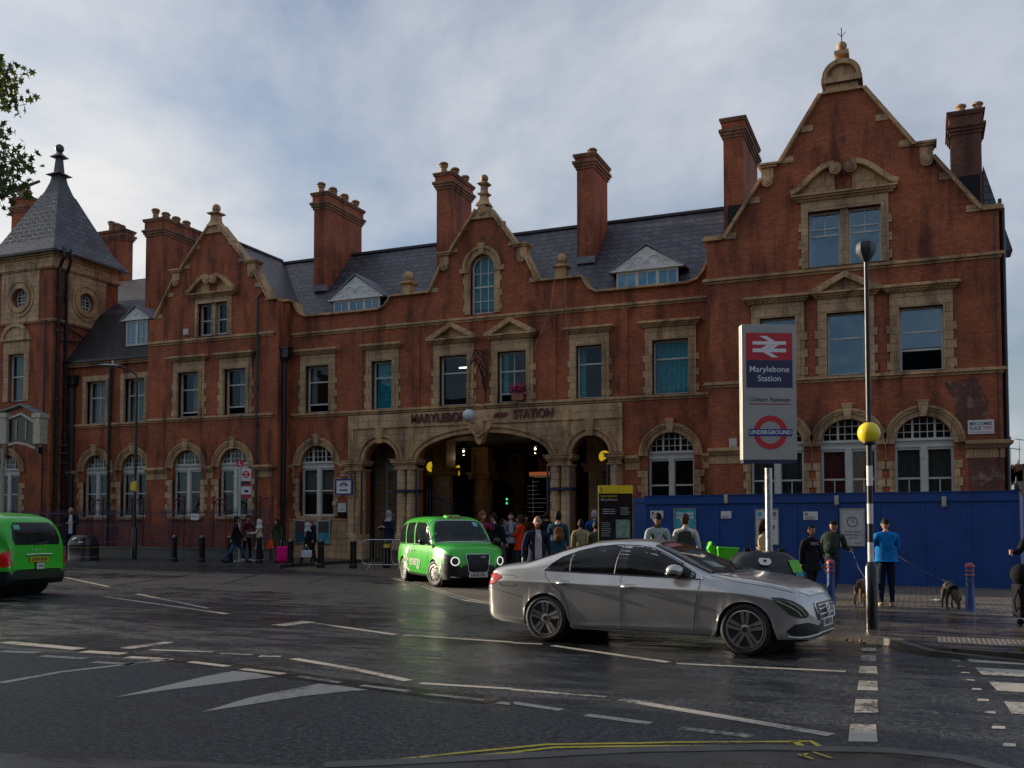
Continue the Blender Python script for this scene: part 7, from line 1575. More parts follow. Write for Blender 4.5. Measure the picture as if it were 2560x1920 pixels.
# ------------------------------------------------ green electric taxis
def make_taxi(plate, loc, rotz, label, grille_on=True, steer=0):
    t = local('green_taxi', label, 'taxi', loc, rotz, 'lime green taxis')
    top = [(-2.42, .62), (-2.40, 1.0), (-2.34, 1.30), (-2.22, 1.60), (-2.02, 1.78), (-1.6, 1.865), (-.8, 1.895), (.0, 1.89), (.45, 1.845), (.66, 1.77), (.95, 1.50), (1.28, 1.20), (1.5, 1.165), (1.9, 1.13), (2.2, 1.06), (2.36, .93), (2.43, .62)]
    belt = [(-2.42, .58), (-2.40, .9), (-2.3, 1.06), (-1.5, 1.09), (0, 1.09), (1.2, 1.07), (1.6, 1.03), (2.0, .96), (2.28, .84), (2.40, .7), (2.43, .55)]
    bot = [(-2.42, .40), (-2.3, .27), (-1.0, .24), (1.0, .24), (2.2, .22), (2.43, .32)]
    hw = [(-2.42, .70), (-2.40, .78), (-2.32, .85), (-2.1, .90), (-1.5, .935), (1.4, .935), (1.9, .90), (2.15, .84), (2.30, .75), (2.40, .60), (2.43, .48)]
    side = [(0, .93), (.08, .965), (.14, .97), (.2, .985), (.4, 1.0), (.6, 1.0), (.8, .985), (.92, .965), (1, .93)]
    def mf(x, y, z):
        if z < .30: return 1
        if x > 1.95 and z < .54 + (.05 if abs(y) > .5 else 0): return 1
        if x < -1.95 and z < .56: return 1
        return 0
    b, bv2 = car_body('body', t, top, belt, bot, hw, side, (-1.49, 1.49), .395, .35, lambda x: 6.5 if x < 1.0 else 3.4, lambda x: 3.3 if x < .6 else 2.4, [GREENP, CARBLK], mf)
    D = lambda pts, d, name, mat, off=.005, **k: decal(bv2, pts, d, name, mat, t, off, **k)
    for sg in (-1, 1):
        d = (0, -sg, 0)
        for poly in ([(-2.05, 1.12), (-2.10, 1.25), (-2.0, 1.48), (-1.85, 1.63), (-1.42, 1.70), (-1.42, 1.12)], [(-1.32, 1.12), (-1.32, 1.71), (-.55, 1.735), (-.55, 1.12)], [(-.42, 1.12), (-.42, 1.735), (.30, 1.715), (.50, 1.66), (1.02, 1.22), (1.05, 1.12)]):
            D([(a, sg, z) for a, z in poly], d, 'side_window', CGLT)
        s = MB(); s.tube(press(bv2, [(a, sg, z) for a, z in ((-2.10, 1.10), (1.10, 1.10))], d, .006), .009, 5); s.cut(); s.tube(press(bv2, [(a, sg, z) for a, z in ((-2.12, 1.12), (-2.12, 1.28), (-2.0, 1.51), (-1.85, 1.66), (-1.4, 1.73), (-.5, 1.76), (.32, 1.74), (.52, 1.69), (1.06, 1.22), (1.10, 1.10))], d, .006), .008, 5); s.build('window_trim', CHROME, t, smooth=60)
        s = MB()
        for pts in ([(-.48, 1.75), (-.48, .30)], [(.92, 1.06), (.95, .7), (.92, .3)], [(-1.4, 1.1), (-1.38, .85), (-1.15, .72), (-1.02, .5), (-1.02, .3)], [(-1.0, .42), (1.0, .42)]): s.cut(); s.tube(press(bv2, [(a, sg, z) for a, z in pts], d, .001), .004, 4)
        s.build('panel_gap', GAP, t)
        s = MB()
        for xa in (-.62, -.33): hit = press(bv2, [(xa, sg, .93), (xa + .01, sg, .93)], d, 0)[0]; s.cut(); s.tube([(xa - .1, hit.y, .93), (xa - .08, hit.y + sg * .03, .935), (xa + .08, hit.y + sg * .03, .935), (xa + .1, hit.y, .93)], .012, 6)
        s.build('door_handle', CARBLK if False else CHROME, t, smooth=60)
        s = MB(); s.sphere((1.02, sg * 1.08, 1.20), (.07, .12, .10), 12, 8); s.tube([(1.05, sg * .88, 1.12), (1.03, sg * 1.0, 1.16)], .025, 6); s.build('mirror', CARBLK, t, smooth=60)
        # headlight cluster
        D([(2.10, sg * .85, .90), (2.28, sg * .74, .86), (2.38, sg * .62, .80), (2.41, sg * .52, .72), (2.41, sg * .52, .58), (2.32, sg * .70, .52), (2.15, sg * .82, .56)], (-.9, -sg * .44, 0), 'headlight', CARBLK, .006, maxl=.05)
        c = press(bv2, [(2.40, sg * .62, .70), (2.40, sg * .62, .701)], (-1, -sg * .35, 0), .03)[0]
        s = MB(); M_ = Matrix.Translation(c) @ Matrix.Rotation(sg * R_(24), 4, 'Z'); s.M = M_
        s.tube([(0, .105 * math.cos(a), .105 * math.sin(a)) for a in [i * PI / 14 for i in range(28)]], .013, 6, closed=True); s.build('light_ring', P('headlamp_ring', (.8, .8, .8), .3, emis=((1, .98, .92), .5)), t, smooth=60)
        s = MB(); s.M = M_; s.lathe([(.09, -.05), (.09, .0), (.05, .012)], (0, 0, 0), 18, axis='x'); s.build('light_lens', HL_, t, smooth=50)
        # tail light
        D([(-2.41, sg * .86, 1.05), (-2.41, sg * .76, 1.02), (-2.42, sg * .74, .72), (-2.38, sg * .86, .66), (-2.25, sg * .92, .70), (-2.25, sg * .9, .95)], (.86, -sg * .5, 0), 'tail_light', TL_, .006, maxl=.06)
    D([(.66, -.62, 3), (.66, .62, 3), (.95, .74, 3), (1.26, .80, 3), (1.30, 0, 3), (1.26, -.80, 3), (.95, -.74, 3)], (0, 0, -1), 'windscreen', CGLW)
    s = MB(); s.tube(press(bv2, [(.66, -.64, 3), (.66, .64, 3)], (0, 0, -1), .006), .01, 5); s.cut(); s.tube(press(bv2, [(1.28, -.80, 3), (1.32, 0, 3), (1.28, .80, 3)], (0, 0, -1), .006), .012, 5); s.build('screen_trim', CHROME, t)
    D([(.72, .42, 3), (.72, .56, 3), (.84, .58, 3), (.84, .44, 3)], (0, 0, -1), 'screen_sticker', P('cyan_sticker', (.12, .40, .40), .4), .008)
    D([(.70, -.16, 3), (.70, .16, 3), (.84, .16, 3), (.84, -.16, 3)], (0, 0, -1), 'mirror_housing', CARBLK, .008)
    s = MB(); s.hexa([(.18, -.27, 1.84), (.52, -.25, 1.79), (.52, .25, 1.79), (.18, .27, 1.84)], [(.22, -.22, 1.935), (.46, -.2, 1.90), (.46, .2, 1.90), (.22, .22, 1.935)]); s.build('roof_sign', GREENP, t, bevel=.02)
    s = MB(); s.hexa([(.507, -.2, 1.815), (.522, -.2, 1.815), (.522, .2, 1.815), (.507, .2, 1.815)], [(.48, -.18, 1.89), (.49, -.18, 1.89), (.49, .18, 1.89), (.48, .18, 1.89)]); s.build('roof_sign_lens', P('taxi_sign_lens', (.25, .07, .04), .4), t)
    s = MB(); add_text(s, 'TAXI', .07, Matrix.Translation((.512, 0, 1.853)) @ Matrix.Rotation(PI / 2, 4, 'Z') @ Matrix.Rotation(R_(68), 4, 'X'), .006, bold=.003, spacing=1.2); s.build('roof_sign_letters', P('taxi_letters', (.5, .25, .2), .5), t)
    # front
    g_ = [(-.30, .88), (.30, .88), (.33, .84), (.27, .45), (.22, .41), (-.22, .41), (-.27, .45), (-.33, .84)]
    D([(3, a, z) for a, z in g_], (-1, 0, 0), 'grille', CARBLK, .02, maxl=.08)
    s = MB(); s.tube(press(bv2, [(3, a, z) for a, z in g_ + g_[:1]], (-1, 0, 0), .024), .012, 6); s.build('grille_surround', CHROME, t, smooth=60)
    s = MB()
    for i in range(-6, 7): s.tube(press(bv2, [(3, i * .042, .43), (3, i * .045, .86)], (-1, 0, 0), .026), .006, 4)
    s.build('grille_bars', P('dark_bars', (.03, .03, .032), .3, .5), t)
    s = MB(); s.box(2.47, 2.48, .06, .19, .80, .83); s.build('grille_badge', CHROME, t)
    s = MB(); s.tube(press(bv2, [(3, -.72, .30), (3, -.45, .29)], (-1, 0, 0), .01), .008, 5); s.cut(); s.tube(press(bv2, [(3, .45, .29), (3, .72, .30)], (-1, 0, 0), .01), .008, 5); s.build('bumper_strip', CHROME, t)
    s = MB(); s.box(2.445, 2.46, -.26, .26, .285, .395); pl = s.build('front_plate', P('white_plate', (.55, .55, .50), .35, var=.03), t)
    s = MB(); add_text(s, plate[0], .098, Matrix.Translation((2.4615, 0, .34)) @ Matrix.Rotation(PI / 2, 4, 'Z') @ Matrix.Rotation(PI / 2, 4, 'X'), .001, bold=.003, sx=.95); s.build('plate_lettering', DARKTXT, pl)
    # rear
    D([(-3, a, z) for a, z in ((-.62, 1.16), (.62, 1.16), (.66, 1.30), (.60, 1.58), (.5, 1.66), (-.5, 1.66), (-.60, 1.58), (-.66, 1.30))], (1, 0, 0), 'rear_window', CGLT, .006)
    D([(-3, a, z) for a, z in ((.40, 1.50), (.56, 1.50), (.56, 1.60), (.40, 1.60))], (1, 0, 0), 'rear_sticker', P('cyan_sticker', (.12, .40, .40), .4), .009)
    s = MB(); q = press(bv2, [(-3, .1, 1.16), (-3, -.3, 1.20)], (1, 0, 0), .02); s.tube(q, .018, 5); s.build('rear_wiper', CARBLK, t)
    s = MB(); s.tube(press(bv2, [(-3, -.36, .93), (-3, 0, .945), (-3, .36, .93)], (1, 0, 0), .02), .026, 8); s.build('tailgate_strip', CHROME, t, smooth=60)
    s = MB(); s.M = Matrix.Translation((-2.435, 0, .83)) @ Matrix.Rotation(R_(2), 4, 'Y'); s.box(-.012, .01, -.26, .26, -.056, .056); pl2 = s.build('rear_plate', P('yellow_plate_face', (.62, .38, .01), .35, var=.03), t)
    s = MB(); add_text(s, plate[1], .098, Matrix.Translation((-2.45, 0, .83)) @ Matrix.Rotation(-PI / 2, 4, 'Z') @ Matrix.Rotation(PI / 2, 4, 'X'), .001, bold=.003, sx=.95); s.build('plate_lettering', DARKTXT, pl2)
    s = MB(); s.box(-2.45, -2.43, -.14, .10, .60, .765); lp_ = s.build('licence_plate', CARBLK, t); s = MB(); s.box(-2.456, -2.4505, -.125, .085, .613, .752); s.build('licence_face', WP, lp_); s = MB(); add_text(s, plate[2], .055, Matrix.Translation((-2.457, -.02, .68)) @ Matrix.Rotation(-PI / 2, 4, 'Z') @ Matrix.Rotation(PI / 2, 4, 'X'), .001, bold=.002); s.build('licence_number', DARKTXT, lp_)
    s = MB(); s.tube(press(bv2, [(-3, .78, 1.10), (-3, .70, .60)], (1, 0, 0), .001), .004, 4); s.cut(); s.tube(press(bv2, [(-3, -.78, 1.10), (-3, -.70, .60)], (1, 0, 0), .001), .004, 4); s.cut(); s.tube(press(bv2, [(-3, -.74, .585), (-3, .74, .585)], (1, 0, 0), .001), .005, 4); s.build('tailgate_gap', GAP, t)
    s = MB(); 
    for i in range(4): s.cut(); s.sphere((-2.43, .19 - i * .11, 1.035), (.01, .018, .018), 6, 5)
    s.build('tailgate_letters', CHROME, t)
    s = MB()
    for x in (1.49, -1.49): s.cut(); s.lathe([(.392, -.80), (.392, .80)], (x, 0, .35), 28, axis='y')
    s.build('wheel_well', P('wheel_well_black', (.004, .004, .004), .9), t)
    for x in (-1.49, 1.49):
        for y in (-.82, .82): wheel(t, x, y, .355, .235, .20, 'disc', P('taxi_wheel_grey', (.28, .28, .27), .35, .5), yaw=steer if x > 0 else 0)
    # livery on the right-hand side
    lv = P('pale_livery_print', (.60, .60, .50), .4, var=.08)
    d = (0, 1, 0); s = MB()
    for poly in ([(-1.28, .96), (-.92, 1.06), (-.98, .82), (-1.06, .84), (-1.07, .60), (-.98, .44), (-1.0, .46), (-1.14, .46), (-1.10, .62), (-1.12, .84), (-1.30, .84)], [(-1.10, .44), (-.82, .40), (-.90, .32), (-1.10, .32)]): s.cut(); decal(bv2, [(a, -1, z) for a, z in poly], d, '', None, t, .006, mb=s)
    for a, z in ((-1.24, .68), (-.94, .68)): s.cut(); decal(bv2, [(a + .045 * math.cos(k * PI / 5), -1, z + .06 * math.sin(k * PI / 5)) for k in range(10)], d, '', None, t, .006, mb=s)
    s.build('livery_shape', lv, t)
    s = MB(); hit = press(bv2, [(-.3, -1, .66), (-.2, -1, .66)], d, 0)[0].y
    add_text(s, 'energy', .40, Matrix.Translation((-.22, hit - .006, .64)) @ Matrix.Rotation(PI / 2, 4, 'X'), .004, bold=.004, sx=1.0); s.build('livery_lettering', lv, t)
    return t
th = R_(22); hd = RV * math.sin(th) - FH * math.cos(th); lt = RV * math.cos(th) + FH * math.sin(th)
wx, wy = at(1090, 26.0); c = Vector((wx, wy, 0)) + lt * .86 - hd * 1.49
make_taxi(('LM18 UFV', 'LM18 UFV', '19788'), (c.x, c.y, ZS), math.atan2(hd.y, hd.x), 'lime green taxi facing the street outside the portal with ring headlights lit', steer=.35)
rx, ry = at(92, 22.9); a_l = PI + R_(3); hd2 = Vector((math.cos(a_l), math.sin(a_l)))
make_taxi(('LN19 XUA', 'LN19 XUA', '19788'), (rx + hd2.x * 2.42, ry + hd2.y * 2.42, ZR0), a_l, 'lime green taxi seen from behind at the left edge with a yellow number plate').scale = (1.04, 1.04, 1.04)
# ------------------------------------------------ hire bicycle behind the car
x, y = at(1786, 19.0); bk = local('hire_bicycle', 'lime green hire bicycle with a front basket behind the silver car', 'bicycle', (x, y, ZP), YAW + R_(8)); bk.scale = (1.13, 1.13, 1.13)
LG = P('lime_bicycle_green', (.10, .62, .02), .35, var=.1); s = MB()
for p in (((-.02, 0, .95), (-.10, 0, .62)), ((-.1, 0, .62), (-.55, 0, .32)), ((-.55, 0, .32), (-.66, 0, .75)), ((-.12, 0, .72), (-.5, 0, .38)), ((-.55, 0, .32), (-1.0, 0, .33))): s.tube(p, .03, 8)
s.build('frame', LG, bk, smooth=60); s = MB(); s.tube([(-.02, 0, .95), (.1, 0, .33)], .022, 8); s.build('fork', CARBLK, bk)
for xx in (.1, -1.0): s = MB(); s.tube([(xx + .31 * math.cos(a), 0, .33 + .31 * math.sin(a)) for a in [i * PI / 14 for i in range(28)]], .022, 6, closed=True); w0 = s.build('wheel', TYRE, bk, smooth=60); s = MB(); [s.tube([(xx, 0, .33), (xx + .3 * math.cos(a), 0, .33 + .3 * math.sin(a))], .002, 3) for a in [i * PI / 8 for i in range(16)]]; s.build('spokes', STEEL, w0)
s = MB(); s.tube([(-.16, -.27, 1.06), (-.05, -.24, 1.07), (-.02, 0, 1.04), (-.05, .24, 1.07), (-.16, .27, 1.06)], .014, 6); s.tube([(-.02, 0, .95), (-.02, 0, 1.05)], .018, 6); s.build('handlebar', CARBLK, bk)
s = MB(); s.hexa([(.02, -.13, .76), (.30, -.13, .76), (.30, .13, .76), (.02, .13, .76)], [(-.02, -.2, 1.02), (.38, -.2, 1.0), (.38, .2, 1.0), (-.02, .2, 1.02)]); s.build('basket', LG, bk, bevel=.02); s = MB(); s.hexa([(.02, -.16, .985), (.35, -.16, .97), (.35, .16, .97), (.02, .16, .985)], [(.01, -.17, 1.022), (.355, -.17, 1.004), (.355, .17, 1.004), (.01, .17, 1.022)]); s.build('basket_inside', CARBLK, bk)
s = MB(); s.hexa([(-.14, -.05, .98), (-.02, -.05, .78), (-.02, .05, .78), (-.14, .05, .98)], [(-.08, -.07, 1.10), (.02, -.07, .98), (.02, .07, .98), (-.08, .07, 1.10)]); s.build('head_shroud', LG, bk); s = MB(); s.sphere((-.66, 0, .8), (.13, .08, .035), 10, 6); s.tube([(-.66, 0, .8), (-.62, 0, .6)], .015, 6); s.build('saddle', CARBLK, bk, smooth=60)
# ================================================================ people and dogs
SK = {k: P('skin_' + k, c, .5, var=.08, scale=20) for k, c in dict(light=(.50, .27, .18), mid=(.36, .18, .11), tan=(.26, .13, .075), dark=(.12, .06, .035)).items()}
EYE = P('eye_dark', (.02, .015, .012), .3); LIP = P('lip', (.28, .09, .07), .5)
def cloth(name, col, rough=.85): return P('cloth_' + name, col, rough, var=.28, scale=9, bump=.5, bscale=14, spec=.12)
CL = {k: cloth(k, c) for k, c in dict(black=(.012, .012, .014), navy=(.014, .02, .045), darknavy=(.010, .014, .03), jeans=(.04, .075, .14), ltjeans=(.16, .21, .28), maroon=(.09, .014, .018), grey=(.10, .10, .105), white=(.52, .52, .52), beige=(.38, .30, .20), cream=(.50, .46, .36), olive=(.045, .05, .032),
      red=(.62, .045, .015), denim=(.13, .18, .24), khaki=(.26, .22, .12), blue=(.008, .15, .42), midblue=(.01, .06, .22), greyblue=(.30, .36, .37), tan=(.42, .31, .19), magenta=(.25, .03, .10), polo=(.42, .36, .36), teal=(.02, .06, .09), shirtblue=(.22, .27, .42), lightgrey=(.30, .30, .32), patt=(.38, .42, .40), brown=(.16, .07, .03), darkgreen=(.03, .045, .035)).items()}
HR = {k: P('hair_' + k, c, .6, var=.3, scale=30, bump=.5, bscale=60, spec=.12) for k, c in dict(black=(.012, .01, .009), brown=(.05, .028, .016), ginger=(.20, .075, .02), grey=(.28, .27, .26), dkbrown=(.025, .015, .01)).items()}
def skinned(verts, edges, radii, root=0, lvl=1):
    me = bpy.data.meshes.new('tmp'); me.from_pydata(verts, edges, []); o = bpy.data.objects.new('tmp', me); COL.objects.link(o)
    md = o.modifiers.new('s', 'SKIN'); md.use_smooth_shade = True; md.branch_smoothing = .6
    for i, r in enumerate(radii): me.skin_vertices[0].data[i].radius = r if isinstance(r, tuple) else (r, r)
    for i in range(len(verts)): me.skin_vertices[0].data[i].use_root = (i == root)
    sb = o.modifiers.new('b', 'SUBSURF'); sb.levels = lvl; sb.render_levels = lvl
    dg = bpy.context.evaluated_depsgraph_get(); m2 = bpy.data.meshes.new_from_object(o.evaluated_get(dg))
    vs = [tuple(v.co) for v in m2.vertices]; fs = [tuple(p.vertices) for p in m2.polygons]
    bpy.data.objects.remove(o); bpy.data.meshes.remove(me); bpy.data.meshes.remove(m2); return vs, fs
def segd(p, a, b):
    d = b - a; t = max(0, min(1, (p - a).dot(d) / max(d.length_squared, 1e-9))); return (p - a - d * t).length
def head_geo(mb, M, slots, k=1.0):
    """head centred at the origin of M, facing -y"""
    old = mb.M; mb.M = M; seg, rings = 18, 14; vs = []; fs = []
    def shape(x, y, z):
        jaw = max(0, -z / .115); w_ = 1 - .34 * jaw ** 1.6; x *= w_
        if y < 0: y = y * (1 - .05 * jaw) - .012 * max(0, jaw - .6)
        else: y *= 1 - .30 * max(0, jaw)
        if y < -.05 and abs(x) < .022 and -.055 < z < .012: y -= .020 * (1 - abs(x) / .022) * (1 - max(0, z) / .012 * .8) * (.4 + .6 * min(1, (.012 - z) / .045))
        if y < -.05 and .012 < abs(x) < .05 and -.008 < z < .026: y += .008
        return (x, y, z)
    for i in range(1, rings):
        t = PI * i / rings
        for j in range(seg):
            a = 2 * PI * j / seg - PI / 2; vs.append(shape(.077 * math.sin(t) * math.cos(a), .098 * math.sin(t) * math.sin(a), .118 * math.cos(t)))
    for i in range(rings - 2):
        for j in range(seg): q = (j + 1) % seg; fs.append((i * seg + j, i * seg + q, (i + 1) * seg + q, (i + 1) * seg + j))
    n = len(vs); vs += [(0, 0, .118), (0, -.01, -.12)]
    for j in range(seg): q = (j + 1) % seg; fs.append((n, j, q)); fs.append((n + 1, (rings - 2) * seg + q, (rings - 2) * seg + j))
    mb.cur = 0; mb.add(vs, fs)
    mb.add([(-.012, -.095, -.035), (.012, -.095, -.035), (0, -.123, -.03), (0, -.092, .012)], [(0, 1, 2), (1, 3, 2), (3, 0, 2)])
    for sg in (-1, 1): mb.cur = 0; mb.sphere((sg * .077, .008, -.005), (.012, .022, .033), 8, 6); mb.cur = 4; mb.sphere((sg * .03, -.084, .012), (.012, .008, .006), 8, 5); mb.box(sg * .03 - .016, sg * .03 + .016, -.094, -.086, .028, .033)
    mb.cur = 5; mb.sphere((0, -.088, -.062), (.024, .008, .007), 8, 5); mb.cur = 0; mb.M = old
def hand_geo(mb, p, d, fw, side, curl=.5, k=1.0):
    """palm and five fingers; p wrist, d along the forearm, fw palm-side direction"""
    d = d.normalized(); s_ = d.cross(fw).normalized(); f = s_.cross(d).normalized() * -1
    if f.dot(fw) < 0: f = -f
    M = Matrix(((s_.x, f.x, d.x, p.x), (s_.y, f.y, d.y, p.y), (s_.z, f.z, d.z, p.z), (0, 0, 0, 1))); old = mb.M; mb.M = M
    mb.sphere((0, 0, .045 * k), (.040 * k, .017 * k, .055 * k), 10, 7)
    for i, (x, L_) in enumerate(((-.03, .062), (-.01, .076), (.011, .07), (.03, .055))):
        a1, a2, a3 = curl * .6, curl * 1.3, curl * 2.0; z0 = .085 * k; pts = [(x * k, 0, z0)]; y = 0; z = z0
        for a in (a1, a2, a3): y += math.sin(a) * L_ * .36 * k; z += math.cos(a) * L_ * .36 * k; pts.append((x * 1.05 * k, y, z))
        mb.tube(pts, [.0095 * k, .009 * k, .008 * k, .006 * k], 6)
    sg = side; mb.tube([(sg * .032 * k, .004, .02 * k), (sg * .055 * k, .014, .05 * k), (sg * .052 * k, .03, .085 * k)], [.012 * k, .010 * k, .007 * k], 6); mb.M = old
def person(px, depth, head, base, phi, label, top='black', leg='black', shoe='black', skin='light', hair='brown', style='short', fem=False, lean=0, turn=0, nod=0, legs=((8, 6), (-8, 4)), arms=((4, 6, 12, 0), (4, 6, 12, 0)), skirt=None, bulk=1.0, collar=None, front=None, xy=None, h=None, group='people outside the station'):
    x, y = xy if xy else at(px, depth); h = h or (1310 - head) / F_PX * depth + CAM_H - base; k = h / 1.76
    o = local('person', label, 'person', (x, y, base), YAW + R_(phi), group)
    V = Vector; sw = .165 if fem else .19; b = bulk
    def leg_pts(sg, a, bn):
        hp = V((sg * .092, 0, .91)); a1 = R_(a); a2 = R_(a - bn); kn = hp + V((sg * .005, -math.sin(a1), -math.cos(a1))) * .435; an = kn + V((0, -math.sin(a2), -math.cos(a2))) * .40
        up = R_(-min(0, a - bn)) * .6; heel = an + V((0, .035, -.045)); toe = an + V((sg * .02, -.155 * math.cos(up), -.05 - .1 * math.sin(up))); return hp, kn, an, heel, toe
    LG = [leg_pts(1, *legs[0]), leg_pts(-1, *legs[1])]; zmin = min(min(p.z for p in l) for l in LG) - .028
    ln = R_(lean); Rl = Matrix.Rotation(ln, 3, 'X')           # lean forward about the hips
    def T(p): q = V(p) - V((0, 0, .95)); q = Rl @ q; return q + V((0, 0, .95))
    names = []; vs = []; rad = []; ed = []
    def av(p, r, par=None, lab=None):
        i = len(vs); vs.append(tuple(V(p))); rad.append(r)
        if par is not None: ed.append((par, i)); names.append((V(vs[par]), V(vs[i]), lab))
        return i
    pv = av((0, 0, .95), (.148 * b, .112 * b)); wa = av(T((0, 0, 1.10)), (.135 * b, .105 * b), pv, 1); ch = av(T((0, .005, 1.28)), ((.15 if fem else .165) * b, .115 * b), wa, 1); uc = av(T((0, .01, 1.405)), ((.125 if fem else .14) * b, .09 * b), ch, 1)
    nk = av(T((0, .005, 1.495)), .056, uc, 0); n2 = av(T((0, -.008, 1.56)), .05, nk, 0)
    hands = []
    for sg, (fl, ab, el, inn) in zip((1, -1), arms):
        sh = T((sg * sw, .01, 1.425)); f = R_(fl) + ln; oo = R_(ab); d1 = V((sg * math.sin(oo), -math.sin(f) * math.cos(oo), -math.cos(f) * math.cos(oo))); e = sh + d1 * .285
        f2 = f + R_(el); ii = R_(inn); d2 = V((sg * (math.sin(oo) * .5) - sg * math.sin(ii), -math.sin(f2) * math.cos(ii), -math.cos(f2) * math.cos(ii))).normalized(); w_ = e + d2 * .24
        a = av(sh, .07 * b, uc, 1); q = av(e, .05 * b, a, 1); r_ = av(w_, .036, q, 1); hands.append((w_, d2, sg))
    for L_, sg in zip(LG, (1, -1)):
        a = av(L_[0], .098 * b, pv, 2); q = av(L_[1], .064 * b ** .5, a, 2); r_ = av(L_[2], .046, q, 2); he = av(L_[3], .042, r_, 3); av(L_[4], .036, he, 3)
    sv, sf = skinned(vs, ed, rad)
    mb = MB(); mb.add(sv, sf); nm = []
    for i, f_ in enumerate(sf):
        c = sum((V(sv[j]) for j in f_), V()) / len(f_); best = min(names, key=lambda s_: segd(c, s_[0], s_[1])); mi = best[2]
        if mi == 1 and c.z < .97 and abs(c.x) < .2 and segd(c, V((0, 0, .9)), V((0, 0, .97))) < .2: mi = 2
        if mi == 2 and c.z > .96: mi = 1
        if mi == 0 and c.z < T((0, 0, 1.50)).z: mi = 1
        mb.mi[i] = mi
    HC = T((0, -.022, 1.645)); MH = Matrix.Translation(HC) @ Matrix.Rotation(R_(turn), 4, 'Z') @ Matrix.Rotation(ln * .5 + R_(nod), 4, 'X')
    head_geo(mb, MH, None)
    for w_, d2, sg in hands: mb.cur = 0; hand_geo(mb, w_ - d2 * .01, d2, V((-sg * .6, -.8, 0)) if d2.z > -.8 else V((-sg, 0, 0)), sg)
    S = Matrix.Scale(k, 4) @ Matrix.Translation((0, 0, -zmin))
    def fin(m_, name, mat, **kw): m_.v = [tuple(S @ V(p)) for p in m_.v]; return m_.build(name, mat, o, **kw)
    fin(mb, 'body', [SK[skin], CL[top], CL[leg], CL[shoe], EYE, LIP, CL[front or top]], smooth=60)
    # hair or headwear
    hm = HR[hair] if hair in HR else CL[hair]; g = MB(); g.M = MH; seg, rings = 18, 14
    sc = {'short': 1.16, 'long': 1.16, 'bun': 1.12, 'hijab': 1.2, 'hood': 1.24, 'cap': 1.1, 'curly': 1.22, 'balding': 1.05}[style]; vv = []; idx = {}
    for i in range(0, rings):
        t = PI * i / rings
        for j in range(seg):
            a = 2 * PI * j / seg - PI / 2; x_, y_, z_ = .077 * sc * math.sin(t) * math.cos(a), .098 * sc * math.sin(t) * math.sin(a), .118 * (sc - .01) * math.cos(t)
            if style in ('curly',): x_ *= 1 + .06 * math.sin(j * 5 + i * 3); y_ *= 1 + .06 * math.cos(j * 4 + i * 5)
            ru = 1 + (random.uniform(-.05, .07) if style in ('short', 'long', 'bun', 'curly') else 0)
            vv.append((x_ * ru, y_ * ru + .008, z_ * ru + .005)); idx[(i, j)] = len(vv) - 1
    ff = []
    for i in range(rings - 1):
        for j in range(seg):
            q = (j + 1) % seg; f_ = (idx[(i, j)], idx[(i, q)], idx[(i + 1, q)], idx[(i + 1, j)]); c = [sum(vv[n][a] for n in f_) / 4 for a in range(3)]
            facez = {'short': .046, 'long': .052, 'bun': .056, 'hijab': .055, 'hood': .07, 'cap': .05, 'curly': .05, 'balding': .2}[style]; low = {'short': -.07, 'long': -.12, 'bun': -.075, 'hijab': -.2, 'hood': -.2, 'cap': .015, 'curly': -.10, 'balding': -.05}[style]
            if c[1] < -.02 and c[2] < facez and not (style in ('hijab', 'hood') and (abs(c[0]) > .062 or c[2] < -.105)): continue
            if c[1] < .03 and c[2] < -.0 and style in ('short', 'cap', 'bun', 'balding'): continue
            if style == 'balding' and c[2] > .06: continue
            if c[2] < low: continue
            ff.append(f_)
    us = sorted({n for f_ in ff for n in f_}); rm = {n: i for i, n in enumerate(us)}; g.add([vv[n] for n in us], [tuple(rm[n] for n in f_) for f_ in ff])
    if style == 'long':
        for dx in (-.05, 0, .05): g.tube([(dx, .06, .04), (dx * 1.3, .085, -.08), (dx * 1.5, .08, -.22)], [.045, .05, .02], 8)
    if style == 'bun': g.sphere((0, .10, .02), (.05, .045, .05), 10, 8)
    if style == 'pony' : pass
    if style in ('hijab', 'hood'): g.lathe([(.085, -.06), (.10, -.12), (.155, -.22), (.12, -.235)], (0, .01, 0), 16)
    if style == 'cap': g.sphere((0, -.095, .052), (.06, .06, .010), 12, 5)
    if style == 'curly':
        for i in range(60): a = random.uniform(-.9, PI + .9); z_ = random.uniform(-.10, .12); rr = math.sqrt(max(.2, 1 - (z_ / .14) ** 2)); g.sphere((.088 * rr * math.cos(a), .02 + .095 * rr * abs(math.sin(a)) , z_), .034, 6, 5)
    g.M = None; fin(g, {'hijab': 'headscarf', 'hood': 'hood', 'cap': 'cap'}.get(style, 'hair'), hm, smooth=60, recalc=True)
    if front:          # shirt showing between the open jacket fronts
        g = MB(); vv = []; yy = [(.86, .152), (1.02, .148), (1.18, .142), (1.32, .142), (1.42, .118), (1.49, .075)]
        for z_, r_y in yy:
            for x_ in (-.062, -.03, 0, .03, .062): w_ = 1 if z_ < 1.4 else .75; vv.append(tuple(T((x_ * w_ * b, -(r_y * b - abs(x_) * .18), z_))))
        g.add(vv, [(r * 5 + j, r * 5 + j + 1, (r + 1) * 5 + j + 1, (r + 1) * 5 + j) for r in range(5) for j in range(4)]); fin(g, 'shirt_front', CL[front], smooth=60)
    if collar: g = MB(); c0 = T((0, .005, 1.475)); g.lathe([(.068, -.03), (.078, .0), (.066, .035)], tuple(c0), 16); fin(g, 'collar', CL[collar], smooth=60)
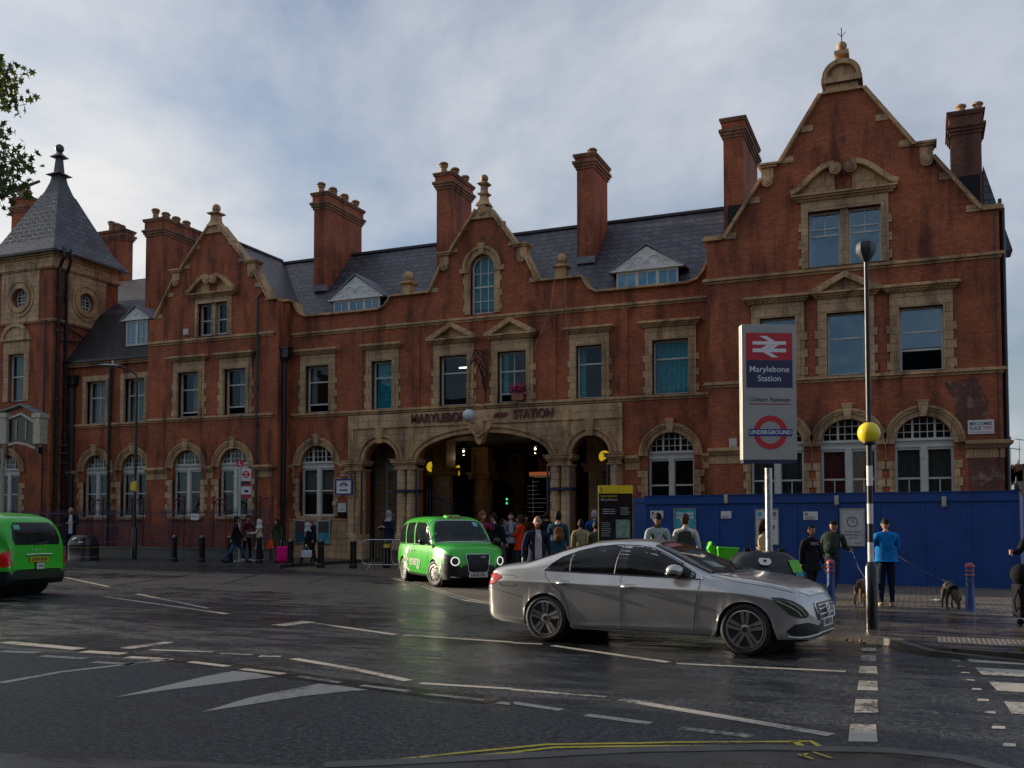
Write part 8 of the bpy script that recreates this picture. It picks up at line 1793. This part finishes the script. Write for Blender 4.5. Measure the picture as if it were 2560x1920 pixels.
    if skirt:          # coat or jacket hem over the hips
        zl, wd, mt = skirt; g = MB(); n = 20; vsx = []; R2 = [(1.20, .160, .128), (1.06, .162, .130), (.93, .172, .138), ((.93 + zl) / 2, .178 * (1 + wd) / 2 + .09 * 0, .145), (zl, .18 * wd, .150 * wd), (zl + .004, .165 * wd, .138 * wd)]
        for z_, rx, ry in R2:
            for j in range(n):
                a = 2 * PI * j / n; wob = 1 + .035 * math.sin(3 * a + z_ * 7); q = V((rx * b * wob * math.cos(a), ry * b * wob * math.sin(a), z_)); q = T(q) if z_ > .95 else q; vsx.append(tuple(q))
        g.add(vsx, [(r * n + j, r * n + (j + 1) % n, (r + 1) * n + (j + 1) % n, (r + 1) * n + j) for r in range(len(R2) - 1) for j in range(n)]); fin(g, 'coat_skirt', CL[mt], smooth=60)
    o['_k'] = k; 
    Wd = Matrix.Translation((x, y, base)) @ Matrix.Rotation(YAW + R_(phi), 4, 'Z')
    return o, (lambda p: Wd @ (S @ T(V(p)))), [Wd @ (S @ (w_ + d2 * .08)) for w_, d2, sg in hands], k
def rucksack(info, label, col, size=(.30, .16, .46), z=1.22, straps=True, off=0, name='rucksack'):
    o_, tf, hd, k = info; p = tf((off, .155, z)); rz = o_.rotation_euler.z; w_, d_, h_ = size
    r = local(name, label, 'backpack', tuple(p), rz); s = MB(); n = 16
    rings = [(0, .72), (.06, .95), (.3, 1.0), (.75, .96), (.93, .8), (1.0, .35)]; vs = []
    for t, sc in rings:
        for j in range(n): a = 2 * PI * j / n; ca, sa = math.cos(a), math.sin(a); vs.append((w_ / 2 * sc * math.copysign(abs(ca) ** .55, ca), .02 + d_ / 2 * sc * math.copysign(abs(sa) ** .6, sa), (t - .5) * h_))
    s.add(vs, [(i * n + j, i * n + (j + 1) % n, (i + 1) * n + (j + 1) % n, (i + 1) * n + j) for i in range(5) for j in range(n)] + [tuple(range(n)), tuple(5 * n + j for j in range(n))]); s.build('bag_body', CL[col], r, smooth=50)
    s = MB(); s.sphere((0, d_ / 2 + .01, -h_ * .18), (w_ * .36, .045, h_ * .22), 12, 8); s.build('front_pocket', CL[col], r, smooth=60)
    if straps:
        s = MB()
        for sg in (-1, 1): s.cut(); s.tube([(sg * .08, -.04, h_ * .36), (sg * .10, -.12, h_ * .5 + .0), (sg * .115, -.235, h_ * .34), (sg * .13, -.25, 0), (sg * .15, -.14, -h_ * .3)], .019, 6)
        s.build('strap', CL['black'], r, smooth=60)
    s = MB(); s.tube([(-.04, 0, h_ / 2 - .02), (0, 0, h_ / 2 + .04), (.04, 0, h_ / 2 - .02)], .01, 5); s.build('carry_loop', CL['black'], r); return r
def phone(info, label, i=0):
    h = info[2][i]; o = local('phone', label, 'phone', (h.x, h.y, h.z + .02), info[0].rotation_euler.z); s = MB(); s.M = Matrix.Rotation(R_(-40), 4, 'X'); s.box(-.036, .036, -.005, .004, -.05, .09); s.build('case', BLK, o, bevel=.003); s = MB(); s.M = Matrix.Rotation(R_(-40), 4, 'X'); s.box(-.032, .032, .0041, .006, -.045, .085); s.build('screen', P('phone_screen', (.05, .06, .08), .15), o)
WALK = ((24, 8), (-20, 22)); WALK2 = ((-20, 24), (22, 6)); AH = ((2, 7, 12, 0), (2, 7, 12, 0)); PH = ((22, 8, 88, 32), (22, 8, 84, 32)); SWING = ((22, 6, 20, 0), (-22, 6, 8, 0)); SWING2 = ((-22, 6, 8, 0), (22, 6, 20, 0))
random.seed(21)
# far left kerb
person(178, 44.5, 1268, ZL, 20, 'man in a dark suit jacket and white shirt behind the left bin', 'darknavy', 'black', skin='mid', hair='grey', style='balding', arms=PH, front='white', skirt=(.78, 1.0, 'darknavy'))
person(592, 39.0, 1284, ZL, 105, 'man in a dark hooded jacket and blue jeans striding right past the bus stop', 'black', 'jeans', hair='black', skin='tan', legs=((30, 4), (-26, 14)), arms=SWING, collar='black', skirt=(.80, 1.08, 'black'), bulk=1.15)
person(619, 41.0, 1288, ZL, 60, 'man in a grey jacket over a maroon shirt facing the woman in white headscarf', 'maroon', 'black', shoe='white', hair='black', skin='mid', style='short', arms=((30, 8, 50, 0), (4, 6, 15, 0)), skirt=(.9, 1.0, 'grey'))
person(650, 40.6, 1298, ZL, -85, 'woman in a white headscarf and long cream coat', 'cream', 'black', shoe='cream', hair='white', style='hijab', fem=True, skirt=(.50, 1.15, 'cream'), arms=((30, 6, 60, 0), (35, 6, 55, 0)))
p4 = person(693, 39.2, 1298, ZL, -12, 'woman in an olive parka with pale jeans standing beside a pink suitcase', 'olive', 'ltjeans', hair='black', style='hood', skin='light', fem=True, skirt=(.70, 1.15, 'olive'), arms=((6, 12, 14, 0), (10, 10, 70, 25)), bulk=1.12)
person(771, 39.2, 1303, ZS, -80, 'woman in a pale patterned headscarf and black coat walking left', 'black', 'navy', shoe='cream', hair='patt', style='hijab', fem=True, skirt=(.66, 1.2, 'black'), legs=WALK, arms=AH, bulk=1.1)
person(783, 40.6, 1293, ZS, -60, 'older man in a dark jacket over a white shirt beside the poster', 'darknavy', 'black', hair='grey', style='balding', skin='tan', front='white', skirt=(.82, 1.05, 'darknavy'))
person(973, 40.2, 1277, ZS, -40, 'man in a navy jacket with a pale grey hood up against the portal pier', 'navy', 'black', hair='lightgrey', style='hood', arms=PH, skin='light', bulk=1.12, skirt=(.84, 1.05, 'navy'))
# crowd outside the portal
person(1206, 30.0, 1279, ZS, 40, 'ginger woman in a magenta scarf just right of the green taxi', 'magenta', 'navy', hair='ginger', style='curly', fem=True, arms=((60, 4, 110, 20), (10, 6, 30, 0)), skirt=(.85, 1.1, 'black'), bulk=1.1)
person(1235, 33.5, 1283, ZS, 165, 'man with brown hair in a dark coat seen from behind beside the ginger woman', 'black', 'black', hair='dkbrown', collar='white', skirt=(.62, 1.1, 'black'), bulk=1.15)
person(1257, 34.5, 1296, ZS, 95, 'dark haired woman in black looking right beside the denim shirt woman', 'black', 'grey', hair='black', style='bun', fem=True, skin='mid', arms=((20, 6, 90, 10), (4, 6, 20, 0)))
person(1277, 37.0, 1282, ZS, 5, 'woman in an open denim shirt and black trousers facing the street', 'denim', 'black', shoe='white', hair='dkbrown', style='long', fem=True, front='lightgrey', arms=((4, 8, 30, 5), (4, 8, 20, 0)), skirt=(.80, 1.08, 'denim'))
person(1301, 34.5, 1289, ZS, -115, 'woman in a bright red raincoat with her back half turned', 'red', 'teal', hair='brown', style='curly', fem=True, arms=((10, 8, 70, 20), (25, 8, 60, 20)), skirt=(.68, 1.18, 'red'), bulk=1.2, collar='red')
person(1343, 21.3, 1284, ZS, 8, 'balding man in an open navy jacket and pale polo walking towards the street', 'navy', 'black', hair='brown', style='balding', skin='mid', front='polo', arms=((-4, 10, 10, 0), (8, 18, 10, 0)), legs=WALK, skirt=(.80, 1.12, 'navy'), turn=-10, bulk=1.12)
person(1366, 36.0, 1280, ZS, 185, 'man in a black jacket seen from behind left of the brown rucksack', 'black', 'black', hair='dkbrown', bulk=1.2)
i8 = person(1395, 27.0, 1279, ZS, 165, 'man in a dark teal coat with a brown leather rucksack, seen from behind', 'teal', 'black', hair='black', collar='white', skirt=(.70, 1.12, 'teal'), bulk=1.15)
rucksack(i8, 'brown leather rucksack on the back of the man in dark teal', 'brown', (.27, .15, .40), off=-.06)
person(1452, 27.0, 1299, ZS, 170, 'man in a khaki waistcoat over a blue shirt seen from behind', 'khaki', 'navy', hair='black', bulk=1.22, turn=20, skin='tan', front='shirtblue')
i10 = person(1486, 31.0, 1276, ZS, 180, 'white haired man in a mid blue jacket at the right small arch', 'midblue', 'black', hair='grey', bulk=1.25, skin='light', collar='midblue'); rucksack(i10, 'black rucksack on the white haired man in blue', 'black')
person(1490, 24.5, 1302, ZS, 175, 'woman with dark hair in a bun beside the map totem', 'olive', 'black', hair='black', style='bun', fem=True, collar='grey', bulk=1.05)
person(1512, 24.0, 1335, ZS, -160, 'short person in a brown fleece half behind the map totem', 'brown', 'black', hair='brown', bulk=1.05)
for i, (px, dp, hd_y, tp, lb) in enumerate(((1316, 44, 1283, 'brown', 'small figure in brown in the shade of the great arch'), (1326, 46, 1286, 'darkgreen', 'distant figure in dark green deep under the great arch'), (1337, 48, 1281, 'grey', 'distant figure in grey walking out from under the great arch'), (1354, 43, 1287, 'black', 'distant figure in black under the right of the great arch'), (1288, 45, 1286, 'navy', 'distant figure in navy behind the denim shirt woman'), (1562, 27, 1300, 'maroon', 'figure in maroon half hidden between map totem and hoarding corner'))):
    person(px, dp, hd_y, ZS, (20, 170, 0, 60, -30, 40)[i], lb, tp, 'black', hair='dkbrown', skin='mid', legs=WALK if i % 2 else WALK2)
# in front of the hoarding
i1 = person(1643, 21.5, 1284, ZS, 5, 'youth in a pale grey green sweatshirt reading a phone by the hoarding', 'greyblue', 'black', hair='black', style='short', skin='mid', arms=((18, 10, 82, 34), (18, 12, 86, 34)), nod=22, turn=14, bulk=1.12)
rucksack(i1, 'dark rucksack worn by the youth reading a phone', 'black', (.24, .1, .38)); phone(i1, 'phone held by the youth in the pale sweatshirt', 0)
i2 = person(1713, 21.5, 1286, ZS, 168, 'man in a white shirt seen from behind facing the hoarding', 'white', 'darknavy', hair='brown', turn=-25, collar='white', arms=((8, 10, 50, 0), (6, 14, 40, 0)), bulk=1.08); rucksack(i2, 'big olive green rucksack on the man in the white shirt', 'darkgreen', (.33, .18, .52), z=1.19)
person(1906, 20.6, 1301, ZS, 75, 'woman in a tan coat standing behind the totem pole', 'tan', 'black', hair='dkbrown', style='long', skin='tan', fem=True, skirt=(.52, 1.2, 'tan'), arms=((10, 6, 60, 20), (6, 8, 20, 0)), bulk=1.15)
x, y = at(1879, 20.3); o = local('shoulder_bag', 'brown shoulder bag at the hip of the woman in the tan coat', 'bag', (x, y, ZS), YAW + R_(75)); s = MB(); s.box(-.13, .13, -.05, .05, .78, 1.02); s.build('bag_body', CL['brown'], o, bevel=.03); s = MB(); s.tube([(-.1, 0, 1.02), (-.06, .02, 1.2), (.0, .05, 1.42), (.06, .02, 1.2), (.1, 0, 1.02)], .01, 5); s.build('strap', CL['black'], o)
p = person(2026, 19.2, 1308, ZP, 12, 'young woman in a black hooded top with chest lettering, dark hair tied back', 'black', 'black', hair='black', style='bun', skin='mid', fem=True, arms=((8, 10, 14, 0), (-6, 10, 10, 0)), legs=WALK2, skirt=(.78, 1.12, 'black'), turn=18, collar='black', bulk=1.14)
s = MB(); add_text(s, 'NYC', .075, Matrix.Translation((0.0, -.155, 1.20)) @ Matrix.Rotation(PI / 2 - .1, 4, 'X'), .003, bold=.004, spacing=1.15); s.build('chest_lettering', P('grey_print_cloth', (.22, .22, .23), .8), p[0])
i5 = person(2078, 21.8, 1291, ZS, 150, 'man in a dark green hooded top and cap leaning over with a dog lead', 'darkgreen', 'navy', hair='black', style='cap', skin='mid', lean=16, nod=14, turn=-30, arms=((8, 10, 20, 0), (4, 10, 62, -8)), legs=((26, 10), (-22, 20)), bulk=1.15, collar='darkgreen')
rucksack(i5, 'grey green rucksack on the man holding the dog lead', 'darkgreen', (.32, .18, .48), z=1.24)
i6 = person(2213, 19.8, 1296, ZS, 178, 'heavy man in a bright blue sweatshirt and black cap with his back turned', 'blue', 'darknavy', shoe='tan', hair='black', style='cap', skin='light', bulk=1.32, legs=((2, 0), (-2, 2)), arms=((20, 14, 70, 30), (20, 14, 70, 30)), skirt=(.90, 1.05, 'blue'))
i7 = person(2592, 15.3, 1290, ZP, -60, 'person in a dark coat with pale cuffs cut off by the right edge', 'black', 'black', hair='dkbrown', arms=((25, 8, 70, 10), (30, 8, 60, 10)), skirt=(.7, 1.2, 'black'), bulk=1.2)
x, y = at(2556, 15.2); o = local('black_holdall', 'tall black wheeled bag at the right edge of the picture', 'bag', (x, y, ZP), YAW); s = MB(); s.hexa([(-.14, -.13, .14), (.18, -.13, .10), (.18, .13, .10), (-.14, .13, .14)], [(-.15, -.14, .66), (.2, -.14, .66), (.2, .14, .66), (-.15, .14, .66)]); s.build('bag_body', CL['black'], o, bevel=.04)
s = MB(); s.sphere((-.05, -.02, .80), (.17, .14, .17), 12, 8); s.build('soft_bag_top', CL['black'], o, smooth=60); s = MB(); s.tube([(-.14, -.1, .6), (-.21, -.1, .4), (-.19, -.1, .22), (-.15, -.1, .3)], .012, 5); s.build('strap', CL['black'], o); s = MB(); s.lathe([(.05, -.16), (.05, -.12)], (.0, 0, .05), 12, axis='y'); s.cut(); s.lathe([(.05, .12), (.05, .16)], (.0, 0, .05), 12, axis='y'); s.build('wheel', TYRE, o)
# luggage
hx, hy = at(707, 38.9); o = local('pink_suitcase', 'bright pink upright suitcase beside the woman in the olive parka', 'suitcase', (hx, hy, ZL), YAW + R_(8)); s = MB(); s.box(-.23, .23, -.13, .13, .05, .66); s.build('case', cloth('hot_pink', (.70, .012, .20)), o, bevel=.05); s = MB(); s.box(-.19, .19, -.16, -.131, .12, .38); s.build('pocket', MATS['cloth_hot_pink'], o, bevel=.02)
s = MB(); s.tube([(-.07, .05, .66), (-.07, .05, .86), (.07, .05, .86), (.07, .05, .66)], .010, 5); s.build('handle', STEEL, o); s = MB()
for a in (-.17, .17): s.cut(); s.sphere((a, 0, .035), .04, 8, 6)
s.build('wheel', TYRE, o)
h = p4[2][1]; o = local('orange_bag', 'bright orange carrier bag held by the woman in the olive parka', 'bag', (h.x, h.y, h.z - .52), YAW); s = MB(); s.hexa([(-.2, -.06, 0), (.14, -.06, .02), (.14, .06, .02), (-.2, .06, 0)], [(-.04, -.02, .36), (.06, -.02, .36), (.06, .02, .36), (-.04, .02, .36)]); s.build('bag_body', cloth('orange', (.62, .07, .01)), o, bevel=.02); s = MB(); s.tube([(-.03, 0, .35), (0, 0, .50), (.05, 0, .35)], .008, 5); s.build('handle', MATS['cloth_orange'], o)
x, y = at(768, 38.6); o = local('white_carrier_bag', 'white carrier bag carried by the woman in the patterned headscarf', 'bag', (x, y, ZS), YAW); s = MB(); s.hexa([(-.2, -.05, .36), (.2, -.05, .36), (.2, .05, .36), (-.2, .05, .36)], [(-.21, -.04, .64), (.21, -.04, .64), (.21, .04, .64), (-.21, .04, .64)]); s.build('bag_body', cloth('white_bag', (.55, .53, .58)), o, bevel=.02); s = MB(); s.tube([(-.08, 0, .63), (-.03, 0, .80), (.03, 0, .80), (.08, 0, .63)], .008, 5); s.build('handle', MATS['cloth_white_bag'], o)
x, y = at(983, 40.3); o = local('red_suitcase', 'dark red suitcase behind the steel barriers', 'suitcase', (x, y, ZS), YAW); s = MB(); s.box(-.2, .2, -.12, .12, .06, .62); s.build('case', cloth('dark_red', (.16, .015, .02)), o, bevel=.04); s = MB(); s.tube([(-.1, 0, .62), (-.1, 0, .75), (.1, 0, .75), (.1, 0, .62)], .01, 5); s.build('handle', STEEL, o)
# dogs
def dog(xy, base, phi, label, fur, head_down, tail, s_=1.0, collar=None):
    o = local('dog', label, 'dog', (*xy, base), YAW + R_(phi)); V = Vector; vs = []; rad = []; ed = []
    def av(p, r, par=None):
        i = len(vs); vs.append(tuple(p)); rad.append(r)
        if par is not None: ed.append((par, i))
        return i
    pl = av((0, .26, .48), (.085, .09)); be = av((0, .08, .45), (.075, .08), pl); rb = av((0, -.12, .43), (.10, .12), be); ch = av((0, -.27, .45), (.095, .11), rb)
    if head_down: nk = av((.02, -.40, .36), .065, ch); hd = av((.05, -.48, .20), (.06, .06), nk); mz = av((.06, -.55, .10), .035, hd); nose = av((.06, -.575, .065), .025, mz)
    else: nk = av((0, -.37, .58), .06, ch); hd = av((0, -.45, .66), (.06, .06), nk); mz = av((0, -.55, .64), .035, hd); nose = av((0, -.60, .635), .024, mz)
    for sg in (-1, 1):
        a = av((sg * .075, .27, .36), .06, pl); b = av((sg * .09, .18, .25), .042, a); c = av((sg * .085, .31, .14), .022, b); d = av((sg * .09, .285, .03), .022, c); av((sg * .09, .235, .018), .022, d)
        a = av((sg * .08, -.26, .34), .05, ch); b = av((sg * .10, -.25, .20), .03, a); c = av((sg * .10, -.265, .04), .02, b); av((sg * .10, -.305, .018), .022, c)
    t0 = av((0, .36, .50), .028, pl); t1 = av((tail[0] * .5, .45, .50 + tail[1] * .4), .018, t0); av((tail[0], .52, .5 + tail[1]), .009, t1)
    sv, sf = skinned(vs, ed, rad); m_ = MB(); m_.add(sv, sf); hp = V(vs[hd])
    for sg in (-1, 1): m_.sphere(tuple(hp + V((sg * .06, .02, .03))), (.018, .03, .045), 8, 6)
    m_.v = [tuple(V(p) * s_) for p in m_.v]; m_.build('body', fur, o, smooth=60)
    g = MB(); g.sphere(tuple(V(vs[nose]) * s_ + V((0, -.012, 0))), .018, 8, 6)
    for sg in (-1, 1): g.cut(); g.sphere(tuple((hp + V((sg * .035, -.05, .02))) * s_), .008, 6, 5)
    g.build('nose_and_eyes', EYE, o)
    if collar: g = MB(); q = (V(vs[ch]) + V(vs[nk])) / 2 * s_; g.M = Matrix.Translation(q) @ (V(vs[nk]) - V(vs[ch])).to_track_quat('Z', 'Y').to_matrix().to_4x4(); g.lathe([(.088, -.012), (.09, .012)], (0, 0, 0), 16); g.build('collar', CL['black'], o)
    Wd = Matrix.Translation((*xy, base)) @ Matrix.Rotation(YAW + R_(phi), 4, 'Z'); return Wd @ ((V(vs[ch]) + V(vs[nk])) / 2 * s_ + V((0, .03, .09)))
FB = P('fur_tan', (.18, .095, .05), .8, var=.3, scale=8, bump=.5, bscale=90); FD = P('fur_brindle', (.045, .03, .018), .75, var=.7, scale=12, bump=.5, bscale=90)
n1_ = dog(at(2154, 20.1), ZS, 148, 'tan short haired dog half hidden behind the striped pole', FB, True, (.02, -.12), 1.05)
n2_ = dog(at(2370, 19.3), ZS, -14, 'dark brindle dog sniffing the setts left of the right blue bollard', FD, True, (.16, .04), 1.0, collar=True)
def lead(a, b, label):
    o = thing('dog_lead', label, 'dog lead', tuple(a)); s = MB(); m_ = (Vector(a) + Vector(b)) / 2 - Vector((0, 0, .08)); s.tube([tuple(a), tuple(m_), tuple(b)], .007, 4); s.build('strap', CL['grey'], o); s = MB(); s.tube([tuple(Vector(a) + Vector((.03 * math.cos(t), 0, .03 * math.sin(t)))) for t in [i * PI / 5 for i in range(10)]], .006, 4, closed=True); s.build('hand_loop', CL['grey'], o)
lead(i5[2][1], n1_, 'thin dog lead from the capped man to the tan dog')
lead(i6[2][1], n2_, 'thin dog lead running to the dark brindle dog')
